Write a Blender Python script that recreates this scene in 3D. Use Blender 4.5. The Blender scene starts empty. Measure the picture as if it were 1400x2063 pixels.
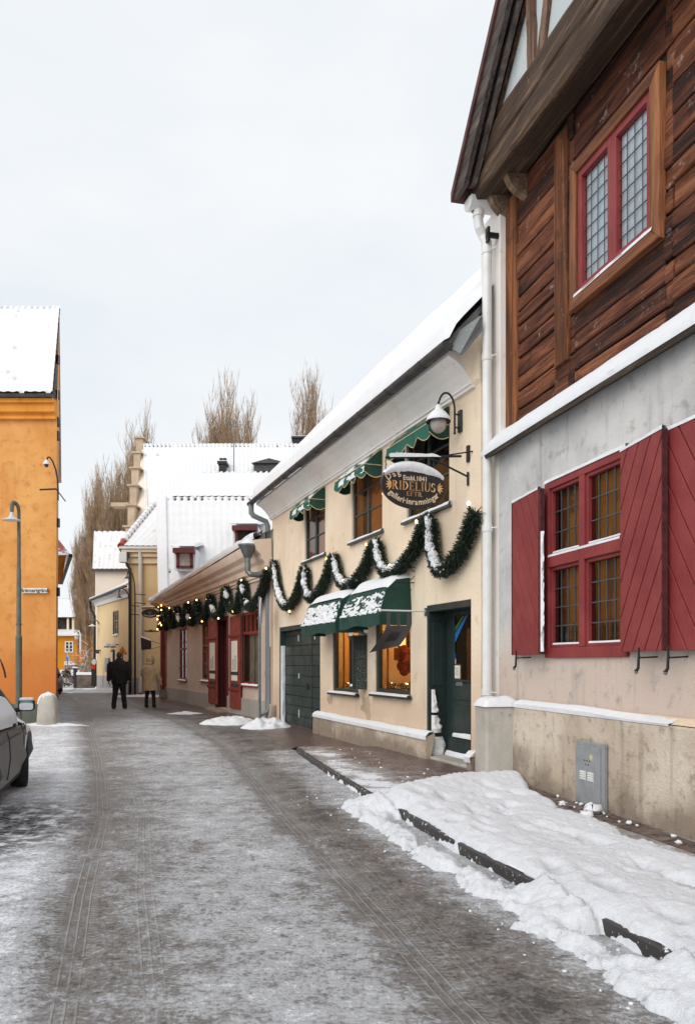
import bpy, math, random
import numpy as np
from mathutils import Vector, Matrix

random.seed(7)
rng = np.random.default_rng(5)
scene = bpy.context.scene
C = scene.collection
R_ = math.radians

# ------------------------------------------------------------------ camera
F, CX, HY, HC = 1600.0, 700.0, 1335.0, 1.5     # focal length, optical column and horizon row of the photo, eye height
cd = bpy.data.cameras.new('camera')
cam = bpy.data.objects.new('camera', cd)
C.objects.link(cam)
cam.location = (0, 0, HC)
cam.rotation_euler = (R_(90), 0, 0)
cd.sensor_fit = 'HORIZONTAL'
cd.sensor_width = 36.0
cd.lens = F / 1400 * 36.0
cd.shift_y = (HY - 1031.5) / 1400
cd.clip_start = 0.05
cd.clip_end = 3000
scene.camera = cam

# ------------------------------------------------------------------ sky, sun, exposure
SUN_EL, SUN_AZ = R_(38), R_(212)               # azimuth clockwise from +Y: behind the camera, a little to the left
w = bpy.data.worlds.new('World')
scene.world = w
w.use_nodes = True
wn = w.node_tree
wn.nodes.clear()
wo = wn.nodes.new('ShaderNodeOutputWorld')
wb = wn.nodes.new('ShaderNodeBackground')
sky = wn.nodes.new('ShaderNodeTexSky')
sky.sky_type = 'NISHITA'
sky.sun_disc = False
sky.sun_elevation = SUN_EL
sky.sun_rotation = SUN_AZ
sky.altitude = 50
sky.dust_density = 3
tc = wn.nodes.new('ShaderNodeTexCoord')
mp = wn.nodes.new('ShaderNodeMapping')
mp.inputs['Scale'].default_value = (1.0, 1.0, 2.6)
cn = wn.nodes.new('ShaderNodeTexNoise')
cn.inputs['Scale'].default_value = 2.1
cn.inputs['Detail'].default_value = 7
cn.inputs['Roughness'].default_value = 0.55
cr = wn.nodes.new('ShaderNodeValToRGB')
cr.color_ramp.elements[0].position = 0.30
cr.color_ramp.elements[0].color = (8.3, 8.85, 9.35, 1)
cr.color_ramp.elements[1].position = 0.66
cr.color_ramp.elements[1].color = (9.7, 9.9, 10.05, 1)
mx = wn.nodes.new('ShaderNodeMix')
mx.data_type = 'RGBA'
mx.inputs[0].default_value = 0.9
wn.links.new(tc.outputs['Generated'], mp.inputs['Vector'])
wn.links.new(mp.outputs['Vector'], cn.inputs['Vector'])
wn.links.new(cn.outputs['Fac'], cr.inputs['Fac'])
wn.links.new(sky.outputs['Color'], mx.inputs[6])
wn.links.new(cr.outputs['Color'], mx.inputs[7])
wn.links.new(mx.outputs[2], wb.inputs['Color'])
wb.inputs['Strength'].default_value = 0.105
wn.links.new(wb.outputs['Background'], wo.inputs['Surface'])

sl = bpy.data.lights.new('sun', 'SUN')
sl.energy = 1.7
sl.angle = R_(50)
sl.color = (1.0, 0.95, 0.88)
so = bpy.data.objects.new('sun', sl)
C.objects.link(so)
sdir = Vector((math.sin(SUN_AZ) * math.cos(SUN_EL), math.cos(SUN_AZ) * math.cos(SUN_EL), math.sin(SUN_EL)))
so.rotation_euler = (-sdir).to_track_quat('-Z', 'Y').to_euler()
so.location = sdir * 60

vs = scene.view_settings
vs.view_transform = 'Standard'
vs.look = 'None'
vs.gamma = 1.0
vs.exposure = 0.0
vs.use_curve_mapping = False
scene.cycles.max_bounces = 8
scene.cycles.diffuse_bounces = 3
scene.cycles.use_denoising = True

# ------------------------------------------------------------------ helpers: objects
def tag(o, label=None, cat=None, group=None, kind=None):
    if label: o['label'] = label
    if cat: o['category'] = cat
    if group: o['group'] = group
    if kind: o['kind'] = kind
    return o

def empty(name, label, cat, loc=(0, 0, 0), rz=0.0, group=None):
    o = bpy.data.objects.new(name, None)
    o.empty_display_size = 0.2
    C.objects.link(o)
    o.location = loc
    o.rotation_euler = (0, 0, rz)
    return tag(o, label, cat, group)

def clone(root, loc, rz, label, group=None):
    r = root.copy(); C.objects.link(r)
    r.location = loc; r.rotation_euler = (0, 0, rz); r['label'] = label
    if group: r['group'] = group
    for ch in list(root.children):
        c = ch.copy(); C.objects.link(c); c.parent = r
        for g in ch.children:
            d = g.copy(); C.objects.link(d); d.parent = c
    return r

class MB:
    """collects shapes and links them as one mesh object"""
    def __init__(self):
        self.v = []; self.f = []; self.a = []; self.val = 0.0; self.m = []; self.mi = 0; self.p = []
    def add(self, vs, fs):
        k = len(self.v)
        self.v += [tuple(p) for p in vs]
        self.a += [self.val] * len(vs)
        self.f += [tuple(k + i for i in f) for f in fs]
        self.m += [self.mi] * len(fs)
        self.p.append((k, len(self.v), len(self.f) - len(fs), len(self.f)))
        return self
    def box(self, x0, x1, y0, y1, z0, z1):
        if x0 > x1: x0, x1 = x1, x0
        if y0 > y1: y0, y1 = y1, y0
        if z0 > z1: z0, z1 = z1, z0
        return self.add([(x0, y0, z0), (x1, y0, z0), (x1, y1, z0), (x0, y1, z0), (x0, y0, z1), (x1, y0, z1), (x1, y1, z1), (x0, y1, z1)],
                        [(0, 3, 2, 1), (4, 5, 6, 7), (0, 1, 5, 4), (1, 2, 6, 5), (2, 3, 7, 6), (3, 0, 4, 7)])
    def quad(self, a, b, c, d):
        return self.add([a, b, c, d], [(0, 1, 2, 3)])
    def poly(self, pts):
        return self.add(pts, [tuple(range(len(pts)))])
    def prism(self, pts, off):
        """planar polygon pushed along a vector"""
        n = len(pts); o = Vector(off)
        vs = [Vector(p) for p in pts] + [Vector(p) + o for p in pts]
        fs = [tuple(range(n))[::-1], tuple(range(n, 2 * n))]
        fs += [(i, (i + 1) % n, n + (i + 1) % n, n + i) for i in range(n)]
        return self.add(vs, fs)
    def tube(self, pts, r, n=10, cap=True):
        pts = [Vector(p) for p in pts]
        m = len(pts)
        rs = r if hasattr(r, '__len__') else [r] * m
        t0 = (pts[1] - pts[0]).normalized()
        up = Vector((0, 0, 1)) if abs(t0.z) < 0.9 else Vector((1, 0, 0))
        u = t0.cross(up).normalized()
        vs = []
        for i in range(m):
            if i == 0: t = t0
            elif i == m - 1: t = (pts[i] - pts[i - 1]).normalized()
            else: t = ((pts[i + 1] - pts[i]).normalized() + (pts[i] - pts[i - 1]).normalized()).normalized()
            u = (u - t * u.dot(t)).normalized()
            b = t.cross(u)
            for k in range(n):
                a = 2 * math.pi * k / n
                vs.append(pts[i] + (u * math.cos(a) + b * math.sin(a)) * rs[i])
        fs = [(i * n + k, i * n + (k + 1) % n, (i + 1) * n + (k + 1) % n, (i + 1) * n + k) for i in range(m - 1) for k in range(n)]
        if cap: fs += [tuple(range(n))[::-1], tuple(range((m - 1) * n, m * n))]
        return self.add(vs, fs)
    def lathe(self, prof, c=(0, 0, 0), n=20, cap=True):
        """(radius, height) profile turned about a vertical axis"""
        vs = [(c[0] + r * math.cos(2 * math.pi * k / n), c[1] + r * math.sin(2 * math.pi * k / n), c[2] + z) for r, z in prof for k in range(n)]
        m = len(prof)
        fs = [(i * n + k, i * n + (k + 1) % n, (i + 1) * n + (k + 1) % n, (i + 1) * n + k) for i in range(m - 1) for k in range(n)]
        if cap: fs += [tuple(range(n))[::-1], tuple(range((m - 1) * n, m * n))]
        return self.add(vs, fs)
    def ball(self, c, r, n=10, sq=(1, 1, 1)):
        m = max(4, n // 2)
        vs = []; fs = []
        for i in range(m + 1):
            th = math.pi * i / m
            for k in range(n):
                a = 2 * math.pi * k / n
                vs.append((c[0] + r * sq[0] * math.sin(th) * math.cos(a), c[1] + r * sq[1] * math.sin(th) * math.sin(a), c[2] - r * sq[2] * math.cos(th)))
        fs = [(i * n + k, i * n + (k + 1) % n, (i + 1) * n + (k + 1) % n, (i + 1) * n + k) for i in range(m) for k in range(n)]
        return self.add(vs, fs)
    def sweep(self, prof, x0, x1, cap=True):
        """(y, z) profile swept along local x"""
        n = len(prof)
        vs = [(x0, y, z) for y, z in prof] + [(x1, y, z) for y, z in prof]
        fs = [(i, (i + 1) % n, n + (i + 1) % n, n + i) for i in range(n)]
        if cap: fs += [tuple(range(n))[::-1], tuple(range(n, 2 * n))]
        return self.add(vs, fs)
    def grid(self, P):
        """P: array (rows, cols, 3)"""
        r, c, _ = P.shape
        k = len(self.v)
        self.v += [tuple(p) for p in P.reshape(-1, 3).tolist()]
        self.a += [self.val] * (r * c)
        fs = [(k + i * c + j, k + i * c + j + 1, k + (i + 1) * c + j + 1, k + (i + 1) * c + j) for i in range(r - 1) for j in range(c - 1)]
        self.f += fs
        self.m += [self.mi] * len(fs)
        return self
    def wall(self, s0, s1, z0, z1, holes=(), y=0.0, reveal=0.2):
        """wall face at local y with openings (a, b, c, d) = s from, s to, z from, z to, and their reveals"""
        if s0 > s1: s0, s1 = s1, s0
        hs = [(min(a, b), max(a, b), min(c, d), max(c, d)) for a, b, c, d in holes]
        xs = sorted(set([s0, s1] + [q for h in hs for q in h[:2]]))
        zs = sorted(set([z0, z1] + [q for h in hs for q in h[2:]]))
        xs = [q for q in xs if s0 <= q <= s1]; zs = [q for q in zs if z0 <= q <= z1]
        for i in range(len(xs) - 1):
            for j in range(len(zs) - 1):
                cx, cz = (xs[i] + xs[i + 1]) / 2, (zs[j] + zs[j + 1]) / 2
                if any(h[0] < cx < h[1] and h[2] < cz < h[3] for h in hs): continue
                self.quad((xs[i + 1], y, zs[j]), (xs[i], y, zs[j]), (xs[i], y, zs[j + 1]), (xs[i + 1], y, zs[j + 1]))
        for a, b, c, d in hs:
            e = y - reveal
            self.quad((a, y, c), (a, e, c), (a, e, d), (a, y, d))
            self.quad((b, y, c), (b, y, d), (b, e, d), (b, e, c))
            self.quad((a, y, d), (a, e, d), (b, e, d), (b, y, d))
            self.quad((a, y, c), (b, y, c), (b, e, c), (a, e, c))
        return self
    def shell(self, s0, s1, z0, z1, depth, y=0.0):
        """side and back walls behind a facade"""
        e = y - depth
        self.quad((s0, y, z0), (s0, e, z0), (s0, e, z1), (s0, y, z1))
        self.quad((s1, y, z0), (s1, y, z1), (s1, e, z1), (s1, e, z0))
        self.quad((s0, e, z0), (s1, e, z0), (s1, e, z1), (s0, e, z1))
        return self
    def each(self, name, mat, parent=None, **kw):
        """every shape added so far becomes an object of its own"""
        for (v0, v1, f0, f1) in self.p:
            q = MB(); q.v = self.v[v0:v1]; q.a = self.a[v0:v1]; q.f = [tuple(i - v0 for i in f) for f in self.f[f0:f1]]; q.m = self.m[f0:f1]
            o = q.build(name, mat, parent, **kw)
        return o
    def build(self, name, mat, parent=None, label=None, smooth=False, bevel=0.0, kind=None):
        me = bpy.data.meshes.new(name)
        me.from_pydata(self.v, [], self.f)
        for m in (mat if isinstance(mat, (list, tuple)) else [mat]): me.materials.append(m)
        if isinstance(mat, (list, tuple)): me.polygons.foreach_set('material_index', self.m)
        if any(self.a):
            at = me.attributes.new('var', 'FLOAT', 'POINT')
            at.data.foreach_set('value', self.a)
        me.update()
        if smooth:
            me.polygons.foreach_set('use_smooth', [True] * len(me.polygons))
            me.set_sharp_from_angle(angle=R_(40 if smooth is True else smooth))
        o = bpy.data.objects.new(name, me)
        C.objects.link(o)
        if parent: o.parent = parent
        if label: o['label'] = label
        if kind: o['kind'] = kind
        if bevel:
            b = o.modifiers.new('bevel', 'BEVEL'); b.width = bevel; b.segments = 2; b.limit_method = 'ANGLE'; b.angle_limit = R_(35)
        return o

class Frame:
    """a facade: local x runs along it, local y points out of it, z up"""
    def __init__(self, ox, oy, dx, dy):
        l = math.hypot(dx, dy)
        self.o = (ox, oy); self.d = (dx / l, dy / l); self.n = (-dy / l, dx / l)
        self.rz = math.atan2(dy, dx)
    def P(self, s, out, z):
        return (self.o[0] + s * self.d[0] + out * self.n[0], self.o[1] + s * self.d[1] + out * self.n[1], z)
    def hit(self, px, py, out=0.0):
        """where the line of sight through a photo pixel meets the plane `out` metres in front of the facade: (s, z)"""
        rx, rz = (px - CX) / F, (HY - py) / F
        nx, ny = self.n
        Y = (out + self.o[0] * nx + self.o[1] * ny) / (rx * nx + ny)
        X = rx * Y
        return (X - self.o[0]) * self.d[0] + (Y - self.o[1]) * self.d[1], HC + Y * rz
    def s(self, px, out=0.0): return self.hit(px, HY, out)[0]
    def z(self, px, py, out=0.0): return self.hit(px, py, out)[1]
    def outs(self, px, s):
        """how far out a pixel column lies on the line leaving the facade at s"""
        rx = (px - CX) / F
        x0, y0, _ = self.P(s, 0, 0)
        return (rx * y0 - x0) / (self.n[0] - rx * self.n[1])
    def thing(self, name, label, cat, s=0.0, out=0.0, z=0.0, group=None):
        return empty(name, label, cat, self.P(s, out, z), self.rz, group)

def at(px, py, Y):
    return Vector(((px - CX) / F * Y, Y, HC + (HY - py) / F * Y))

def gz(y):
    return -0.019 * np.maximum(0, np.asarray(y, float) - 38)

def vnoise(x, y, seed=0):
    x = np.asarray(x, float); y = np.asarray(y, float)
    xi = np.floor(x).astype(np.int64); yi = np.floor(y).astype(np.int64)
    fx = x - xi; fy = y - yi
    fx = fx * fx * (3 - 2 * fx); fy = fy * fy * (3 - 2 * fy)
    def h(a, b):
        n = (a * 374761393 + b * 668265263 + seed * 982451653) & 0x7fffffff
        n = ((n ^ (n >> 13)) * 1274126177) & 0x7fffffff
        return ((n ^ (n >> 16)) & 0xffff) / 65535.0
    return (h(xi, yi) * (1 - fx) + h(xi + 1, yi) * fx) * (1 - fy) + (h(xi, yi + 1) * (1 - fx) + h(xi + 1, yi + 1) * fx) * fy

def fbm(x, y, seed=0, o=4):
    t = 0; a = 0.5; s = 0
    for k in range(o):
        t = t + a * vnoise(x * 2 ** k, y * 2 ** k, seed + k * 17); s += a; a *= 0.5
    return t / s

def sstep(a, b, x):
    t = np.clip((np.asarray(x, float) - a) / (b - a), 0, 1)
    return t * t * (3 - 2 * t)

# ------------------------------------------------------------------ helpers: materials
def S(r, g, b, k=1.0):
    f = lambda c: ((c / 255 + 0.055) / 1.055) ** 2.4 if c > 10 else c / 255 / 12.92
    return (f(r) * k, f(g) * k, f(b) * k, 1)

class NM:
    def __init__(self, name):
        self.m = bpy.data.materials.new(name); self.m.use_nodes = True
        self.t = self.m.node_tree; self.t.nodes.clear()
        self.out = self.t.nodes.new('ShaderNodeOutputMaterial')
        self.b = self.t.nodes.new('ShaderNodeBsdfPrincipled')
        self.link(self.b.outputs[0], self.out.inputs[0])
        self._oc = None
    def link(self, a, b): self.t.links.new(a, b)
    def put(self, sock, v):
        if hasattr(v, 'is_linked') or isinstance(v, bpy.types.NodeSocket): self.link(v, sock)
        else: sock.default_value = v
    def co(self):
        if not self._oc: self._oc = self.t.nodes.new('ShaderNodeTexCoord').outputs['Object']
        return self._oc
    def mapped(self, scale=(1, 1, 1), rot=(0, 0, 0), src=None):
        n = self.t.nodes.new('ShaderNodeMapping')
        n.inputs['Scale'].default_value = scale; n.inputs['Rotation'].default_value = rot
        self.link(src or self.co(), n.inputs['Vector']); return n.outputs[0]
    def noise(self, scale, detail=4, vec=None, rough=0.55, dist=0.0):
        n = self.t.nodes.new('ShaderNodeTexNoise')
        n.inputs['Scale'].default_value = scale; n.inputs['Detail'].default_value = detail
        n.inputs['Roughness'].default_value = rough; n.inputs['Distortion'].default_value = dist
        self.link(vec or self.co(), n.inputs['Vector']); return n.outputs['Fac']
    def ramp(self, x, a, b, ca=0.0, cb=1.0):
        n = self.t.nodes.new('ShaderNodeMapRange'); n.interpolation_type = 'SMOOTHSTEP'
        self.put(n.inputs['Value'], x)
        for k, v in (('From Min', a), ('From Max', b), ('To Min', ca), ('To Max', cb)): n.inputs[k].default_value = v
        return n.outputs['Result']
    def math(self, op, a, b=0.0, c=None):
        n = self.t.nodes.new('ShaderNodeMath'); n.operation = op
        self.put(n.inputs[0], a); self.put(n.inputs[1], b)
        if c is not None: self.put(n.inputs[2], c)
        return n.outputs[0]
    def mix(self, f, a, b, mode='MIX'):
        n = self.t.nodes.new('ShaderNodeMix'); n.data_type = 'RGBA'; n.blend_type = mode
        self.put(n.inputs[0], f); self.put(n.inputs[6], a); self.put(n.inputs[7], b)
        return n.outputs[2]
    def attr(self, name, out='Fac'):
        n = self.t.nodes.new('ShaderNodeAttribute'); n.attribute_name = name; return n.outputs[out]
    def sep(self, v):
        n = self.t.nodes.new('ShaderNodeSeparateXYZ'); self.link(v, n.inputs[0]); return n.outputs
    def bump(self, h, strength=0.3, dist=0.02):
        n = self.t.nodes.new('ShaderNodeBump')
        n.inputs['Strength'].default_value = strength; n.inputs['Distance'].default_value = dist
        self.put(n.inputs['Height'], h); self.link(n.outputs[0], self.b.inputs['Normal'])
    def set(self, color=None, rough=None, metal=None, spec=None, emit=None, es=None):
        if color is not None: self.put(self.b.inputs['Base Color'], color)
        if rough is not None: self.put(self.b.inputs['Roughness'], rough)
        if metal is not None: self.put(self.b.inputs['Metallic'], metal)
        if spec is not None: self.put(self.b.inputs['Specular IOR Level'], spec)
        if emit is not None: self.put(self.b.inputs['Emission Color'], emit)
        if es is not None: self.put(self.b.inputs['Emission Strength'], es)
        return self.m

def plaster(name, c1, c2, c3=None, scale=0.7, bump=0.25, streak=0.35, grain=90, low=None, lowz=(0.4, 1.8), c3r=(0.58, 0.74)):
    n = NM(name)
    big = n.noise(scale, 5)
    med = n.noise(scale * 6, 8, rough=0.65)
    col = n.mix(n.ramp(big, 0.35, 0.65), c1, c2)
    if low:
        z = n.sep(n.co())[2]
        zz = n.math('ADD', z, n.math('MULTIPLY', n.math('SUBTRACT', n.noise(1.1, 5), 0.5), 1.6))
        col = n.mix(n.ramp(zz, lowz[0], lowz[1], 1, 0), col, low)
    st = n.noise(1.0, 5, n.mapped((5, 5, 0.45)))
    col = n.mix(n.math('MULTIPLY', n.ramp(st, 0.55, 0.8), streak), col, c3 or c2)
    if c3: col = n.mix(n.math('MULTIPLY', n.ramp(med, *c3r), 0.55), col, c3)
    g = n.noise(grain, 3)
    col = n.mix(n.math('MULTIPLY', n.ramp(g, 0.35, 0.75), 0.12), col, (0.1, 0.09, 0.08, 1))
    n.set(col, 0.9, spec=0.2)
    n.bump(n.math('ADD', g, n.math('MULTIPLY', med, 2.0)), bump, 0.012)
    return n.m

def plain(name, c, rough=0.5, metal=0.0, var=0.15, scale=9.0, bump=0.0, spec=None):
    n = NM(name)
    x = n.noise(scale, 5)
    d = tuple(q * (1 - var * 2) for q in c[:3]) + (1,)
    col = n.mix(n.ramp(x, 0.3, 0.75), c, d)
    n.set(col, rough, metal, spec)
    n.put(n.b.inputs['Roughness'], n.ramp(x, 0.3, 0.7, max(0.02, rough - 0.08), min(1, rough + 0.08)))
    if bump: n.bump(n.noise(scale * 6, 4), bump, 0.01)
    return n.m

def glow(name, c, s):
    n = NM(name); n.set((0, 0, 0, 1), 0.5, emit=c, es=s); return n.m

def frosted(name, c, thr, rough=0.5, scale=30, z0=None):
    """a painted or metal surface with blown snow caught on it"""
    n = NM(name)
    x = n.noise(scale, 6, rough=0.7)
    m = n.ramp(x, thr, thr + 0.06)
    n.set(n.mix(m, c, (0.84, 0.86, 0.89, 1)), rough)
    n.bump(m, 0.4, 0.01)
    return n.m

def make_glass():
    n = NM('window_glass'); t = n.t
    t.nodes.remove(n.b)
    tr = t.nodes.new('ShaderNodeBsdfTransparent'); tr.inputs[0].default_value = (0.93, 0.95, 0.94, 1)
    gl = t.nodes.new('ShaderNodeBsdfGlossy'); gl.inputs['Roughness'].default_value = 0.03
    fr = t.nodes.new('ShaderNodeFresnel'); fr.inputs['IOR'].default_value = 1.5
    bp = t.nodes.new('ShaderNodeBump'); bp.inputs['Strength'].default_value = 0.06; bp.inputs['Distance'].default_value = 0.02
    n.link(n.noise(3.0, 2), bp.inputs['Height'])
    n.link(bp.outputs[0], gl.inputs['Normal'])
    mx = t.nodes.new('ShaderNodeMixShader')
    n.link(fr.outputs[0], mx.inputs[0]); n.link(tr.outputs[0], mx.inputs[1]); n.link(gl.outputs[0], mx.inputs[2])
    n.link(mx.outputs[0], n.out.inputs[0])
    return n.m

def make_wood(name, light, mid, dark, along='x', rough=0.75, bump=0.7, wear=0.0):
    n = NM(name)
    big = (0.7, 9, 9) if along == 'x' else (9, 9, 0.7)
    fine = (2.0, 60, 60) if along == 'x' else (60, 60, 2.0)
    var = n.attr('var')
    add = n.t.nodes.new('ShaderNodeVectorMath'); add.operation = 'ADD'
    comb = n.t.nodes.new('ShaderNodeCombineXYZ')
    n.link(n.math('MULTIPLY', var, 37.0), comb.inputs[0]); n.link(n.math('MULTIPLY', var, 11.0), comb.inputs[2])
    n.link(n.co(), add.inputs[0]); n.link(comb.outputs[0], add.inputs[1])
    g = n.noise(1.0, 6, n.mapped(big, src=add.outputs[0]), rough=0.65, dist=0.6)
    f = n.noise(1.0, 5, n.mapped(fine, src=add.outputs[0]), rough=0.6)
    bl = n.noise(2.3, 6, rough=0.7)
    k = n.math('ADD', g, n.math('MULTIPLY', n.math('SUBTRACT', var, 0.5), 0.28))
    col = n.mix(n.ramp(k, 0.33, 0.56), dark, mid)
    col = n.mix(n.ramp(k, 0.52, 0.72), col, light)
    col = n.mix(n.math('MULTIPLY', n.ramp(f, 0.52, 0.72), 0.75), col, tuple(q * 0.35 for q in dark[:3]) + (1,))
    col = n.mix(n.math('MULTIPLY', n.ramp(bl, 0.56, 0.70), 0.6), col, tuple(q * 0.6 for q in dark[:3]) + (1,))
    if wear: col = n.mix(n.math('MULTIPLY', n.ramp(n.noise(5, 7, rough=0.75), 0.6, 0.7), wear), col, (0.42, 0.38, 0.34, 1))
    n.set(col, rough, spec=0.25)
    n.bump(n.math('ADD', n.math('MULTIPLY', f, 1.0), g), bump, 0.02)
    return n.m

def make_snow(name='snow', tint=(0.84, 0.865, 0.90, 1), s1=14, s2=90, bump=0.35, dirt=0.0):
    n = NM(name)
    a = n.noise(s1, 6); b = n.noise(s2, 3)
    col = n.mix(n.ramp(a, 0.3, 0.7), tuple(q * 0.95 for q in tint[:3]) + (1,), tint)
    if dirt: col = n.mix(n.math('MULTIPLY', n.ramp(n.noise(3, 7, rough=0.7), 0.55, 0.75), dirt), col, (0.36, 0.35, 0.34, 1))
    n.set(col, 0.65, spec=0.25)
    n.bump(n.math('ADD', a, n.math('MULTIPLY', b, 0.4)), bump, 0.03)
    return n.m

M = {}
M['snow'] = make_snow('snow', (0.78, 0.80, 0.835, 1))
M['roof_snow'] = make_snow('roof_snow', (0.77, 0.78, 0.80, 1), 5, 40, 0.2)
M['dusty_snow'] = make_snow('dusty_snow', (0.80, 0.80, 0.78, 1), 9, 60, 0.3, 0.5)
M['glass'] = make_glass()
M['cream'] = plaster('cream_plaster', S(242, 226, 202), S(232, 212, 186), S(196, 172, 144), 0.7, 0.6, 0.5, 45, low=S(214, 190, 166), lowz=(0.4, 1.7), c3r=(0.55, 0.73))
M['cornice'] = plaster('white_plaster', S(238, 235, 230), S(228, 223, 216), S(196, 188, 178), 0.9, 0.12, 0.25)
M['grey_plaster'] = plaster('grey_plaster', S(214, 213, 211), S(184, 184, 184), S(134, 130, 128), 0.9, 0.5, 0.5, 60, low=S(206, 189, 176), lowz=(1.2, 2.3), c3r=(0.52, 0.70))
M['stone'] = plaster('limestone_plinth', S(214, 202, 186), S(190, 174, 156), S(116, 100, 88), 1.3, 0.6, 0.75, 50, c3r=(0.50, 0.70), low=S(150, 136, 122), lowz=(0.1, 0.5))
M['grey_stone'] = plaster('grey_stone', S(190, 186, 178), S(168, 162, 152), S(110, 105, 95), 1.8, 0.6, 0.3, 70)
M['taupe'] = plaster('taupe_plaster', S(204, 188, 174), S(190, 172, 160), S(140, 120, 108), 0.6, 0.15, 0.25)
M['taupe_cornice'] = plaster('pale_cornice', S(228, 211, 196), S(216, 197, 180), S(160, 136, 120), 0.8, 0.1, 0.25)
M['grey_base'] = plaster('grey_base', S(172, 168, 163), S(156, 152, 148), S(110, 106, 102), 0.9, 0.12, 0.3)
M['orange'] = plaster('orange_plaster', S(228, 168, 100), S(212, 146, 78), S(188, 112, 58), 0.8, 0.2, 0.6, 60, low=S(198, 116, 54), lowz=(0.2, 3.6), c3r=(0.50, 0.68))
M['orange_trim'] = plaster('orange_trim', S(232, 158, 68), S(220, 142, 55), S(170, 90, 35), 0.8, 0.1, 0.4)
M['green_base'] = plaster('green_grey_base', S(102, 108, 98), S(90, 95, 86), S(60, 62, 58), 0.9, 0.15, 0.3)
M['beige'] = plaster('beige_plaster', S(232, 204, 158), S(222, 192, 146), S(190, 160, 120), 0.4, 0.06, 0.2)
M['pale_cream'] = plaster('pale_cream', S(238, 222, 190), S(228, 210, 176), S(200, 180, 150), 0.4, 0.06, 0.2)
M['pinkish'] = plaster('pinkish_plaster', S(236, 224, 212), S(228, 214, 200), S(200, 186, 172), 0.3, 0.05, 0.2)
M['yellow'] = plaster('ochre_plaster', S(214, 142, 40), S(202, 128, 32), S(160, 96, 24), 0.25, 0.05, 0.2)
M['tower_stone'] = plaster('gable_stone', S(206, 186, 160), S(186, 166, 142), S(150, 130, 110), 1.2, 0.3, 0.2)
M['dark_green'] = plain('dark_green_paint', S(40, 56, 54), 0.42, var=0.2, scale=4, bump=0.1)
M['frost_green'] = frosted('frosted_green_paint', S(40, 56, 54), 0.58, 0.5, 60)
M['pane_bar'] = plain('grey_green_paint', S(62, 74, 72), 0.45, var=0.15)
def worn_paint(name, c, faded, chip):
    n = NM(name)
    g = n.noise(1.0, 5, n.mapped((40, 40, 3)), rough=.6); b = n.noise(1.7, 6, rough=.7); f = n.noise(46, 5, rough=.7)
    col = n.mix(n.ramp(b, .40, .64), c, faded)
    col = n.mix(n.math('MULTIPLY', n.ramp(g, .5, .75), .35), col, tuple(q * .55 for q in c[:3]) + (1,))
    col = n.mix(n.ramp(n.math('ADD', n.math('MULTIPLY', f, .6), n.math('MULTIPLY', b, .4)), .64, .67), col, chip)
    n.set(col, .62); n.bump(n.math('ADD', g, n.math('MULTIPLY', f, .5)), .35, .01)
    return n.m
M['red_paint'] = worn_paint('oxide_red_paint', S(128, 42, 44), S(140, 56, 54), S(98, 54, 50))
M['red_groove'] = plain('red_groove', S(84, 24, 28), 0.7)
M['red_edge'] = plain('weathered_red_edge', S(86, 36, 38), 0.8, var=0.3, scale=14)
M['rust_red'] = plain('brick_red_paint', S(136, 54, 42), 0.55, var=0.15, scale=4)
M['dark_red'] = plain('dark_red_door', S(96, 36, 34), 0.5, var=0.12)
M['white_metal'] = plain('white_painted_metal', S(226, 227, 225), 0.4, var=0.06, scale=5)
M['zinc'] = plain('zinc', S(128, 134, 134), 0.42, 0.5, 0.18, 6)
M['frost_zinc'] = frosted('frosted_zinc', S(116, 121, 122), 0.63, 0.45, 40)
M['black_metal'] = plain('black_iron', S(40, 40, 42), 0.5, 0.3, 0.2, 14)
M['gutter'] = plain('dark_gutter', S(74, 74, 74), 0.5, 0.2, 0.2, 5)
M['cabinet'] = plain('cabinet_grey', S(150, 154, 158), 0.45, 0.1, 0.1, 6, 0.05)
M['pole'] = plain('grey_green_pole', S(98, 100, 88), 0.6, 0.0, 0.15, 5)
M['lead'] = plain('lead_came', S(92, 94, 94), 0.5, 0.4)
M['orange_reflection'] = plaster('orange_reflection', S(214, 142, 80), S(196, 122, 64), S(140, 84, 46), 1.0, 0.0, 0.6)  # reflection of an orange house, put into the colour behind the panes
M['brown_reflection'] = plaster('brown_reflection_backing', S(168, 106, 50), S(132, 80, 38), S(70, 48, 30), 1.4, 0.0, 0.7)  # orange-brown house reflection painted on the sheet behind the leaded panes
M['dark_room'] = plain('dark_room', S(52, 48, 44), 0.9, var=0.35, scale=3)
M['pale_backing'] = plain('pale_pane_backing', S(232, 238, 246), 0.9, var=0.08, scale=3)  # even pale blue-white sheet behind the plank wall's window
M['net_blind'] = plain('net_curtain', S(186, 180, 170), 0.9, var=0.2, scale=4)
M['bulb'] = glow('lit_bulb', (1.0, 0.56, 0.18, 1), 7.0)
M['lamp_glow'] = glow('lit_lamp', (1.0, 0.5, 0.15, 1), 5.0)
M['awning'] = plain('green_canvas', S(16, 92, 76), 0.75, var=0.15, scale=3, bump=0.08)
M['awning_frost'] = frosted('green_canvas_snow', S(14, 78, 62), 0.45, 0.8, 24)
M['awning_dark'] = plain('dark_green_canvas', S(18, 64, 54), 0.8, var=0.15, scale=3)
M['trim'] = plain('cream_piping', S(214, 196, 150), 0.8)
M['sign_black'] = plain('sign_black', S(44, 40, 38), 0.4, var=0.15, scale=6)
M['gold'] = plain('gold_leaf_paint', S(240, 190, 126), 0.5, 0.0, 0.15, 8)
M['sign_cream'] = plain('sign_cream', S(226, 206, 176), 0.5, var=0.1)
M['paper'] = plain('paper', S(222, 218, 206), 0.8, var=0.05)
M['ink'] = plain('ink', S(52, 50, 52), 0.7)
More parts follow.
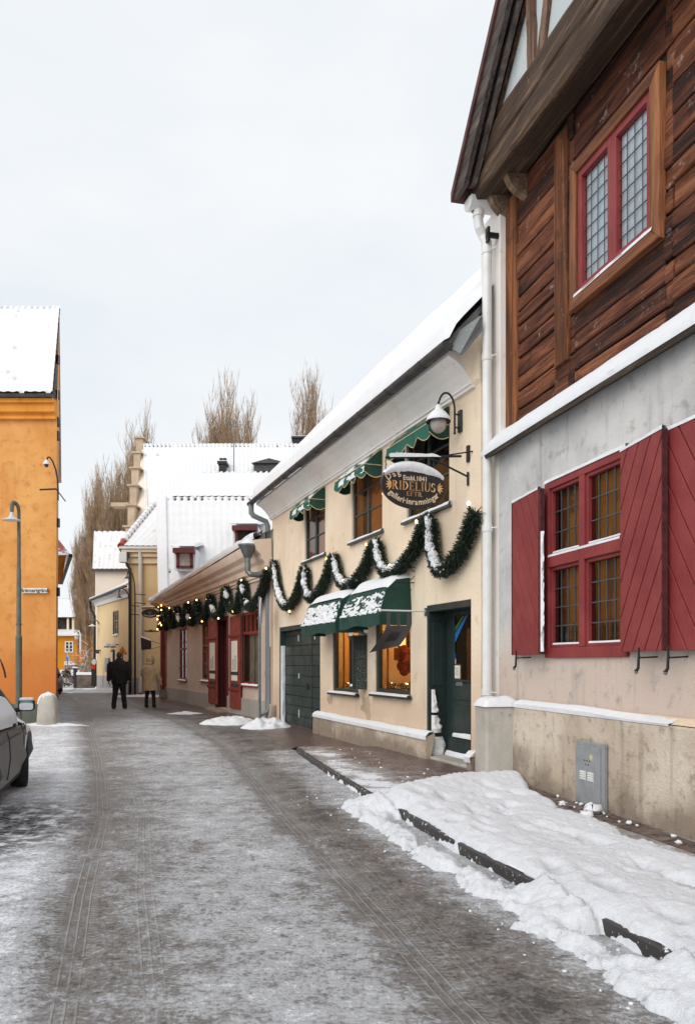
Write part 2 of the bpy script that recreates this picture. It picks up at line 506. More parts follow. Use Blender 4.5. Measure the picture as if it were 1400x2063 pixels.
M['banner'] = plain('charcoal_cloth', S(84, 80, 78), 0.9, var=0.15, scale=4)
M['tile'] = plain('clay_tile', S(150, 74, 58), 0.8, var=0.3, scale=5)
M['tile_dark'] = plain('dark_clay_tile', S(96, 60, 56), 0.8, var=0.3, scale=5)
M['brass'] = plain('brass', S(206, 160, 80), 0.3, 0.9)
M['blue'] = plain('sign_blue', S(52, 88, 170), 0.4)
M['sign_orange'] = plain('sign_orange', S(246, 150, 30), 0.4, var=0.03)
M['sign_red'] = plain('sign_red', S(206, 44, 30), 0.4, var=0.03)
M['needles'] = plain('fir_needles', S(46, 62, 44), 0.7, var=0.35, scale=30)
M['frost_needles'] = frosted('frosted_fir', S(52, 64, 48), 0.56, 0.8, 40)
M['old_wood'] = make_wood('aged_brown_timber', S(148, 94, 64), S(102, 58, 40), S(46, 28, 22), 'x', wear=0.75, bump=1.2)
M['old_post'] = make_wood('aged_brown_post', S(150, 94, 56), S(96, 56, 34), S(46, 29, 21), 'z', wear=0.2)
M['beam'] = make_wood('weathered_grey_beam', S(172, 148, 124), S(128, 104, 84), S(74, 58, 47), 'x', bump=1.0, wear=0.3)
M['beam_post'] = make_wood('weathered_grey_post', S(146, 118, 98), S(104, 78, 64), S(58, 46, 38), 'z', bump=1.0)
M['frame_wood'] = make_wood('oiled_frame', S(164, 110, 72), S(132, 82, 52), S(82, 50, 34), 'x', 0.6, 0.3)
M['frame_wood_v'] = make_wood('oiled_frame_upright', S(164, 110, 72), S(132, 82, 52), S(82, 50, 34), 'z', 0.6, 0.3)
M['ledge_wood'] = make_wood('grey_ledge_board', S(132, 120, 108), S(100, 88, 78), S(66, 56, 48), 'x', wear=0.2)
M['barge'] = make_wood('dark_barge_board', S(120, 112, 104), S(90, 82, 76), S(56, 50, 46), 'x')
M['bark'] = plain('poplar_bark', S(142, 106, 74), 0.9, var=0.25, scale=3)
M['twig'] = plain('poplar_twig', S(178, 150, 120), 0.9, var=0.2, scale=1.5)
M['twig_grey'] = plain('poplar_twig_grey', S(158, 138, 116), 0.9, var=0.2, scale=1.5)

def window(parent, s0, s1, z0, z1, mframe, cols=2, rows=3, y=-0.05, fw=0.07, bar=0.03, mull=0.07, backplane=None, bd=0.18, name='window', sill=None, msill=None, snow=False):
    """casement window set in an opening: frame > pane, pane backing, sill"""
    if s0 > s1: s0, s1 = s1, s0
    m = MB()
    d = 0.05
    m.box(s0, s0 + fw, y - d, y, z0, z1); m.box(s1 - fw, s1, y - d, y, z0, z1)
    m.box(s0 + fw, s1 - fw, y - d, y, z0, z0 + fw); m.box(s0 + fw, s1 - fw, y - d, y, z1 - fw, z1)
    gx0, gx1, gz0, gz1 = s0 + fw, s1 - fw, z0 + fw, z1 - fw
    for i in range(1, cols):
        c = gx0 + (gx1 - gx0) * i / cols
        m.box(c - mull / 2, c + mull / 2, y - d, y + 0.004, gz0, gz1)
    edges = [gx0] + [gx0 + (gx1 - gx0) * i / cols for i in range(1, cols)] + [gx1]
    for i in range(cols):
        a = edges[i] + (mull / 2 if i else 0); b = edges[i + 1] - (mull / 2 if i < cols - 1 else 0)
        for j in range(1, rows):
            c = gz0 + (gz1 - gz0) * j / rows
            m.box(a, b, y - d + 0.01, y - 0.008, c - bar / 2, c + bar / 2)
    wo_ = m.build(name, mframe, parent, bevel=0.006)
    g = MB(); g.quad((gx1, y - 0.03, gz0), (gx0, y - 0.03, gz0), (gx0, y - 0.03, gz1), (gx1, y - 0.03, gz1))
    g.build('pane', M['glass'], wo_)
    if backplane:
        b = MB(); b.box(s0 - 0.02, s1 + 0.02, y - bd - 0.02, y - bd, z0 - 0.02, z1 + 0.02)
        b.build('pane_backing', backplane, wo_)  # flat sheet behind the glass; the orange ones carry a painted reflection
    if sill:
        q = MB(); q.box(s0 - 0.08, s1 + 0.08, y - 0.02, sill, z0 - 0.05, z0 - 0.012)
        q.build('sill', msill or mframe, wo_, bevel=0.006)
        if snow:
            q = MB()
            xs = np.linspace(s0 - 0.07, s1 + 0.07, 24)
            P = np.zeros((5, 24, 3))
            for i, (yy, hh) in enumerate(((sill - 0.005, -0.01), (sill - 0.02, 0.02), ((sill + max(y, 0)) / 2, 0.04), (max(y, 0) + 0.01, 0.045), (max(y, 0), -0.01))):
                P[i, :, 0] = xs; P[i, :, 1] = yy; P[i, :, 2] = z0 - 0.012 + hh * (0.5 + fbm(xs * 4, xs * 0, 5)) * (1 if hh > 0 else 1)
            q.grid(P); q.build('sill_snow', M['snow'], wo_, smooth=True)
    return wo_

def text_mesh(txt, size, depth=0.004, bold=0.0):
    """lettering as (verts, faces) in its own x-z plane, centred, reading along +x"""
    cu = bpy.data.curves.new('lettering', 'FONT')
    cu.body = txt; cu.size = size; cu.align_x = 'CENTER'; cu.align_y = 'CENTER'
    cu.extrude = depth / 2; cu.offset = bold; cu.resolution_u = 2
    o = bpy.data.objects.new('lettering', cu); C.objects.link(o)
    dg = bpy.context.evaluated_depsgraph_get()
    me = bpy.data.meshes.new_from_object(o.evaluated_get(dg))
    v = [tuple(p.co) for p in me.vertices]; f = [tuple(p.vertices) for p in me.polygons]
    bpy.data.objects.remove(o); bpy.data.curves.remove(cu); bpy.data.meshes.remove(me)
    return v, f
# ================================================================== facades
TF = Frame(4.39 - 0.244 * 10.1, 10.1, -0.244, 1)        # half-timbered house, right
RF = Frame(5.54 - 0.369 * 10.33, 10.33, -0.369, 1)      # cream gallery
DF = Frame(7.10 - 0.45 * 20.1, 20.1, -0.45, 1)          # low red shop
rnd = random.uniform

def clip_poly(pts, nx, nz, c, keep_less=True):
    out = []
    for i in range(len(pts)):
        a, b = pts[i], pts[(i + 1) % len(pts)]
        da, db = nx * a[0] + nz * a[1] - c, nx * b[0] + nz * b[1] - c
        if not keep_less: da, db = -da, -db
        if da <= 0: out.append(a)
        if (da < 0 < db) or (db < 0 < da):
            t = da / (da - db); out.append((a[0] + t * (b[0] - a[0]), a[1] + t * (b[1] - a[1])))
    return out

def snow_strip(name, parent, s0, s1, prof, n=60, seed=3, amp=0.5, fade=None, mat=None):
    """soft strip of snow along a ledge; prof = (y, base z, height)"""
    xs = np.linspace(s0, s1, n)
    P = np.zeros((len(prof), n, 3))
    for i, (yy, zz, hh) in enumerate(prof):
        k = (1 - amp / 2 + amp * fbm(xs * 2.5, xs * 0 + i * 0.3, seed))
        if fade is not None: k = k * fade(xs)
        P[i, :, 0] = xs
        P[i, :, 1] = yy + (0.02 * (fbm(xs * 6, xs * 0 + i, seed + 4) - 0.5) if 0 < i < len(prof) - 1 else 0)
        P[i, :, 2] = zz + hh * k
    m = MB(); m.grid(P)
    return m.build(name, mat or M['snow'], parent, smooth=True)

# ------------------------------------------------------------------ half-timbered house
th = TF.thing('timber_house', 'tall old house with dark brown plank upper storey over grey plaster and red shutters', 'house')
wz0, wz1 = TF.z(1102, 1326), TF.z(1106, 975)
ws1, ws0 = TF.s(1104), TF.s(1266)                       # far, near
PL = 0.12                                               # plinth proud of the wall
zl = 4.12
W2 = -3.95                                              # shift to the next window along
m = MB()
holes = [(ws0, ws1, wz0, wz1), (ws0 + W2, ws1 + W2, wz0, wz1)]
m.wall(-11.0, 0.0, -0.3, 4.22, holes, 0.0, 0.12)
m.quad((-11, 0, 4.22), (0, 0, 4.22), (0, -0.16, 4.22), (-11, -0.16, 4.22))
m.shell(-11.0, 0.0, -0.3, 7.9, 9.0, -0.16)
m.build('wall', M['grey_plaster'], th)
m = MB(); m.box(0.0, 0.60, -0.35, -0.012, -0.3, 7.34); m.build('end_pier', M['cornice'], th, bevel=0.01)
gs = TF.s(1033, 0.12)
# plinth of limestone slabs with a thin joint between them
m = MB()
for a, b in ((-10.9, -8.6), (-8.59, -6.4), (-6.39, -4.27), (-4.26, gs + .02)):
    m.box(a, b, 0.005, PL, -0.3, 0.985 + rnd(-0.01, 0.01))
m.build('plinth', M['stone'], th, bevel=0.018)
m = MB()
m.sweep([(0.004, 0.985), (PL - 0.02, 0.985), (0.03, 1.035), (0.004, 1.04)], -10.9, gs)
m.build('plinth_cap', M['cream'], th)
snow_strip('plinth_snow', th, -3.6, gs - .02, [(0.125, 0.97, 0.0), (0.13, 0.985, 0.03), (0.09, 0.99, 0.06), (0.03, 1.03, 0.03), (0.0, 1.03, 0.0)], 90, 8,
           fade=lambda x: 0.15 + 0.85 * sstep(-3.2, -1.9, x))
# guard stone at the corner
m = MB(); m.box(gs, gs + 0.36, 0.0, 0.46, -0.3, 0.99); m.build('guard_stone', M['grey_stone'], th, bevel=0.03)
m = MB()
uu, vv = np.meshgrid(np.linspace(0, 1, 16), np.linspace(0, 1, 16))
hh = 0.11 * (np.clip(1 - (2 * uu - 1) ** 4, 0, 1) * np.clip(1 - (2 * vv - 1) ** 4, 0, 1)) ** 0.5 * (0.8 + 0.4 * fbm(uu * 3, vv * 3, 4))
P = np.stack([gs - 0.02 + uu * 0.4, 0.02 + vv * 0.46, 0.975 + hh], -1)
m.grid(P); m.build('stone_snow', M['snow'], th, smooth=True)
# lower windows, red casements with leaded panes
def lattice(parent, a, b, c, d, y, nx, nz, r=0.0055):
    q = MB()
    for i in range(1, nx): x = a + (b - a) * i / nx; q.box(x - r, x + r, y - r, y + r, c, d)
    for j in range(1, nz): z = c + (d - c) * j / nz; q.box(a, b, y - r * 1.3, y + r * 1.3, z - r, z + r)
    return q.build('leading', M['lead'], parent)
for sh in (0.0, W2):
    a, b = ws0 + sh, ws1 + sh
    q = MB(); f1 = 0.075; y0 = 0.035
    q.box(a - 0.02, a + f1, -0.09, y0, wz0, wz1); q.box(b - f1, b + 0.02, -0.09, y0, wz0, wz1)
    q.box(a + f1, b - f1, -0.09, y0, wz1 - f1, wz1); q.box(a + f1, b - f1, -0.09, y0, wz0, wz0 + 0.11)
    mid = (a + b) / 2; zc = wz0 + (wz1 - wz0) * 0.545
    q.box(mid - 0.05, mid + 0.05, -0.09, y0 + 0.004, wz0 + 0.11, wz1 - f1)
    q.box(a + f1, mid - 0.05, -0.09, y0 + 0.01, zc - 0.06, zc + 0.06); q.box(mid + 0.05, b - f1, -0.09, y0 + 0.01, zc - 0.06, zc + 0.06)
    wo_ = q.build('window', M['red_paint'], th, bevel=0.008)
    for (p0, p1) in ((a + f1, mid - 0.05), (mid + 0.05, b - f1)):
        for (q0, q1, nz) in ((wz0 + 0.11, zc - 0.06, 4), (zc + 0.06, wz1 - f1, 3)):
            q = MB(); i = 0.035
            q.box(p0, p0 + i, -0.07, 0.012, q0, q1); q.box(p1 - i, p1, -0.07, 0.012, q0, q1)
            q.box(p0 + i, p1 - i, -0.07, 0.012, q0, q0 + i); q.box(p0 + i, p1 - i, -0.07, 0.012, q1 - i, q1)
            q.build('casement', M['red_paint'], wo_, bevel=0.005)
            lattice(wo_, p0 + i, p1 - i, q0 + i, q1 - i, -0.025, 4, nz)
            snow_strip('sill_snow', wo_, p0 + i, p1 - i, [(0.008, q0 + i, 0.0), (0.004, q0 + i, 0.018), (-0.02, q0 + i, 0.02), (-0.024, q0 + i, 0)], 14, int(p0 * 9) + 60)
    q = MB(); q.quad((b - f1, -0.03, wz0 + 0.1), (a + f1, -0.03, wz0 + 0.1), (a + f1, -0.03, wz1 - f1), (b - f1, -0.03, wz1 - f1)); q.build('pane', M['glass'], wo_)
    q = MB(); q.box(a, b, -0.15, -0.13, wz0, wz1); q.build('pane_backing', M['brown_reflection'], wo_)  # sheet behind the glass, coloured with a painted reflection
    q = MB()
    for k in range(7): q.lathe([(0.03, 0), (0.06, 0.05), (0.02, 0.14), (0.035, 0.2), (0.0, 0.3)], (a + 0.2 + k * 0.19, -0.09, wz0 + .08), 8)
    q.build('ornament', M['dark_room'], wo_, smooth=True)
    snow_strip('frame_snow', wo_, a - 0.02, b + 0.02, [(0.045, wz1, 0.0), (0.04, wz1, 0.035), (0.012, wz1, 0.045), (0.0, wz1, 0)], 40, 21)
    snow_strip('bar_snow', wo_, a + f1, b - f1, [(y0 + 0.012, zc + 0.055, 0.0), (y0 + 0.008, zc + 0.06, 0.02), (y0 - 0.015, zc + 0.06, 0.012), (y0 - 0.02, zc + 0.06, 0)], 40, 22)

def shutter(parent, sa, sb, oa, ob, z0, z1, up, label=None):
    """board shutter between s = sa (hinge) and sb (free edge); oa, ob = distance from the wall there; up = boards rise towards the hinge"""
    L = sb - sa; W = abs(L); th_ = 0.045
    def pt(u, z, k): return (sa + L * u / W, oa + (ob - oa) * u / W + k, z)
    q = MB()
    q.add([pt(u, z, k) for k in (0, th_ * 0.6) for (u, z) in ((0, z0), (W, z0), (W, z1), (0, z1))],
          [(0, 1, 2, 3), (7, 6, 5, 4), (0, 4, 5, 1), (1, 5, 6, 2), (2, 6, 7, 3), (3, 7, 4, 0)])
    so_ = q.build('shutter', M['red_groove'], parent, label)
    sg = 1 if up else -1
    ang = R_(32)                                        # boards steep, about a third off upright
    nx, nz = math.cos(ang), sg * math.sin(ang)
    rect = [(0.0, z0), (W, z0), (W, z1), (0.0, z1)]
    cs = [nx * u + nz * z for u, z in rect]
    q = MB(); c = min(cs) - 0.05; bw = 0.175
    while c < max(cs):
        p = clip_poly(clip_poly(rect, nx, nz, c + bw - 0.014), nx, nz, c, False)
        if len(p) > 2:
            n = len(p)
            q.add([pt(u, z, th_ * 0.6 - 0.001) for u, z in p] + [pt(u, z, th_) for u, z in p],
                  [tuple(range(n, 2 * n))] + [(i, (i + 1) % n, n + (i + 1) % n, n + i) for i in range(n)])
        c += bw
    q.build('boarding', M['red_paint'], so_, bevel=0.004)
    q = MB(); e = 0.004
    q.add([pt(W + e, z, k) for z in (z0, z1) for k in (-0.004, th_ + 0.004)] + [pt(W + 0.016, z, k) for z in (z0, z1) for k in (-0.004, th_ + 0.004)],
          [(0, 1, 3, 2), (4, 6, 7, 5), (0, 4, 5, 1), (2, 3, 7, 6), (0, 2, 6, 4), (1, 5, 7, 3)])
    q.build('edge_strip', M['red_edge'], so_)
    q = MB(); n = 26
    us = np.linspace(0, W + 0.012, n); P = np.zeros((4, n, 3))
    for i, (k, h) in enumerate(((th_ + 0.006, -0.004), (th_ + 0.004, 0.026), (0.012, 0.034), (-0.008, -0.004))):
        for j, u in enumerate(us):
            x, y, z = pt(u, z1, k); P[i, j] = (x, y, z + h * (0.7 + 0.6 * float(vnoise(u * 7, 3.0 + i, 5))))
    q.grid(P); q.build('snow_cap', M['snow'], so_, smooth=True)
    # hinge straps
    return so_
lz0, lz1 = TF.z(1036, 1320, 0.09), TF.z(1036, 1011, 0.09)
ls_h, ls_f = TF.s(1091, 0.10), TF.s(1035, 0.06)
shutter(th, ls_h, ls_f, 0.10, 0.035, lz0, lz1, False)
rs_h, rs_f = TF.s(1257, 0.055), TF.s(1336, 0.16)
rz0, rz1 = TF.z(1335, 1311.5, 0.16), TF.z(1335, 864, 0.16)
shutter(th, rs_h, rs_f, 0.05, 0.13, rz0, rz1, False)
n2h = ws1 + W2 - 0.02
n2f = TF.s(1347, 0.06)
shutter(th, n2h, n2f, 0.075, 0.05, rz0, rz1, False)
shutter(th, rs_h + W2, rs_f + W2, 0.05, 0.13, rz0, rz1, False)
# hinge-side edge of the left shutter, packed with blown snow, and shutter dogs
q = MB(); q.box(ls_h - 0.05, ls_h - 0.015, 0.09, 0.14, lz0, lz1); q.build('hinge_post', M['red_edge'], th)
q = MB()
zz = np.linspace(lz0 + 0.03, lz0 + (lz1 - lz0) * 0.74, 60)
P = np.zeros((5, 60, 3))
for i, (a, k) in enumerate(((0, 0), (0.3, 0.018), (0.5, 0.024), (0.8, 0.016), (1, 0))):
    P[i, :, 0] = ls_h - 0.052 - k * (0.1 + 2.0 * vnoise(zz * 14, zz * 0 + i, 6)) * (vnoise(zz * 5, zz * 0, 12) > .3); P[i, :, 1] = 0.10 + 0.04 * a; P[i, :, 2] = zz
q.grid(P); q.build('blown_snow', M['snow'], th, smooth=True)
for k, px in enumerate((1050, 1300, 1360)):
    s_ = TF.s(px, 0.12); zq = TF.z(px, 1328, 0.12)
    q = MB()
    q.tube([(s_, -0.02, zq + 0.02), (s_, 0.19, zq + 0.01)], 0.008, 6)
    q.tube([(s_, 0.185, zq + 0.10), (s_, 0.185, zq + 0.02), (s_, 0.19, zq - 0.08), (s_, 0.215, zq - 0.11)], [0.010, 0.012, 0.014, 0.018], 6)
    h = q.build('shutter_dog', M['black_metal'], th)
    q = MB(); q.ball((s_, 0.21, zq - 0.115), 0.018, 8); q.build('weight', M['zinc'], h, smooth=True)
# ledge of boards with a bank of snow
q = MB(); q.sweep([(0.15, 4.10), (0.165, 4.15), (-0.10, 4.40), (-0.15, 4.40), (-0.15, 4.33), (0.02, 4.16)], -10.95, 0.17)
q.build('ledge', M['ledge_wood'], th)
snow_strip('ledge_snow', th, -10.9, 0.16, [(0.168, 4.145, 0.0), (0.172, 4.16, 0.04), (0.10, 4.235, 0.085), (0.0, 4.33, 0.085), (-0.09, 4.41, 0.07), (-0.125, 4.43, 0.0)], 200, 12, 0.35)
# plank wall
YW = -0.12
us1, us0 = TF.s(1151, YW + 0.03), TF.s(1333, YW + 0.03)
uz0, uz1 = TF.z(1155, 627, YW + 0.03), TF.z(1148, 340, YW + 0.03)
p1a, p1b = TF.s(1043, YW), TF.s(1019, YW)
p2a, p2b = TF.s(1146, YW), TF.s(1120, YW)
q = MB(); q.box(-10.9, 0.03, -0.3, YW - 0.05, 4.2, 7.5); q.build('backing', M['dark_room'], th)
q = MB()
edges = [-10.9, -8.3, -6.2, us0 - 0.12, us0, us1, p2a, p2b, p1a]
z = 4.40
rows = []
while z < 7.44:
    h = rnd(0.17, 0.30); rows.append((z, min(z + h, 7.47))); z += h
for (a, b) in rows:
    for i in range(len(edges) - 1):
        e0, e1 = edges[i] + 0.004, edges[i + 1] - 0.004
        if e1 - e0 < 0.05: continue
        if edges[i] == us0 and b > uz0 + 0.02 and a < uz1 - 0.02: continue
        if edges[i] == p2a and a > 4.82: continue
        q.val = rnd(0.02, 1)
        d = rnd(-0.02, 0.012); t1, t2 = rnd(-0.014, 0.014), rnd(-0.014, 0.014); g = rnd(0.004, 0.014)
        # a plank with slightly wavering edges
        n = max(2, int((e1 - e0) / 0.25)); xs = np.linspace(e0, e1, n + 1)
        lo = [a + t1 + rnd(-0.006, 0.006) for _ in xs]; hi = [b - g + t2 + rnd(-0.006, 0.006) for _ in xs]
        yy = YW + d; vs = []
        for j, x in enumerate(xs):
            w1 = rnd(-0.004, 0.004)
            vs += [(x, yy - 0.004 + w1, lo[j]), (x, yy + 0.004 + w1, lo[j] + 0.012), (x, yy + w1, hi[j] - 0.014), (x, yy - 0.012 + w1, hi[j]), (x, yy - 0.05, hi[j]), (x, yy - 0.05, lo[j])]
        fs = [(6 * j + k, 6 * j + (k + 1) % 6, 6 * (j + 1) + (k + 1) % 6, 6 * (j + 1) + k) for j in range(n) for k in range(6)]
        fs += [tuple(range(6))[::-1], tuple(range(6 * n, 6 * n + 6))]
        q.add(vs, fs)
q.build('plank_cladding', M['old_wood'], th)
for (a, b, z0_) in ((p1a, p1b, 4.36), (p2a, p2b, 4.80), (-6.3, -6.1, 4.4), (-10.9, -10.6, 4.4)):
    q = MB(); q.val = rnd(0.3, 0.9)
    n = 14; zs = np.linspace(z0_, 7.36, n); vs = []
    for z_ in zs: vs += [(a + rnd(-.006, .006), YW - 0.05, z_), (a + rnd(-.008, .008), YW + 0.028, z_), (b + rnd(-.008, .008), YW + 0.028, z_), (b + rnd(-.006, .006), YW - 0.05, z_)]
    fs = [(4 * j + k, 4 * j + (k + 1) % 4, 4 * j + 4 + (k + 1) % 4, 4 * j + 4 + k) for j in range(n - 1) for k in range(4)] + [(3, 2, 1, 0), (4 * n - 4, 4 * n - 3, 4 * n - 2, 4 * n - 1)]
    q.add(vs, fs); q.build('wall_post', M['old_post'], th, bevel=0.01)
# upper window: oiled board surround, red casements, small leaded panes
ra1, ra0 = TF.s(1165, YW + 0.02), TF.s(1314, YW + 0.02)
rb0, rb1 = TF.z(1166, 592, YW + 0.02), TF.z(1164, 349, YW + 0.02)
q = MB(); q.val = 0.6
q.prism([(us0, YW - 0.02, uz0), (us1, YW - 0.02, uz0), (ra1, YW - 0.02, rb0), (ra0, YW - 0.02, rb0)], (0, 0.085, 0))
q.val = 0.3
q.prism([(us0, YW - 0.02, uz1), (us1, YW - 0.02, uz1), (ra1, YW - 0.02, rb1), (ra0, YW - 0.02, rb1)], (0, 0.08, 0))
qb = q
q = MB(); q.quad((ra1, YW - 0.02, rb0), (ra0, YW - 0.02, rb0), (ra0, YW - 0.02, rb1), (ra1, YW - 0.02, rb1)); uw = q.build('upper_window', M['glass'], th)
qb.each('frame_board', M['frame_wood'], uw, bevel=0.008)
q = MB(); q.val = 0.7
q.prism([(us0, YW - 0.02, uz0), (us0, YW - 0.02, uz1), (ra0, YW - 0.02, rb1), (ra0, YW - 0.02, rb0)], (0, 0.078, 0))
q.val = 0.45
q.prism([(us1, YW - 0.02, uz0), (us1, YW - 0.02, uz1), (ra1, YW - 0.02, rb1), (ra1, YW - 0.02, rb0)], (0, 0.078, 0))
q.each('side_board', M['frame_wood_v'], uw, bevel=0.008)
mid = (ra0 + ra1) / 2
for (a, b) in ((ra0, mid), (mid, ra1)):
    q = MB(); f1 = 0.075
    q.box(a, a + f1, YW - 0.05, YW + 0.03, rb0, rb1); q.box(b - f1, b, YW - 0.05, YW + 0.03, rb0, rb1)
    q.box(a + f1, b - f1, YW - 0.05, YW + 0.03, rb0, rb0 + f1); q.box(a + f1, b - f1, YW - 0.05, YW + 0.03, rb1 - f1, rb1)
    q.build('casement', M['red_paint'], uw, bevel=0.006)
    lattice(uw, a + f1, b - f1, rb0 + f1, rb1 - f1, YW - 0.015, 4, 8, 0.0036)
q = MB(); q.box(ra0, ra1, YW - 0.048, YW - 0.038, rb0, rb1); q.build('pane_backing', M['pale_backing'], uw)
snow_strip('sill_snow', uw, us0 + 0.1, us1 - 0.1, [(YW + 0.07, rb0 - 0.03, 0), (YW + 0.06, rb0 - 0.01, 0.015), (YW + 0.03, rb0, 0.025), (YW + 0.02, rb0, 0)], 40, 31)
# jettied gable: rough beam, joist ends, studs, white infill
JY = 0.30
q = MB()
n = 60; xs = np.linspace(-10.95, 0.12, n)
prof = [(-0.10, 7.32), (JY - 0.03, 7.29), (JY, 7.33), (JY + 0.015, 7.50), (JY - 0.012, 7.585), (JY + 0.02, 7.61), (JY + 0.02, 7.86), (JY - 0.02, 7.97), (-0.1, 7.99)]
P = np.zeros((len(prof) + 1, n, 3))
for i, (yy, zz_) in enumerate(prof + prof[:1]):
    P[i, :, 0] = xs; P[i, :, 1] = yy + 0.035 * (fbm(xs * 2.2, xs * 0 + (i % len(prof)) * 3.1, 40) - 0.5); P[i, :, 2] = zz_ + 0.11 + 0.035 * xs * (i not in (0, 9)) + 0.04 * (fbm(xs * 1.3, xs * 0 + (i % len(prof)) * 2.3, 41) - 0.5)
q.grid(P[::-1]); q.poly([tuple(P[i, -1]) for i in range(len(prof))]); q.poly([tuple(P[i, 0]) for i in range(len(prof))][::-1])
q.build('jetty_beam', M['beam'], th)
for k in range(2):
    s_ = (0.02, -0.45)[k]
    q = MB(); q.val = rnd(0.1, 0.9); wd = 0.07
    q.prism([(s_ - wd, YW - 0.02, 7.46), (s_ - wd, JY - 0.14, 7.46), (s_ - wd, JY - 0.13, 7.47), (s_ - wd, 0.08, 7.30), (s_ - wd, 0.0, 7.22), (s_ - wd, YW - 0.02, 7.16)], (1.6 * wd, 0, 0))
    q.build('bracket', M['beam'], th, bevel=0.012)
sb, zb = TF.hit(914, 402, 0.5); st, zt = TF.hit(1008, 0, 0.5)
pitch = (zt - zb) / (sb - st)
APX = -5.2
def rz_(s): return zb + pitch * (sb - s) if s >= APX else zb + pitch * (sb - 2 * APX + s)
q = MB()
q.poly([(0.05, JY - 0.06, 7.85), (0.05, JY - 0.06, rz_(0.05) - 0.1), (APX, JY - 0.06, rz_(APX) - 0.2), (2 * APX, JY - 0.06, rz_(2 * APX) - 0.2), (2 * APX, JY - 0.06, 7.85)])
q.build('infill', plaster('infill_plaster', S(206, 212, 214), S(190, 198, 200), S(150, 150, 150), 1.2, 0.15, 0.2), th)
def stud(p, q_, wdt):
    p = Vector(p); q_ = Vector(q_); d = (q_ - p).normalized(); nrm = Vector((d.z, 0, -d.x)) * wdt / 2
    b = MB(); b.val = rnd(0.1, 0.9); n = 8; vs = []
    for k in range(n):
        c = p.lerp(q_, k / (n - 1)); j = Vector((rnd(-.012, .012), 0, 0))
        vs += [c - nrm + j + Vector((0, -0.1, 0)), c - nrm + j + Vector((0, 0.02, 0)), c + nrm + j + Vector((0, 0.02, 0)), c + nrm + j + Vector((0, -0.1, 0))]
    fs = [(4 * j + k, 4 * j + (k + 1) % 4, 4 * j + 4 + (k + 1) % 4, 4 * j + 4 + k) for j in range(n - 1) for k in range(4)] + [(3, 2, 1, 0), (4 * n - 4, 4 * n - 3, 4 * n - 2, 4 * n - 1)]
    b.add(vs, fs); b.build('gable_stud', M['beam_post'], th, bevel=0.008)
SY = JY - 0.03
a0 = TF.hit(1071, 100, SY); stud((a0[0] - 0.02, SY, 7.86), (a0[0] + 0.05, SY, rz_(a0[0]) - 0.15), 0.16)
stud((a0[0] - 0.16, SY, 7.86), (a0[0] - 0.62, SY, 9.2), 0.13)
for s_ in (-2.6, -4.2, -5.8, -7.4): stud((s_, SY, 7.86), (s_, SY, rz_(s_) - 0.15), 0.16)
dl = Vector((1, 0, -pitch)).normalized()
stud((0.26, SY, rz_(0.26) - 0.16), (APX, SY, rz_(APX) - 0.16), 0.17)
stud((APX, SY, rz_(APX) - 0.16), (2 * APX - 0.2, SY, rz_(2 * APX - 0.2) - 0.16), 0.17)
q = MB(); q.val = 0.4
for sa, sz in ((sb, APX), (APX, 2 * APX - sb)):
    za, zz_ = rz_(sa), rz_(sz)
    e_ = .34 / pitch * (1 if sa > sz else -1)
    q.prism([(sa, 0.44, za), (sz, 0.44, zz_), (sz, 0.44, zz_ - 0.34)] + ([(sa - e_, 0.44, za)] if sa == sb else [(2 * APX - sb + e_, 0.44, za - 0)] if False else [(sa, .44, za - .34)]), (0, 0.06, 0))
q.build('barge_board', M['barge'], th)
q = MB(); q.val = 0.8
for sa, sz in ((sb - 0.06, APX), (APX, 2 * APX - sb + 0.06)):
    za, zz_ = rz_(sa) - 0.12, rz_(sz) - 0.12
    q.prism([(sa - (.12 if sa > APX else 0), 0.33, za + (.12 * pitch if sa > APX else 0)), (sz, 0.33, zz_), (sz, 0.33, zz_ - 0.22), (sa - (.30 if sa > APX else 0), 0.33, za + (.08 if sa > APX else -.22))], (0, 0.06, 0))
q.build('inner_barge_board', M['barge'], th)
q = MB()
for sa, sz in ((sb + 0.03, APX), (APX, 2 * APX - sb - 0.03)):
    za, zz_ = rz_(sa) + 0.01, rz_(sz) + 0.01
    q.prism([(sa, 0.53, za), (sz, 0.53, zz_), (sz, 0.53, zz_ + 0.12), (sa, 0.53, za + 0.12)], (0, -9.7, 0))
ro = q.build('roof', M['tile_dark'], th)
q = MB()
for sa, sz in ((sb + 0.0, APX), (APX, 2 * APX - sb)):
    za, zz_ = rz_(sa) + 0.135, rz_(sz) + 0.135
    q.prism([(sa, 0.5, za), (sz, 0.5, zz_), (sz, 0.5, zz_ + 0.1), (sa, 0.5, za + 0.1)], (0, -9.6, 0))
q.build('snow_cover', M['roof_snow'], ro, bevel=0.04)
# gutter end, hopper bend and downpipe, white metal
gx = TF.s(943, 0.34); gzz = TF.z(943, 402, 0.34)
q = MB()
half = [(0.12 * math.cos(a), 0.12 * math.sin(a)) for a in np.linspace(math.pi, 2 * math.pi, 12)]
half = [(a * 1.15, b * 1.15) for a, b in half]
vs = [(gx + a, y, gzz + b) for y in (0.36, 0.34, -5.0) for a, b in half]
vs = [(gx + a * (0.6 if y == 0.36 else 1), y, gzz + b * (0.7 if y == 0.36 else 1)) for y in (0.36, 0.34, -5.0) for a, b in half]
q.add(vs, [(i * 12 + k, i * 12 + k + 1, (i + 1) * 12 + k + 1, (i + 1) * 12 + k) for i in range(2) for k in range(11)] + [tuple(range(12))])
q.box(gx - 0.125, gx + 0.125, -5, 0.345, gzz - 0.006, gzz + 0.01)
gt = q.build('gutter', M['white_metal'], th, smooth=True)
q = MB(); q.box(gx - 0.14, gx - 0.12, -4.5, 0.30, gzz, gzz + 0.1); q.build('gutter_board', M['barge'], gt)
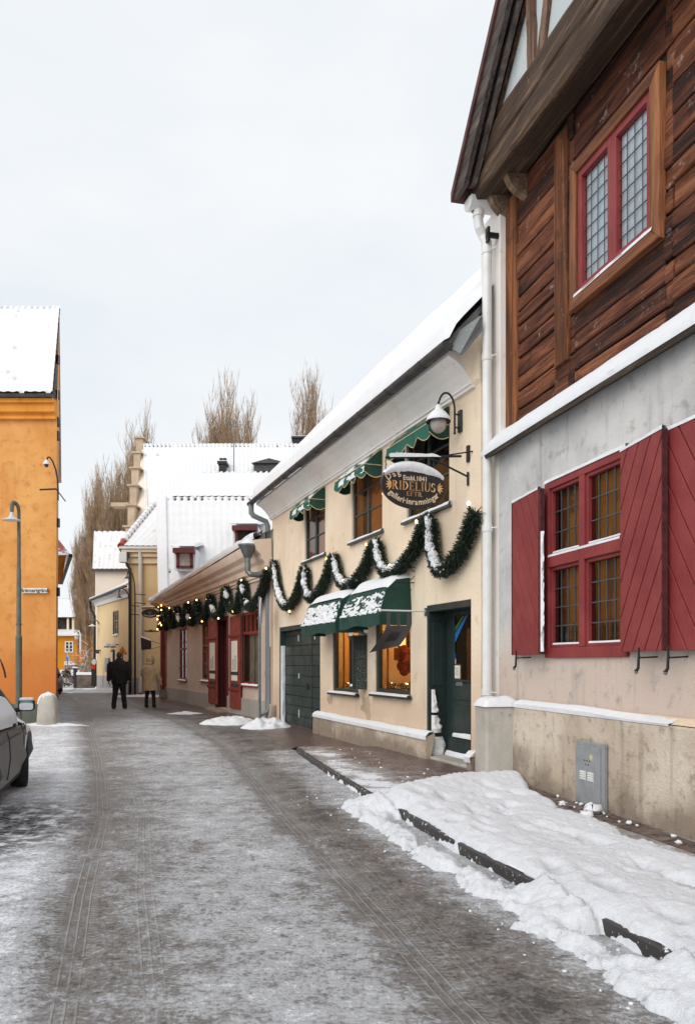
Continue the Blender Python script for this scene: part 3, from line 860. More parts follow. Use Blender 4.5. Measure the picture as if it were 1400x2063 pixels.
dp = TF.s(981, 0.11)
q = MB()
q.tube([(gx, 0.2, gzz - 0.06), (gx, 0.2, gzz - 0.26), (gx - 0.02, 0.19, gzz - 0.36), (dp + 0.07, 0.13, gzz - 0.44), (dp, 0.11, gzz - 0.56), (dp, 0.11, gzz - 0.8), (dp, 0.11, 3.0), (dp, 0.11, 1.08)], 0.062, 14)
pipe = q.build('downpipe', M['white_metal'], th, smooth=30)
q = MB()
q.tube([(gx, 0.2, gzz - 0.1), (gx, 0.2, gzz - 0.2)], 0.075, 14)
for zc in (TF.z(981, 720, .11), TF.z(981, 1065, .11), TF.z(981, 1395, .11), TF.z(981, 505, .11)):
    q.tube([(dp, 0.11, zc - 0.04), (dp, 0.11, zc + 0.04)], 0.071, 14); q.tube([(dp, 0.11, zc), (dp - 0.15, 0.03, zc)], 0.008, 6)
q.each('collar', M['white_metal'], pipe, smooth=30)
q = MB(); q.tube([(dp + 0.05, 0.10, 1.1), (dp + 0.05, 0.10, 0.28)], 0.04, 10); q.build('lower_pipe', M['white_metal'], pipe, smooth=30)
q = MB(); q.tube([(dp + 0.03, 0.12, 0.34), (dp + 0.03, 0.12, 0.02)], 0.05, 10); q.build('foot', plain('rusty_iron', S(84, 62, 56), 0.8, var=0.3, scale=20), pipe, smooth=30)
sx, sz_ = TF.hit(1008, 440, -0.02)
q = MB(); q.box(0.02, 0.06, -0.02, 0.16, 6.92, 6.98); q.box(0.0, 0.08, 0.12, 0.15, 6.86, 7.04); q.build('iron_hook', M['black_metal'], th)
# meter cabinet on the plinth
cb = TF.thing('meter_cabinet', 'grey metal meter cabinet with two louvred vents set against the stone plinth', 'cabinet', (TF.s(1160, 0.17) + TF.s(1216, 0.17)) / 2, 0.17, 0.1)
k1 = (TF.s(1160, .17) - TF.s(1217, .17)) / 2
cz0, cz1 = TF.z(1158, 1618, .17) - 0.1, TF.z(1161, 1491, .17) - 0.1
q = MB(); q.box(-k1, k1, -0.04, 0.0, cz0, cz1); q.build('body', M['cabinet'], cb, bevel=0.006)
q = MB(); q.box(-k1 + 0.05, k1 - 0.015, 0.0, 0.012, cz0 + 0.03, cz1 - 0.04); dr = q.build('door', M['cabinet'], cb, bevel=0.004)
H = cz1 - cz0
for cxx in (-0.05, 0.09):
    for j in range(4):
        zq = cz0 + H * (0.545 - j * 0.035)
        q = MB(); q.sweep([(0.012, zq), (0.03, zq - 0.006), (0.03, zq - 0.012), (0.012, zq - 0.026)], cxx - 0.045, cxx + 0.045); q.build('louvre', M['white_metal'], dr)
q = MB()
for i, j in ((0, 0), (1, 0), (2, 0), (0.5, 1), (1.5, 1)): q.box(-0.03 + i * 0.045, -0.016 + i * 0.045, 0.0115, 0.0145, cz0 + H * (0.70 - j * 0.06), cz0 + H * (0.70 - j * 0.06) + 0.014)
q.each('hole', M['ink'], dr)
q = MB()
for k in range(3):
    a = math.pi * k / 3; c_, s_ = math.cos(a), math.sin(a)
    q.add([(-0.055 + c_ * 0.035 * e - s_ * 0.006 * g, 0.0135, cz0 + H * 0.78 + s_ * 0.035 * e + c_ * 0.006 * g) for e, g in ((-1, -1), (1, -1), (1, 1), (-1, 1))], [(3, 2, 1, 0)])
q.build('star_mark', plain('pale_yellow', S(226, 220, 150), 0.6), dr)
# ------------------------------------------------------------------ cream gallery house
rh = RF.thing('gallery_house', 'cream plastered two storey house with snowy roof and green awnings', 'house')
RL = 10.52
def win_px(xf, xn, yb_f, yb_n, xt, yt):
    sf, sn = RF.s(xf), RF.s(xn)
    z0 = (RF.z(xf, yb_f) + RF.z(xn, yb_n)) / 2
    return sn, sf, z0, RF.z(xt, yt)
W3 = win_px(819, 905, 1052, 1015, 905, 812)
W2_ = win_px(709, 770, 1094, 1068, 770, 895)
W1 = win_px(614, 655, 1132, 1116, 655, 975)
zt_ = (W3[3] + W2_[3] + W1[3]) / 3
W3, W2_, W1 = [(a, b, c, min(zt_, 5.08)) for a, b, c, d in (W3, W2_, W1)]
GA = (RF.s(645), RF.s(562), -0.3, RF.z(561, 1265))
SA = (RF.s(722), RF.s(670), RF.z(670, 1393), 2.33)
SB = (RF.s(827), RF.s(756), RF.z(790, 1399), 2.33)
DO = (RF.s(949), RF.s(861), -0.3, (RF.z(861, 1223) + RF.z(949, 1204)) / 2)
print('R:', [tuple(round(q, 2) for q in h) for h in (W3, W2_, W1, GA, SA, SB, DO)])
m = MB()
m.wall(-0.02, RL, -0.3, 5.3, [W3, W2_, W1, GA, SA, SB, DO], 0.0, 0.22)
m.shell(-0.02, RL, -0.3, 5.6, 7.0)
m.poly([(RL, 0.0, 5.55), (RL, -3.0, 9.35), (RL, -7.0, 5.55)])
m.build('wall', M['cream'], rh)
# grey bare-mortar patches of old plaster
m = MB()
for (px, py, r, sd) in ((738, 1425, 0.19, 1), (664, 1406, 0.12, 2)):
    s_, z_ = RF.hit(px, py); pts = []
    for k in range(22):
        a = 2 * math.pi * k / 22; rr = r * (0.55 + 0.9 * float(vnoise(k * 0.7, sd * 5.0, 3)))
        pts.append((s_ + rr * 1.2 * math.cos(a), 0.004, z_ + rr * math.sin(a)))
    m.poly(pts[::-1])
m.each('bare_patch', plaster('bare_mortar', S(196, 172, 148), S(180, 158, 136), S(140, 122, 104), 3, 0.4, 0.2), rh)
m = MB()
pts = [RF.hit(*p) for p in ((952, 706), (950, 718), (957, 728), (955, 742), (960, 752), (968, 766))]
m.tube([(s_, 0.0, z_) for s_, z_ in pts], 0.008, 5); m.build('crack', M['ink'], rh)
# plinth
pz = 0.42
PA0, PA1 = RF.s(859, 0.12), RF.s(631, 0.12)
m = MB(); n = 26
xs = np.linspace(PA0, PA1, n); P = np.zeros((6, n, 3))
for i, (yy, zz) in enumerate(((0.13, -0.3), (0.13, 0.2), (0.12, pz - 0.03), (0.10, pz), (0.0, pz + 0.03), (-0.02, pz + 0.03))):
    P[i, :, 0] = xs; P[i, :, 1] = yy + 0.012 * (fbm(xs * 3, xs * 0 + i, 3) - 0.5); P[i, :, 2] = zz + 0.03 * (fbm(xs * 1.5, xs * 0, 9) - 0.5)
m.grid(P); m.poly([tuple(P[i, 0]) for i in range(6)]); m.poly([tuple(P[i, -1]) for i in range(6)][::-1])
m.build('plinth', M['stone'], rh)
snow_strip('plinth_snow', rh, PA0 - 0.02, PA1, [(0.14, pz - 0.05, 0), (0.14, pz - 0.02, 0.03), (0.09, pz, 0.06), (0.02, pz + 0.02, 0.05), (0.0, pz + 0.03, 0)], 70, 15)
m = MB(); m.box(RL - 0.42, RL - 0.02, 0, 0.1, -0.3, 0.45); m.box(-0.02, 0.10, 0.0, 0.16, -0.3, 0.26); m.each('corner_stone', M['stone'], rh, bevel=0.03)
snow_strip('corner_snow', rh, -0.04, 0.13, [(0.17, 0.2, 0.0), (0.18, 0.24, 0.03), (0.1, 0.27, 0.07), (0.0, 0.28, 0.06)], 10, 18)
# cornice
m = MB()
m.sweep([(-0.02, 5.12), (0.05, 5.12), (0.05, 5.16), (0.075, 5.165), (0.075, 5.20), (0.10, 5.24), (0.17, 5.33), (0.28, 5.43), (0.40, 5.49), (0.40, 5.55), (-0.02, 5.62)], 0.12, RL + 0.04)
m.build('cornice', M['cornice'], rh)
m = MB(); m.add([(0.12, -.02, 5.1), (-0.02, -.02, 5.1), (-0.02, -.02, 6.0), (0.12, -.02, 5.66), (0.12, .06, 5.2), (-0.02, .03, 5.2), (-0.02, .06, 6.0), (0.12, .30, 5.6)],
            [(0, 1, 5, 4), (4, 5, 6, 7), (0, 4, 7, 3), (3, 7, 6, 2), (1, 2, 6, 5)])
m.build('broken_cornice', M['cream'], rh)
# roof: tiles under deep smooth snow
ey, ez, ry, rz2 = 0.46, 5.56, -3.0, 9.28
m = MB()
m.prism([(-0.05, ey, ez), (-0.05, ry, rz2), (-0.05, 2 * ry - ey, ez), (-0.05, 2 * ry - ey, ez + 0.1), (-0.05, ry, rz2 + 0.1), (-0.05, ey, ez + 0.1)], (RL + 0.17, 0, 0))
ro = m.build('roof', M['zinc'], rh)
m = MB(); n = 90; k = 30
ss, tt = np.meshgrid(np.linspace(-0.1, RL + 0.14, n), np.linspace(0, 1, k))
thk = 0.13 * (np.clip(tt / 0.05, 0, 1) ** 0.5) * (0.8 + 0.4 * fbm(ss * 0.8, tt * 3, 6)) + 0.02
thk += 0.02 * (fbm(ss * 4, tt * 14, 16) - 0.5)
thk *= np.clip((ss + 0.11) / 0.1, 0, 1) ** 0.5 * np.clip((RL + 0.145 - ss) / 0.08, 0, 1) ** 0.5
sl_ = math.hypot(ry - ey, rz2 - ez); nyy, nzz = (rz2 - ez) / sl_, (ey - ry) / sl_
ss = ss + np.clip((1 - ss / 2), 0, 1) * (-.42) * sstep(.22, .30, tt)
P = np.stack([ss, ey + 0.04 + (ry - ey - 0.04) * tt + nyy * thk, ez + 0.1 + (rz2 - ez) * tt + nzz * thk], -1)
P[0, :, 2] -= 0.04
m.grid(P)
P2 = P.copy(); P2[..., 1] = 2 * ry - P2[..., 1]; m.grid(P2[:, ::-1])
m.build('snow_cover', M['roof_snow'], ro, smooth=60)
m = MB(); m.box(3.02, 3.2, -3.06, -2.94, 9.35, 9.5); m.build('ridge_tile', M['tile_dark'], ro)
# gutter with joints and the zinc flashing at the near end
gy, gzv = 0.52, 5.56
m = MB()
prof = [(gy + 0.078 * math.cos(a), gzv + 0.078 * math.sin(a)) for a in np.linspace(math.pi, 2 * math.pi, 12)] + [(gy + 0.07, gzv + 0.012), (gy - 0.07, gzv + 0.012)]
m.sweep(prof, -0.08, RL + 0.28)
gu = m.build('gutter', M['gutter'], rh, smooth=30)
m = MB()
for s_ in np.arange(0.6, RL, 1.15): m.sweep([(gy + 0.088 * math.cos(a), gzv + 0.088 * math.sin(a)) for a in np.linspace(math.pi, 2 * math.pi, 10)], s_, s_ + 0.05)
m.each('joint', M['gutter'], gu)
fl = [RF.hit(898, 690, .45), RF.hit(970, 634, .12), RF.hit(970, 660, .1), RF.hit(934, 713, .35)]
m = MB(); m.prism([(fl[0][0], .50, fl[0][1]), (fl[1][0], .12, fl[1][1]), (fl[2][0], .1, fl[2][1]), (fl[3][0], .40, fl[3][1])], (0.0, -0.02, -0.03)); m.build('flashing', M['frost_zinc'], rh)
# zinc downpipe at the far corner
DX = RL + 0.10
m = MB()
m.tube([(RL + 0.10, gy, gzv - 0.05), (RL + 0.10, gy, gzv - 0.26), (RL + 0.08, gy - 0.05, gzv - 0.34), (DX, 0.14, gzv - 0.46), (DX, 0.09, gzv - 0.58), (DX, 0.09, 4.0), (DX, 0.09, 0.0)], 0.068, 12)
dpi = m.build('downpipe', M['frost_zinc'], rh, smooth=30)
m = MB(); m.tube([(DX - 0.15, 0.09, 1.9), (DX - 0.15, 0.09, 0.36), (DX - 0.14, 0.15, 0.24), (DX - 0.12, 0.36, 0.16)], 0.05, 10)
m.tube([(DX - 0.15, 0.09, 1.1), (DX - 0.15, 0.09, 1.2)], 0.06, 10); m.tube([(DX, 0.09, 1.15), (DX, 0.09, 1.3)], 0.08, 10)
m.build('shoe_pipe', M['frost_zinc'], dpi, smooth=30)
# upper windows
for W, bl in ((W3, M['dark_room']), (W2_, M['orange_reflection']), (W1, M['orange_reflection'])):
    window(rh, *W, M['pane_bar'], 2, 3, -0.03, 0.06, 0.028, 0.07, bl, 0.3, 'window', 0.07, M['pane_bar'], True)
for W in (W3, W2_):
    hx = W[0] + 0.22 if W is W2_ else W[0] + 0.3
    m = MB(); m.lathe([(0.11, 0), (0.05, 0.10), (0.02, 0.12)], (hx, -0.2, W[2] + (W[3] - W[2]) * (0.50 if W is W2_ else 0.62)), 14)
    m.build('lamp_shade', M['lamp_glow'] if W is W2_ else M['tile'], rh, smooth=True)
# garage door
m = MB()
ga, gb, gc, gd = GA[0], GA[1], 0.0, GA[3]
m.box(gb - 0.10, gb, -0.2, -0.02, gc, gd); m.box(ga, gb - 0.10, -0.2, -0.02, gd - 0.10, gd)
gdo = m.build('garage_door', M['dark_green'], rh)
m = MB()
z_ = 0.02
while z_ < gd - 0.12:
    h = 0.235
    m.box(ga, gb - 0.11, -0.19, -0.14 + rnd(-.002, .002), z_, min(z_ + h - 0.012, gd - 0.105)); z_ += h
m.build('boarding', M['dark_green'], gdo, bevel=0.005)
m = MB()
sp = RF.s(629, -0.14)
m.box(sp - 0.012, sp + 0.012, -0.139, -0.132, 0.02, gd - 0.11); m.build('gap', M['ink'], gdo)
m = MB(); sx_, sz_ = RF.hit(619, 1383, -0.14); m.box(sx_ - 0.07, sx_ + 0.07, -0.139, -0.12, sz_ - 0.07, sz_ + 0.07); m.build('lock_plate', M['black_metal'], gdo, bevel=0.006)
m = MB()
for px, py, h in ((601, 1286, .07), (602, 1362, .06), (602, 1438, .09), (634, 1284, .05)):
    sx_, sz_ = RF.hit(px, py, -0.13); m.box(sx_ - 0.012, sx_ + 0.012, -0.139, -0.125, sz_ - h, sz_ + h)
m.each('white_mark', M['white_metal'], gdo)
m = MB()
zz = np.linspace(0.0, gd - 0.45, 50); P = np.zeros((4, 50, 3))
for i, (y_, k) in enumerate(((-0.135, 0), (-0.10, 0.03), (-0.05, 0.03), (-0.02, 0))):
    P[i, :, 0] = gb - 0.101 - k * (0.3 + vnoise(zz * 8, zz * 0 + i, 3)) * (1 - 0.7 * zz / gd); P[i, :, 1] = y_; P[i, :, 2] = zz
m.grid(P); m.build('blown_snow', M['snow'], gdo, smooth=True)
# display windows with a lit room behind
warm_wall = plaster('lit_room_wall', S(244, 206, 146), S(236, 190, 122), S(200, 150, 92), 1.2, 0.0, 0.3)
room_lamp = glow('room_lamp', (1.0, 0.60, 0.22, 1), 44.0)
a, b, c, d = SB[0] - 0.15, SA[1] + 0.15, SA[2] - 0.05, 2.45
m = MB(); dep = -1.1
m.quad((a, dep, c), (b, dep, c), (b, dep, d), (a, dep, d)); m.quad((a, -.25, c), (a, dep, c), (a, dep, d), (a, -.25, d)); m.quad((b, -.25, c), (b, -.25, d), (b, dep, d), (b, dep, c))
m.quad((a, -.25, c), (b, -.25, c), (b, dep, c), (a, dep, c)); m.quad((a, -.25, d), (a, dep, d), (b, dep, d), (b, -.25, d))
m.quad((a, -.25, c), (a, -.25, d), (SB[0], -.25, d), (SB[0], -.25, c)); m.quad((SB[1], -.25, c), (SB[1], -.25, d), (SA[0], -.25, d), (SA[0], -.25, c)); m.quad((SA[1], -.25, c), (SA[1], -.25, d), (b, -.25, d), (b, -.25, c))
rm = m.build('display_room', warm_wall, rh)
m = MB()
for q_ in (SA, SB):
    for t in (0.35, 0.75): m.lathe([(0.02, 0), (0.06, -0.02), (0.05, -0.09)], (q_[0] + (q_[1] - q_[0]) * t, -0.55, 2.42), 12)
m.each('ceiling_lamp', room_lamp, rm)
m = MB()
f1_, f2_, f3_ = RF.hit(815, 1290, dep), RF.hit(806, 1318, dep), RF.hit(697, 1310, dep)
for (s_, z_, ww, hh_) in ((f1_[0], f1_[1], .22, .17), (f2_[0], f2_[1], .2, .12), (f3_[0], f3_[1], .10, .5)):
    m.box(s_ - ww, s_ + ww, dep + 0.005, dep + 0.05, z_ - hh_, z_ + hh_)
m.each('picture_frame', M['frame_wood'], rm, bevel=0.01)
m = MB(); m.box(f1_[0] - .17, f1_[0] + .17, dep + 0.052, dep + 0.058, f1_[1] - .11, f1_[1] + .11); m.build('lit_picture', glow('lit_picture_glass', (1, .62, .2, 1), 1.6), rm)
m = MB()
wr_ = RF.hit(815, 1331, -.62)
for k in range(22):
    aa = 2 * math.pi * k / 22; m.ball((wr_[0] + 0.17 * math.cos(aa), -0.62, wr_[1] + 0.19 * math.sin(aa)), 0.055 + 0.02 * (k % 3), 8)
m.build('wreath', plain('dried_wreath', S(150, 60, 30), 0.8, var=0.3, scale=20), rm, smooth=True)
m = MB()
m.box(SB[0] + 0.12, SB[1] - 0.35, -1.0, -0.55, c, 1.1); m.box(SA[0] + 0.45, SA[1] - 0.1, -1.0, -0.8, c, 1.0); m.each('display_plinth', M['frame_wood'], rm)
m = MB()
for q_ in (SA, SB):
    for k in range(170):
        x = rnd(q_[0] + 0.06, q_[1] - 0.06); y_ = rnd(-0.5, -0.16); z_ = q_[2] + rnd(0.05, 0.16)
        m.tube([(x, y_, z_), (x + rnd(-.08, .08), y_ + rnd(-.05, .05), z_ + rnd(-.02, .06))], [0.014, 0.002], 4)
m.build('tinsel', M['frost_needles'], rm)
m = MB()
for q_ in (SA, SB):
    for k in range(5): m.ball((rnd(q_[0] + .1, q_[1] - .1), rnd(-.35, -.18), q_[2] + 0.17), 0.012, 6)
m.each('fairy_light', M['bulb'], rm)
for q_, sl_x in ((SA, 1), (SB, 1)):
    m = MB(); e = 0.06
    m.box(q_[0], q_[0] + e, -0.10, -0.02, q_[2], q_[3]); m.box(q_[1] - e * 1.5, q_[1], -0.10, -0.02, q_[2], q_[3])
    m.box(q_[0] + e, q_[1] - e * 1.5, -0.10, -0.02, q_[2], q_[2] + e * 1.2); m.box(q_[0] + e, q_[1] - e * 1.5, -0.10, -0.02, q_[3] - e, q_[3])
    sw = m.build('display_window', M['dark_green'], rh, bevel=0.008)
    m = MB(); m.quad((q_[1] - e, -.07, q_[2] + e), (q_[0] + e, -.07, q_[2] + e), (q_[0] + e, -.07, q_[3] - e), (q_[1] - e, -.07, q_[3] - e)); m.build('pane', M['glass'], sw)
    m = MB(); m.box(q_[0] - 0.06, q_[1] + 0.09, -0.02, 0.09, q_[2] - 0.06, q_[2] - 0.02); m.build('sill', M['dark_green'], sw, bevel=0.006)
    snow_strip('sill_snow', sw, q_[0] - 0.05, q_[1] + 0.08, [(0.09, q_[2] - 0.02, 0), (0.085, q_[2] - 0.02, 0.025), (0.02, q_[2] - 0.02, 0.04), (-0.01, q_[2] - 0.02, 0)], 30, 17)
# entrance: deep panelled reveal, half-glazed door, worn step
a, b, d = DO[0], DO[1], DO[3]; rc = -0.28
m = MB()
m.box(a + 0.002, b - 0.002, rc, 0.012, d - 0.10, d - 0.002)                                # head
m.box(b - 0.06, b - 0.002, rc, 0.012, 0.12, d - 0.10); m.box(a + 0.002, a + 0.02, rc, -0.0, 0.12, d - 0.10)
de = m.build('entrance', M['dark_green'], rh, bevel=0.008)
m = MB()
for z0_, z1_ in ((0.3, 0.62), (0.70, 1.05), (1.15, 2.1)): m.box(b - 0.072, b - 0.06, rc + 0.05, -0.05, z0_, z1_)
m.each('reveal_panel', M['dark_green'], de, bevel=0.006)
dl0, dl1, dz0, dz1 = a + 0.02, b - 0.06, 0.16, d - 0.10
gz0, gz1 = RF.z(905, 1369, rc), RF.z(905, 1242, rc)
m = MB(); e = 0.11
m.box(dl0, dl0 + 0.03, rc - 0.05, rc, dz0, dz1); m.box(dl1 - 0.24, dl1, rc - 0.05, rc, dz0, dz1)
m.box(dl0 + .03, dl1 - .24, rc - 0.05, rc, gz1, dz1); m.box(dl0 + .03, dl1 - .24, rc - 0.05, rc, dz0, gz0)
door = m.build('door', M['dark_green'], de, bevel=0.006)
m = MB(); m.box(dl0 + 0.05, dl1 - 0.26, rc, rc + 0.012, dz0 + 0.28, dz0 + 0.72); m.box(dl0 + 0.05, dl1 - 0.26, rc, rc + 0.012, dz0 + 0.80, gz0 - 0.05); m.box(dl0 + 0.02, dl1 - 0.26, rc, rc + 0.03, gz0 - 0.03, gz0)
m.each('door_panel', M['dark_green'], door, bevel=0.01)
m = MB(); m.quad((dl1 - .24, rc - .03, gz0), (dl0 + .03, rc - .03, gz0), (dl0 + .03, rc - .03, gz1), (dl1 - .24, rc - .03, gz1)); m.build('pane', M['glass'], door)
m = MB(); m.box(dl0, dl1, rc - 0.75, rc - 0.7, dz0, dz1); m.build('shop_inside', plain('dim_shop', S(96, 78, 60), 0.9, var=0.4, scale=3), door)
m = MB(); s_, z_ = RF.hit(927, 1378, rc); m.box(s_ - 0.10, s_ + 0.10, rc + 0.012, rc + 0.02, z_ - 0.03, z_ + 0.03); m.build('letter_slot', M['zinc'], door)
m = MB(); s_, z_ = RF.hit(896, 1365, rc); m.tube([(s_, rc, z_), (s_, rc + 0.05, z_), (s_ + 0.11, rc + 0.055, z_)], 0.012, 8); m.box(s_ - 0.02, s_ + 0.02, rc, rc + 0.008, z_ - 0.09, z_ + 0.06); m.build('handle', M['brass'], door)
def card(px, py, w_, h_, mat, y_=rc - 0.026, nm='notice'):
    s_, z_ = RF.hit(px, py, y_); q = MB(); q.box(s_ - w_, s_ + w_, y_ - 0.003, y_ + 0.003, z_ - h_, z_ + h_); return q.build(nm, mat, door), s_, z_
card(912, 1253, .055, .075, M['paper']); card(912, 1253, .035, .05, plain('sticker_violet', S(120, 90, 170), .6), rc - 0.022, 'notice_print')
card(914, 1333, .06, .045, M['paper']); card(915, 1322, .04, .04, M['blue'], rc - .022, 'notice_print')
card(921, 1355, .12, .125, M['frame_wood'], rc - 0.024, 'framed_notice'); o_, s_, z_ = card(921, 1354, .085, .095, M['paper'], rc - 0.018, 'framed_paper')
q = MB()
for k in range(5): q.box(s_ - 0.05 + 0.01 * (k % 2), s_ + 0.05 - 0.012 * (k % 3), rc - 0.0145, rc - 0.0135, z_ + 0.05 - k * 0.025, z_ + 0.056 - k * 0.025)
q.build('notice_lines', M['zinc'], door)
q = MB()
p0, p1 = RF.hit(909, 1306, rc - .02), RF.hit(942, 1240, rc - .02)
q.add([(p0[0], rc - .02, p0[1] - .05), (p0[0], rc - .02, p0[1] + .12), (p1[0], rc - .02, p1[1]), (p1[0] + .06, rc - .02, p1[1])], [(0, 1, 3, 2)]); q.build('poster_stripe', plain('poster_blue', S(30, 110, 180), .5), door)
q = MB(); q.add([(p0[0], rc - .021, p0[1] + .13), (p0[0], rc - .021, p0[1] + .22), (p1[0] + .16, rc - .021, p1[1]), (p1[0] + .10, rc - .021, p1[1])], [(0, 1, 2, 3)]); q.build('poster_stripe', plain('poster_green', S(60, 110, 60), .5), door)
m = MB(); m.box(a + .01, b - .01, rc - 0.02, 0.06, -0.3, 0.13); m.box(a - 0.02, b - 0.06, 0.06, 0.22, -0.3, 0.06); m.build('doorstep', M['grey_stone'], de, bevel=0.025)
for (z0_, z1_, sd) in ((0.13, 0.40, 1), (0.46, 0.72, 2), (0.76, 1.10, 3)):                 # snow blown against the reveal
    zz = np.linspace(z0_, z1_, 24); P = np.zeros((5, 24, 3))
    t = (zz - 0.13) / 1.0
    for i, q_ in enumerate((0, 0.25, 0.5, 0.75, 1)):
        wd = 0.22 * np.clip(1.15 - t, 0.12, 1) * (0.85 + 0.3 * vnoise(zz * 20, zz * 0 + sd, 3))
        P[i, :, 0] = b - 0.073 - (0.035 if 0 < i < 4 else 0.0) * (0.6 + 0.8 * vnoise(zz * 25, zz * 0 + i + sd, 5)); P[i, :, 1] = -0.03 - wd * q_; P[i, :, 2] = zz
    m = MB(); m.grid(P); m.build('blown_snow', M['dusty_snow'], de, smooth=True)
snow_strip('threshold_snow', de, a + 0.03, b - 0.1, [(rc + .05, .13, 0), (rc + .04, .14, .03), (rc + .012, .15, .05), (rc, .16, 0)], 30, 25)
snow_strip('kick_snow', de, dl0 + 0.03, dl1 - 0.26, [(rc + .035, dz0 + .26, 0), (rc + .03, dz0 + .27, .035), (rc + .01, dz0 + .28, .045), (rc, dz0 + .27, 0)], 30, 26)
# showcase between the display windows
sc0, sc1 = RF.s(741, 0.0), RF.s(704, 0.24)
kz0, kz1 = RF.z(757, 1391, .05), RF.z(757, 1283, .05)
sc = RF.thing('showcase', 'small dark green wall showcase with papers behind glass between two lit windows', 'showcase', (sc0 + sc1) / 2, 0, kz0)
k1 = (sc1 - sc0) / 2 * 0.8; kh = kz1 - kz0; kd = 0.26
m = MB(); m.box(-k1, k1, 0.005, kd - 0.03, 0, kh); m.box(-k1 - .02, k1 + .02, 0.005, kd + .02, kh, kh + .04); m.build('case', M['dark_green'], sc, bevel=0.006)
m = MB(); e = .05
m.box(-k1, -k1 + e, kd - .03, kd, 0, kh); m.box(k1 - e, k1, kd - .03, kd, 0, kh); m.box(-k1 + e, k1 - e, kd - .03, kd, 0, e); m.box(-k1 + e, k1 - e, kd - .03, kd, kh - e, kh)
fr_ = m.build('frame', M['dark_green'], sc)
m = MB(); m.box(-k1 + e, k1 - e, kd - .0295, kd - .026, e, kh - e); m.build('backing', plain('case_felt', S(96, 84, 78), .9), sc)
m = MB()
for z0_, z1_, ofs in ((.42, .62, -.04), (.20, .40, -.02), (.62, .74, -.05)): m.box(-k1 + .09 + ofs * .3, k1 - .16 + ofs, kd - .0255, kd - .022, z0_, z1_)
m.each('photo_print', M['net_blind'], sc)
m = MB(); m.quad((k1 - e, kd - .012, e), (-k1 + e, kd - .012, e), (-k1 + e, kd - .012, kh - e), (k1 - e, kd - .012, kh - e)); m.build('pane', M['glass'], sc)
snow_strip('snow_cap', sc, -k1 - .02, k1 + .02, [(kd + .025, kh + .03, 0), (kd + .02, kh + .04, .04), (.1, kh + .04, .06), (.0, kh + .04, .03)], 20, 33)
zz = np.linspace(.02, kh * .66, 20); P = np.zeros((4, 20, 3))
for i, q_ in enumerate((0, .3, .7, 1)): P[i, :, 0] = -k1 - (.025 if 0 < i < 3 else .001) * (0.5 + vnoise(zz * 20, zz * 0 + i, 3)); P[i, :, 1] = .03 + (.17 - .12 * zz / kh) * q_; P[i, :, 2] = zz
m = MB(); m.box(-k1 - .003, -k1, .012, kd - .04, .012, kh * .75); m.build('frosted_side', M['frost_green'], sc)
snow_strip('inner_snow', sc, -k1 + e, k1 - e, [(kd + .005, e, 0), (kd, e, .035), (kd - .02, e, .045), (kd - .026, e, .04)], 12, 36)

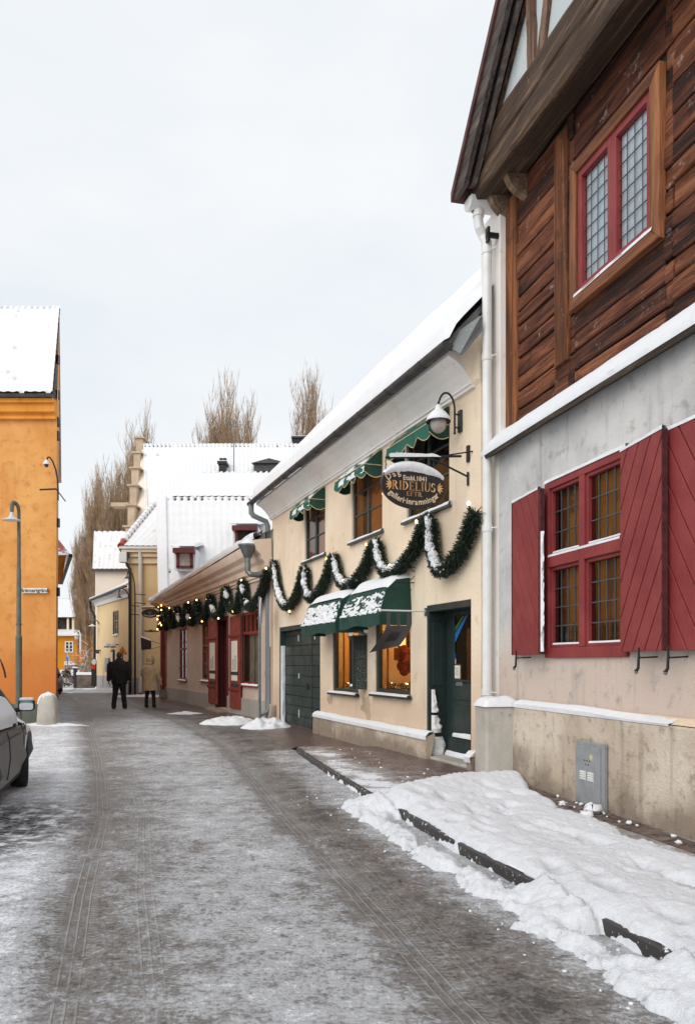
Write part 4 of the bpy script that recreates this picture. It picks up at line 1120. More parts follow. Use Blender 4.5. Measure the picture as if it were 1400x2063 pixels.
# ------------------------------------------------------------------ awnings
def small_awning(W, ov, label, snowy, proj=0.31):
    s0, s1 = W[0] - 0.02, W[1] + 0.02
    zt = W[3] + 0.02; drop = 0.27; z1 = zt - drop; val = 0.21
    t = RF.thing('window_awning', label, 'awning', (s0 + s1) / 2, 0.0, zt - drop, 'green awnings over the upper windows')
    h = (s1 - s0) / 2; zt -= t.location.z; z1 -= t.location.z
    n = 24; P = np.zeros((10, n, 3)); xs = np.linspace(-h, h, n)
    for i in range(10):
        u = i / 9; P[i, :, 0] = xs; P[i, :, 1] = 0.02 + proj * u; P[i, :, 2] = zt - drop * (u ** 1.25) - 0.012 * np.sin(xs * 9 + i)
    m = MB(); m.grid(P)
    m.build('canopy', M['awning'], t, smooth=True)
    for sd in (-1, 1):
        m = MB(); pts = [(sd * h, 0.02 + proj * i / 9, zt - drop * (i / 9) ** 1.25) for i in range(10)] + [(sd * h, 0.02, z1)]
        m.poly(pts if sd < 0 else pts[::-1]); m.build('side_panel', M['awning_dark'], t)
    def scallop(L, k):                                                  # wavy lower edge
        return -val * (0.55 + 0.45 * abs(math.sin(math.pi * (k * L / 0.40 + .2))))
    m = MB(); n = 40; edge = []
    P = np.zeros((4, n, 3))
    for j, x in enumerate(np.linspace(-h, h, n)):
        b_ = scallop(x + h, 1)
        for i in range(4): P[i, j] = (x, 0.022 + proj + 0.02 * math.sin(x * 11) * i / 3, z1 + b_ * i / 3)
        edge.append(tuple(P[3, j]))
    m.grid(P)
    va = m.build('valance', M['awning'], t, smooth=True)
    m = MB(); m.tube([(-h, 0.024 + proj, z1), (h, 0.024 + proj, z1)], 0.007, 6); m.tube(edge, 0.006, 6)
    for sd in (-1, 1): m.tube([(sd * h, 0.02 + proj * i / 9, zt - drop * (i / 9) ** 1.25) for i in range(10)], 0.006, 6)
    es = []
    m2 = MB(); n = 16
    for sd in (-1, 1):
        P = np.zeros((3, n, 3)); e2 = []
        for j, y_ in enumerate(np.linspace(0.02, 0.02 + proj, n)):
            b_ = scallop(y_ - 0.02, 1)
            for i in range(3): P[i, j] = (sd * h, y_, z1 + b_ * i / 2)
            e2.append(tuple(P[2, j]))
        m2.grid(P); m.tube(e2, 0.006, 6); m.tube([(sd * h, 0.02, z1), (sd * h, 0.02 + proj, z1)], 0.006, 6)
    for i_ in range(2):
        q2 = MB(); nv_ = len(m2.v) // 2; nf_ = len(m2.f) // 2; q2.v = m2.v[i_ * nv_:(i_ + 1) * nv_]; q2.a = [0] * nv_; q2.f = [tuple(j - i_ * nv_ for j in f) for f in m2.f[i_ * nf_:(i_ + 1) * nf_]]; q2.m = [0] * nf_
        q2.build('side_valance', M['awning_dark'], t, smooth=True)
    m.build('piping', M['trim'], t)
    if snowy:
        n = 40; k = 10; u, v = np.meshgrid(np.linspace(0, 1, n), np.linspace(0, 1, k))
        c0 = {1: 0.12, 2: 0.3}[min(snowy, 2)]
        th_ = 0.06 * (fbm(u * 11, v * 7, 50 + snowy) - (0.50 if snowy == 2 else 0.60) + (.16 * sstep(.3, .8, u) if snowy == 2 else 0) - .3 * (1 - np.minimum(1, 8 * np.minimum(u, 1 - u))))
        if snowy == 1: th_ -= 0.02
        P = np.stack([-h + 2 * h * u, 0.02 + proj * v, zt - drop * v ** 1.25 + th_], -1)
        m = MB(); m.grid(P); m.build('snow_cover', M['snow'], t, smooth=True)
        xs = np.linspace(-h, h, 40); P = np.zeros((3, 40, 3))
        for i in range(3): P[i, :, 0] = xs; P[i, :, 1] = 0.03 + proj + (0.025, 0.04, 0.02)[i] * (vnoise(xs * 14, xs * 0 + i, 9) - 0.74); P[i, :, 2] = z1 - 0.03 - 0.05 * i
        m = MB(); m.grid(P); m.build('valance_snow', M['snow'], t, smooth=True)
    return t
small_awning(W3, 0, 'clean green awning with cream piping above the oval hanging sign', 0)
small_awning(W2_, 0, 'green awning with snow along its top, on the middle upper window', 2)
small_awning(W1, 0, 'green awning with wet snow streaks, on the upper window nearest the low red shop', 3)

def big_awning(fx, nx_, label, seed, zt, z1, z2):
    o1, o2 = 0.38, 0.54
    s1, s0 = RF.s(fx, o2), RF.s(nx_, o2)
    t = RF.thing('shop_awning', label, 'awning', (s0 + s1) / 2, 0, z2, 'green awnings over the display windows')
    h = (s1 - s0) / 2; zt -= z2; z1 -= z2; hi = h - 0.06
    m = MB(); n = 16
    xs = np.linspace(-1, 1, n)
    rows_ = [(0.01, zt, hi), (o1 * 0.6, zt - 0.03, hi), (o1, z1, hi), (o1 + 0.03, z1 - 0.04, hi), (o2, 0.0, h)]
    P = np.zeros((len(rows_), n, 3))
    for i, (y_, z_, hw) in enumerate(rows_): P[i, :, 0] = xs * hw; P[i, :, 1] = y_; P[i, :, 2] = z_
    m.grid(P); m.build('canopy', M['awning_dark'], t, smooth=50)
    for sd in (-1, 1):
        m = MB(); pts = [(sd * hw, y_, z_) for y_, z_, hw in rows_] + [(sd * h, 0.01, 0.0)]
        m.poly(pts if sd < 0 else pts[::-1]); m.build('side_panel', M['awning_dark'], t)
    m = MB(); v_ = 0.19; n = 40; xs = np.linspace(-h, h, n); P = np.zeros((4, n, 3))
    for i in range(4): P[i, :, 0] = xs; P[i, :, 1] = o2 + 0.004 + 0.012 * np.sin(xs * 8 + seed) * i / 3; P[i, :, 2] = -v_ * i / 3 + (0.02 * np.sin(xs * 5 + seed) if i == 3 else 0)
    m.grid(P)
    for sd in (-1, 1): m.quad((sd * h, o2, 0), (sd * h, 0.01, 0), (sd * h, 0.01, -v_), (sd * h, o2, -v_))
    m.build('valance', M['awning_dark'], t, smooth=True)
    # snow: deep on the top, patchy on the front
    n = 40; k = 12; u, v = np.meshgrid(np.linspace(0, 1, n), np.linspace(0, 1, k))
    th_ = 0.12 * np.minimum(1, 8 * np.minimum(u, 1 - u)) ** 0.5 * np.minimum(1, (1 - v) * 4 + 0.05) ** 0.5 * (0.7 + 0.6 * fbm(u * 5, v * 3, seed))
    P = np.stack([-hi + 2 * hi * u, 0.0 + o1 * v, zt + (z1 - zt) * v ** 1.5 + th_], -1)
    m = MB(); m.grid(P); m.build('snow_cap', M['snow'], t, smooth=True)
    n = 110; k = 60; u, v = np.meshgrid(np.linspace(0, 1, n), np.linspace(0, 1, k))
    th_ = 0.05 * (fbm(u * 17, v * 12, seed + 3, 4) - 0.48 + 0.10 * sstep(0.2, 1.0, v) - 0.3 * sstep(0.12, 0.0, v) - 0.12 * (1 - np.minimum(1, 8 * np.minimum(u, 1 - u))))
    if seed == 2: th_ += 0.006
    hw = hi + (h - hi) * v
    P = np.stack([(-1 + 2 * u) * hw, o1 + 0.03 + (o2 - o1 - 0.03) * v + th_ * 0.9, z1 - 0.04 - (z1 - 0.04) * v + th_ * 0.4], -1)
    m = MB(); m.grid(P); m.build('snow_patch', M['snow'], t, smooth=True)
    m = MB()
    for sd in (-1, 1): m.tube([(sd * (h - .04), 0.01, 0.0), (sd * (h - .04), o2 - 0.01, 0.0)], 0.012, 6)
    m.tube([(-h + .04, o2 - 0.012, 0.0), (h - .04, o2 - 0.012, 0.0)], 0.012, 6); m.build('frame', M['black_metal'], t)
    return t
bz2 = RF.z(765, 1234, .54); bz1 = RF.z(776, 1185, .38); bzt = RF.z(831, 1163, 0)
print('awn', bz2, bz1, bzt)
big_awning(684.5, 765, 'larger shop awning of dark green canvas, thickly capped with snow, nearest the door', 1, bzt, bz1, bz2)
big_awning(606.5, 676, 'shop awning almost white with snow, reaching over the garage door', 2, RF.z(706, 1198, 0.05), RF.z(668, 1211, .38), RF.z(606.5, 1263, .54))
# ------------------------------------------------------------------ hanging sign of the gallery
sx, sz_ = RF.hit(945, 918)
sg = RF.thing('hanging_sign', 'oval black sign with gold lettering under a snow cap, hung from an iron bracket', 'sign', sx, 0.0, 0.0)
zb_ = RF.z(957, 910); L = 1.16; ze = RF.P(sx, L, 0); ze = HC + (HY - 922) / F * ze[1]
m = MB(); m.tube([(-0.10, 0.0, zb_ + 0.02), (-0.02, 0.2, zb_ - 0.01), (0, 0.3, zb_ - 0.03)], 0.010, 6)
m.tube([(0, 0.12, zb_ - 0.03), (0, L + 0.05, ze)], 0.016, 8)
br = m.build('bracket', M['black_metal'], sg)
m = MB(); bzf = RF.z(937, 964)
m.tube([(0, 0.55, (zb_ + ze) / 2 - 0.03), (0, 0.02, bzf)], 0.014, 8); m.tube([(0.0, 0.02, bzf + 0.06), (0, 0.02, bzf - 0.12)], 0.016, 8)
m.tube([(0, 0.35, zb_ - 0.06), (0.0, 0.42, zb_ - 0.14)], 0.010, 6); m.box(-0.03, 0.03, 0.0, 0.03, zb_ - 0.10, zb_ + 0.12)
m.build('brace', M['black_metal'], br)
cy = 0.822; ra = 0.455
pc = RF.P(sx, cy, 0)
cz = HC + (HY - 978.5) / F * pc[1]; rb = 47.0 / F * pc[1]
def ell(k, n=64): return [(cy + ra * k * math.cos(2 * math.pi * i / n), cz + rb * k * math.sin(2 * math.pi * i / n)) for i in range(n)]
m = MB(); m.prism([(-0.022, y, z) for y, z in ell(1)], (0.044, 0, 0)); bd = m.build('board', M['sign_black'], sg, bevel=0.006)
m = MB()
for k in (0, 1):
    yy = cy + (0.38, -0.30)[k]; top = zb_ - 0.03 + (ze - zb_ + 0.03) * (yy / L)
    zq = cz + rb * math.sqrt(max(0, 1 - ((yy - cy) / ra) ** 2))
    for j in range(4):
        zc = zq + (top - zq) * (j + 0.5) / 4
        m.tube([(0.008 * (j % 2), yy - 0.008 * (1 - j % 2), zc - 0.03), (0, yy + 0.01, zc), (-0.008 * (j % 2), yy + 0.008 * (1 - j % 2), zc + 0.03)], 0.006, 5)
m.each('chain', M['black_metal'], sg)
FX = -0.0235                                            # the face towards the near end of the street; text runs from far-out to the wall
def face_text(txt, size, yc, zc, mat, name, rot=0.0, sx_=1.0, bold=0.0, both=True):
    v, f = text_mesh(txt, size, 0.004, bold)
    m = MB(); ca, sa = math.cos(rot), math.sin(rot)
    for side in ((-1, 1) if both else (-1,)):
        pts = []
        for x, y, z in v:
            x *= sx_; u, w_ = x * ca - y * sa, x * sa + y * ca
            if side < 0: pts.append((FX - z, yc - u, zc + w_))
            else: pts.append((-FX + z, 2 * cy - yc + u, zc + w_))
        m.add(pts, f)
    return m.build(name, mat, bd)
def serif_word(word, x0, x1, z0, z1, mat, name):
    """capital letters with stems, hairlines and serifs"""
    m = MB(); n = len(word); h = z1 - z0
    adv = {'R': 1.08, 'I': .55, 'D': 1.08, 'E': .95, 'L': .92, 'U': 1.08, 'S': .85, 'F': .9, 'T': 1.0, '.': .35}
    tot = sum(adv[c] for c in word); k = (x1 - x0) / tot; x = x0
    st, hl, sf = 0.19, 0.085, 0.07                       # stem, hairline, serif height (relative)
    def bx_(a, b, c, d, cx, w_):
        for sd in (-1, 1):
            pts = [(cx + a * w_, z0 + c * h), (cx + b * w_, z0 + c * h), (cx + b * w_, z0 + d * h), (cx + a * w_, z0 + d * h)]
            poly(pts)
    def poly(pts):
        p1 = [(FX - 0.003, cy - u, z) for u, z in pts]
        p2 = [(-FX + 0.003, cy + u, z) for u, z in pts]
        m.poly(p1); m.poly(p2)
    def arc(cx, cz_, rx, rz, t0, t1, w0, w1, nseg=10):
        for i in range(nseg):
            a, b = t0 + (t1 - t0) * i / nseg, t0 + (t1 - t0) * (i + 1) / nseg
            wa = w0 + (w1 - w0) * math.sin(math.pi * i / nseg); wb = w0 + (w1 - w0) * math.sin(math.pi * (i + 1) / nseg)
            poly([(cx + rx * math.cos(a), cz_ + rz * math.sin(a)), (cx + rx * math.cos(b), cz_ + rz * math.sin(b)),
                  (cx + (rx - wb) * math.cos(b), cz_ + (rz - wb * 0.6) * math.sin(b)), (cx + (rx - wa) * math.cos(a), cz_ + (rz - wa * 0.6) * math.sin(a))])
    for c in word:
        w_ = adv[c] * k * 0.90; cx = x
        sw = st * h * 0.95 / w_                              # stem width in letter widths
        def stem(a): bx_(a, a + sw, 0, 1, cx, w_); bx_(a - .07, a + sw + .07, 0, sf, cx, w_); bx_(a - .07, a + sw + .07, 1 - sf, 1, cx, w_)
        if c == 'I': stem(0.5 - sw / 2)
        elif c in 'RDELF': stem(0.09)
        if c == 'D': arc(cx + .2 * w_, z0 + .5 * h, .76 * w_, .5 * h, -math.pi / 2, math.pi / 2, hl * h, st * h, 14)
        if c == 'R':
            arc(cx + .3 * w_, z0 + .74 * h, .52 * w_, .26 * h, -math.pi / 2, math.pi / 2, hl * h, st * h * .9, 12)
            bx_(.2, .4, 1 - hl, 1, cx, w_); bx_(.2, .4, .48, .48 + hl, cx, w_)
            poly([(cx + .42 * w_, z0 + .5 * h), (cx + .62 * w_, z0 + .5 * h), (cx + 1.0 * w_, z0), (cx + .76 * w_, z0)])
        if c in 'EF':
            bx_(.2, .88, 1 - hl, 1, cx, w_); bx_(.2, .72, .47, .47 + hl, cx, w_); bx_(.80, .88, .78, 1, cx, w_); bx_(.66, .72, .38, .64, cx, w_)
        if c in 'EL': bx_(.2, .92, 0, hl, cx, w_); bx_(.84, .92, 0, .26, cx, w_)
        if c == 'U':
            bx_(.08, .08 + sw, .3, 1, cx, w_); bx_(.0, .16 + sw, 1 - sf, 1, cx, w_); bx_(.82, .82 + sw * .5, .3, 1, cx, w_); bx_(.70, 1.0, 1 - sf, 1, cx, w_)
            arc(cx + .49 * w_, z0 + .32 * h, .41 * w_, .32 * h, math.pi, 2 * math.pi, st * h * .8, hl * h, 12)
        if c == 'S':
            arc(cx + .46 * w_, z0 + .74 * h, .40 * w_, .26 * h, .25, math.pi * 1.35, hl * h, st * h * .9, 12)
            arc(cx + .46 * w_, z0 + .27 * h, .44 * w_, .27 * h, math.pi * 1.12, math.pi * 2.42, hl * h, st * h * .9, 12)
            poly([(cx + .10 * w_, z0 + .62 * h), (cx + .34 * w_, z0 + .56 * h), (cx + .86 * w_, z0 + .34 * h), (cx + .62 * w_, z0 + .44 * h)])
            bx_(.78, .84, .72, 1, cx, w_); bx_(.04, .10, 0, .28, cx, w_)
        if c == 'T': stem(.5 - sw / 2); bx_(.02, .98, 1 - hl, 1, cx, w_); bx_(.02, .1, .76, 1, cx, w_); bx_(.9, .98, .76, 1, cx, w_)
        if c == '.': bx_(.1, .6, 0, .12, cx, w_)
        x += adv[c] * k
    return m.build(name, mat, bd)
u = rb / 48
serif_word('RIDELIUS', -0.312, 0.320, cz - 11 * u, cz + 7.5 * u, M['gold'], 'name_letters')
serif_word('EFTR.', -0.105, 0.135, cz - 22.5 * u, cz - 13 * u, M['gold'], 'small_letters')
face_text('Etabl.1841', 0.088, cy - 0.02, cz + 14.0 * u, M['sign_cream'], 'founding_letters', 0, 0.95, 0.0012)
word = 'galleri·inramningar'
for i, ch in enumerate(word):
    wd_ = [{'l': .5, 'i': .5, '·': .5, 'r': .7, 'm': 1.5}.get(c, 1.0) for c in word]
    t = (sum(wd_[:i]) + wd_[i] / 2) / sum(wd_) - .5
    ang = -math.pi / 2 + t * 2.25
    x, z_ = ra * 0.82 * math.cos(ang), rb * 0.70 * math.sin(ang)
    rot = math.atan2(rb * 0.70 * math.cos(ang), -ra * 0.80 * math.sin(ang))
    face_text(ch, 0.108, cy - x, cz + z_ - 1.0 * u, M['sign_cream'], 'curved_letter', rot, 0.9, 0.0016, False)
for i, ch in enumerate('Dag'):
    x = (-0.355, -0.285, -0.22)[i]; face_text(ch, 0.11, cy - x, cz + (13.5, 19.5, 23.5)[i] * u, M['sign_cream'], 'curved_letter', (0.75, 0.6, 0.45)[i], 1.0, 0.001, False)
for sd in (-1, 1):                                          # palmette ornaments
    m = MB(); x0 = sd * 0.318 + (0.0 if sd < 0 else 0.022)
    for k in range(5):
        a = (k - 2) * 0.52; pts = []
        for j in range(9):
            tt = j / 8; w_ = 0.011 * math.sin(math.pi * tt ** 0.7) + 0.001; l_ = 0.085 * tt
            pts.append((l_, w_))
        prof = pts + [(l_, -w_) for l_, w_ in pts[::-1]]
        ca, sa = math.cos(a), math.sin(a)
        pp = [(x0 + sd * (l_ * ca - w_ * sa), cz - 2 * u + l_ * sa + w_ * ca) for l_, w_ in prof]
        m.poly([(FX - .003, cy - q, z) for q, z in pp]); m.poly([(-FX + .003, cy + q, z) for q, z in pp])
    m.build('palmette', M['gold'], bd)
n = 50; k = 9                                                # snow cap over the upper third
th_ = np.linspace(0.20 * math.pi, 0.80 * math.pi, n)
th_ = np.linspace(0.13 * math.pi, 0.87 * math.pi, n)
dep = (0.25 + 0.75 * np.sin((np.linspace(0, 1, n)) * math.pi) ** 0.8) * 0.30 * rb * 2 * 0.84 + 0.02 * (vnoise(np.arange(n) * 0.8, np.arange(n) * 0, 4) - .5)
P = np.zeros((k, n, 3))
for i in range(k):
    q = i / (k - 1)
    if q < 0.5: px_, dz = -0.032 - 0.02 * math.sin(q * 2 * math.pi) ** 0.5 if 0 < q else -0.0235, (1 - q * 2)
    else: px_, dz = 0.03 * (1 - (1 - q) * 0), (q - .5) * 2
    P[i, :, 0] = px_ + 0.006 * (vnoise(np.arange(n) * 0.6, np.arange(n) * 0 + i, 8) - .5)
    P[i, :, 1] = cy + ra * 1.01 * np.cos(th_); P[i, :, 2] = cz + rb * 1.01 * np.sin(th_) + 0.02 - dep * dz
m = MB(); m.grid(P); m.build('snow_cap', M['snow'], bd, smooth=80)
ys = np.linspace(0.42, L + .0, 30); P = np.zeros((4, 30, 3))
for i, (x, h) in enumerate(((-.02, .005), (-.012, .055), (.012, .055), (.02, .005))):
    P[i, :, 0] = x; P[i, :, 1] = ys; P[i, :, 2] = zb_ - .03 + (ze - zb_ + .03) * ys / L + h * (0.6 + .6 * vnoise(ys * 8, ys * 0, 3)) * np.minimum(1, (ys - .4) * 6)
m = MB(); m.grid(P); m.build('bar_snow', M['snow'], br, smooth=True)

# ------------------------------------------------------------------ gooseneck lamp on the gallery
sx, zc = RF.hit(929, 849)
la = RF.thing('wall_lamp', 'black gooseneck wall lamp with snowy conical shade and glass globe on cream wall', 'lamp', sx, 0, zc)
Lp = RF.outs(883, sx); pz_ = RF.P(sx, Lp, 0)[1]; zA = HC + (HY - 845) / F * pz_ - zc
m = MB()
zt_l = HC + (HY - 792) / F * RF.P(sx, Lp / 2, 0)[1] - zc
pts = [(0, 0.10, -0.16), (0, 0.10, zt_l - 0.22)] + [(0, 0.10 + (Lp - .10) * (0.5 - 0.5 * math.cos(a)), zt_l - 0.22 + 0.22 * math.sin(a)) for a in np.linspace(0.2, math.pi, 14)] + [(0, Lp, zA + 0.20)]
m.tube(pts, 0.014, 8); m.ball((0, .10, -.17), .02, 8); m.build('arm', M['black_metal'], la, smooth=True)
m = MB(); m.box(-0.045, 0.045, 0.0, 0.035, -0.15, 0.15); m.tube([(0, 0.02, .09), (0, .11, .09)], 0.014, 6); m.tube([(0, 0.02, -.09), (0, .11, -.09)], 0.014, 6); m.build('mount', M['dark_green'], la, bevel=0.012)
m = MB(); m.lathe([(0.012, 0.24), (0.022, 0.19), (0.03, 0.14), (0.06, 0.10), (0.12, 0.05), (0.165, -0.02), (0.168, -0.035), (0.15, -0.03), (0.05, 0.02), (0.01, 0.03)], (0, Lp, zA), 28); m.build('shade', M['black_metal'], la, smooth=30)
m = MB(); m.lathe([(0.0, 0.23), (0.028, 0.19), (0.055, 0.135), (0.10, 0.095), (0.15, 0.035), (0.168, -0.01), (0.165, -0.02), (0.1, 0.02)], (0, Lp, zA), 28); m.build('snow_cap', M['snow'], la, smooth=60)
gm = plain('lamp_globe', S(170, 164, 156), 0.25, var=0.08, scale=4)
m = MB(); m.lathe([(0.105, -0.015), (0.112, -0.05), (0.10, -0.11), (0.07, -0.155), (0.03, -0.18), (0.0, -0.185)], (0, Lp, zA), 24); m.build('globe', gm, la, smooth=60)

# ------------------------------------------------------------------ cloth banner on a pole beside the door, and the iron scroll
sx, zc = RF.hit(860, 1232)
bn = RF.thing('hanging_banner', 'dark grey cloth banner twisted under a white pole beside the green door', 'banner', sx, 0, zc)
Lb = RF.outs(766, sx)
m = MB(); m.tube([(0, 0.0, 0), (0, Lb, 0.0)], 0.013, 8); m.ball((0, Lb, 0), .026, 10); m.build('pole', M['white_metal'], bn, smooth=30)
m = MB(); m.box(-.02, .03, 0, .03, -.07, .05); m.build('mount', M['zinc'], bn)
# cloth seen twisted: top edge along the pole, bottom edge swung towards the camera and outwards
n = 14; k = 20; u, v = np.meshgrid(np.linspace(0, 1, n), np.linspace(0, 1, k))
y0 = 0.26 + 0.40 * u; sw = v ** 1.3
P = np.stack([-0.05 * v + 0.10 * np.sin(u * 2.6 + 0.3) * v + 0.10 * sw, y0 + 0.36 * sw * (1 - 0.35 * u) - 0.20 * sw * (1 - u) , -0.22 - 0.40 * v + 0.10 * (1 - u) * sw], -1)
P[..., 2] += 0.10 * (1 - v) * 0
m = MB(); m.grid(P); cl = m.build('cloth', M['banner'], bn, smooth=80)
m = MB()
for t in (0.1, 0.5, 0.9):
    y_ = 0.26 + 0.4 * t
    m.quad((0, y_ - .03, 0.02), (0, y_ + .03, 0.02), (-0.0, y_ + .03, -.225), (-0.0, y_ - .03, -.225))
m.each('loop', M['banner'], bn)
m = MB()
i0, i1, j0, j1 = 5, 13, 3, 11
pts = [P[i, j] + np.array((-0.006, 0, 0)) for i, j in ((5, 4), (5, 9), (8, 11), (12, 10), (12, 4), (9, 3))]
Q = P[5:13, 4:10].copy(); Q[..., 0] -= 0.006; Q[1, :, 2] += .02
m.grid(Q); m.build('emblem', M['ink'], bn)
sx, zc = RF.hit(836, 1174)
sc_ = RF.thing('iron_scroll', 'small wrought iron scroll on the cream wall right of the larger shop awning', 'scroll', sx, 0, zc)
m = MB()
pts = [(0.02 + 0.0 * t, 0.05 + 0.06 * math.sin(t * 5.5), -0.12 + 0.30 * t) for t in np.linspace(0, 1, 24)]
m.tube(pts, 0.006, 5); m.tube([(0.02 + .0, 0.05 + 0.06 * math.sin(5.5) + 0.05 * math.sin(a) , 0.18 + 0.03 * (1 - math.cos(a))) for a in np.linspace(0, 4, 14)], 0.006, 5)
m.tube([(0.02, 0.0, 0.0), (0.02, 0.33, -0.01)], 0.008, 6); m.tube([(0.02, 0.33 + 0.05 * math.sin(a), -0.06 + 0.05 * math.cos(a)) for a in np.linspace(0, 4.5, 14)], 0.007, 5)
m.build('scroll_bar', M['black_metal'], sc_)

# ------------------------------------------------------------------ garlands of fir with lights
def spline(pts, per=16):
    p = [np.array(q) for q in pts]; p = [2 * p[0] - p[1]] + p + [2 * p[-1] - p[-2]]; out = []
    for i in range(1, len(p) - 2):
        for t in np.linspace(0, 1, per, endpoint=False):
            a, b, c, d = p[i - 1], p[i], p[i + 1], p[i + 2]
            out.append(0.5 * (2 * b + (c - a) * t + (2 * a - 5 * b + 4 * c - d) * t * t + (3 * b - a - 3 * c + d) * t ** 3))
    out.append(p[-2]); return np.array(out)
def garland(fr, name, label, px, bulbs, rad, dens, snow_side, out=0.12, seed=1):
    knots = [np.array((fr.s(a, out), out, fr.z(a, b, out))) for a, b in px]
    mids = []
    for i in range(len(knots) - 1):                          # hang each run like a rope between its hook and its low point
        mids.append(knots[i])
        hi_, lo_ = (knots[i], knots[i + 1]) if knots[i][2] > knots[i + 1][2] else (knots[i + 1], knots[i])
        for t in ((0.35, 0.7) if hi_ is knots[i] else (0.3, 0.65)):
            q = knots[i] + (knots[i + 1] - knots[i]) * t; f_ = t if hi_ is knots[i] else 1 - t
            q[2] = hi_[2] + (lo_[2] - hi_[2]) * (1 - (1 - f_) ** 2.2); mids.append(q)
    mids.append(knots[-1])
    cv = spline(mids, 8); base = cv.mean(0)
    g = fr.thing(name, label, 'garland', base[0], 0.0, 0.0)
    cv[:, 0] -= base[0]
    r_ = random.Random(seed)
    seg = np.linalg.norm(np.diff(cv, axis=0), axis=1); cum = np.concatenate([[0], np.cumsum(seg)]); tot = cum[-1]
    def at_(l):
        i = min(len(seg) - 1, int(np.searchsorted(cum, l) - 1)); i = max(i, 0)
        t = (l - cum[i]) / max(seg[i], 1e-6); return cv[i] + (cv[i + 1] - cv[i]) * t, (cv[i + 1] - cv[i]) / max(seg[i], 1e-6)
    core = [at_(l)[0] for l in np.linspace(0, tot, int(tot / 0.08))]
    m = MB(); m.tube(core, [rad * 0.55 * (0.8 + 0.4 * r_.random()) for _ in core], 6)
    for _ in range(int(tot * dens)):
        p, t = at_(r_.random() * tot); p = Vector(p); t = Vector(t)
        d = Vector((r_.gauss(0, 1), r_.gauss(0, 1), r_.gauss(0, 1))); d = (d - t * d.dot(t)).normalized()
        d = (d + t * r_.uniform(-.9, .9) + Vector((0, 0.15, -0.25))).normalized()
        l_ = rad * r_.uniform(0.7, 1.7); w_ = rad * 0.10
        q = p + d * rad * 0.2; s_ = d.cross(Vector((r_.gauss(0, 1), r_.gauss(0, 1), r_.gauss(0, 1)))).normalized() * w_
        e = q + d * l_
        if e.y < 0.015: continue
        m.add([q - s_, q + s_, e + s_ * .5, e - s_ * .5], [(0, 1, 2, 3)])
    fo = m.build('fir_foliage', M['needles'], g)
    # snow lying in the bends and along the upper side
    m = MB(); run = []
    ls = np.arange(0, tot, 0.03)
    def flush():
        if len(run) > 3:
            n_ = len(run); m.tube([p for p, r in run], [max(0.004, r * math.sin(math.pi * (i + .6) / (n_ + .2)) ** 0.4) for i, (p, r) in enumerate(run)], 8)
        run.clear()
    for l in ls:
        p, t = at_(l)
        k_ = snow_side(p, t, l / tot) + 0.75 * (float(vnoise(l * 3.1, seed * 7.0, 3)) - 0.5)
        if k_ > 0.5:
            jit = 0.25 * rad
            up = Vector((0, 0.5, 0.9)); tv = Vector(t); up = (up - tv * up.dot(tv)).normalized()
            run.append((Vector(p) + up * rad * 0.62 + Vector((r_.uniform(-jit, jit), r_.uniform(0, jit), r_.uniform(-jit, jit))), rad * r_.uniform(0.65, 1.05)))
        else: flush()
    flush()
    for _ in range(int(tot * 60)):
        p, t = at_(r_.random() * tot)
        if snow_side(p, t, 0) + r_.uniform(-.3, .3) > 0.35:
            m.ball((p[0] + r_.gauss(0, rad * .5), max(.03, p[1] + r_.uniform(0, rad)), p[2] + r_.gauss(0.3 * rad, rad * .45)), rad * r_.uniform(.08, .25), 6)
    m.build('garland_snow', M['snow'], g, smooth=80, kind='stuff')
    m = MB(); m.tube([(a[0], max(0.01, a[1] - rad * .9), a[2]) for a in cv[::6]], 0.006, 4); m.build('cable', M['black_metal'], g)
    for a, b in bulbs:
        s_, z_ = fr.hit(a, b, out + rad * .8)
        q = MB(); q.ball((s_ - base[0], out + rad * .8, z_), 0.026, 10, (1, 1, 1.15)); bo = q.build('light_bulb', M['bulb'], g, smooth=80)
        q = MB(); q.tube([(s_ - base[0], out + rad * .8, z_ - .02), (s_ - base[0], out + rad * .5, z_ - .08)], 0.013, 6); q.build('socket', M['black_metal'], bo)
    return g
gp = [(958, 1033), (889, 1148), (864, 1046), (785, 1154), (757, 1094), (700, 1179), (672, 1124), (626, 1205), (614, 1146), (579, 1221), (552, 1131)]
gb = [(944, 1014), (839, 1051), (738, 1097), (785, 1140), (692, 1170), (658, 1126), (606, 1150), (556, 1187), (583, 1232)]
def side_r(p, t, q): return (0.78 if t[0] * t[2] > 0.02 or abs(t[2]) < 0.45 else 0.12)
# walking away along the wall: rising runs are the near half of a swag, falling runs the far half
g1 = garland(RF, 'fir_garland', 'swagged fir garland with snow and warm bulbs on the cream gallery wall', gp, gb, 0.08, 3200, lambda p, t, q: 0.92 if (t[2] > 0.35 or (abs(t[2]) <= 0.35)) else 0.10, 0.13, 1)
gx_ = RF.hit(958, 1035, .1)
m = MB(); s_ = gx_[0] - g1.location.x * 0
gp2 = [(541, 1148), (504, 1222), (489, 1172), (473, 1228), (455, 1187), (438.5, 1240), (424, 1203), (406, 1250), (398, 1213), (385.5, 1254), (378, 1219), (365, 1256), (358, 1225), (349, 1260), (341, 1231), (333.6, 1264), (328.5, 1228), (322, 1264)]
gb2 = [(536, 1145), (520, 1157), (486, 1169), (450, 1183), (416, 1207), (396, 1209), (379, 1214), (351, 1232), (341, 1225), (469, 1232), (440, 1246), (407, 1252), (383, 1245), (360, 1253), (340, 1255)]
garland(DF, 'fir_garland', 'dark fir garland in tight zigzag with glowing bulbs under the red shop cornice', gp2, gb2, 0.095, 2600, lambda p, t, q: 0.42 if t[2] > 0.3 else 0.02, 0.17, 5)
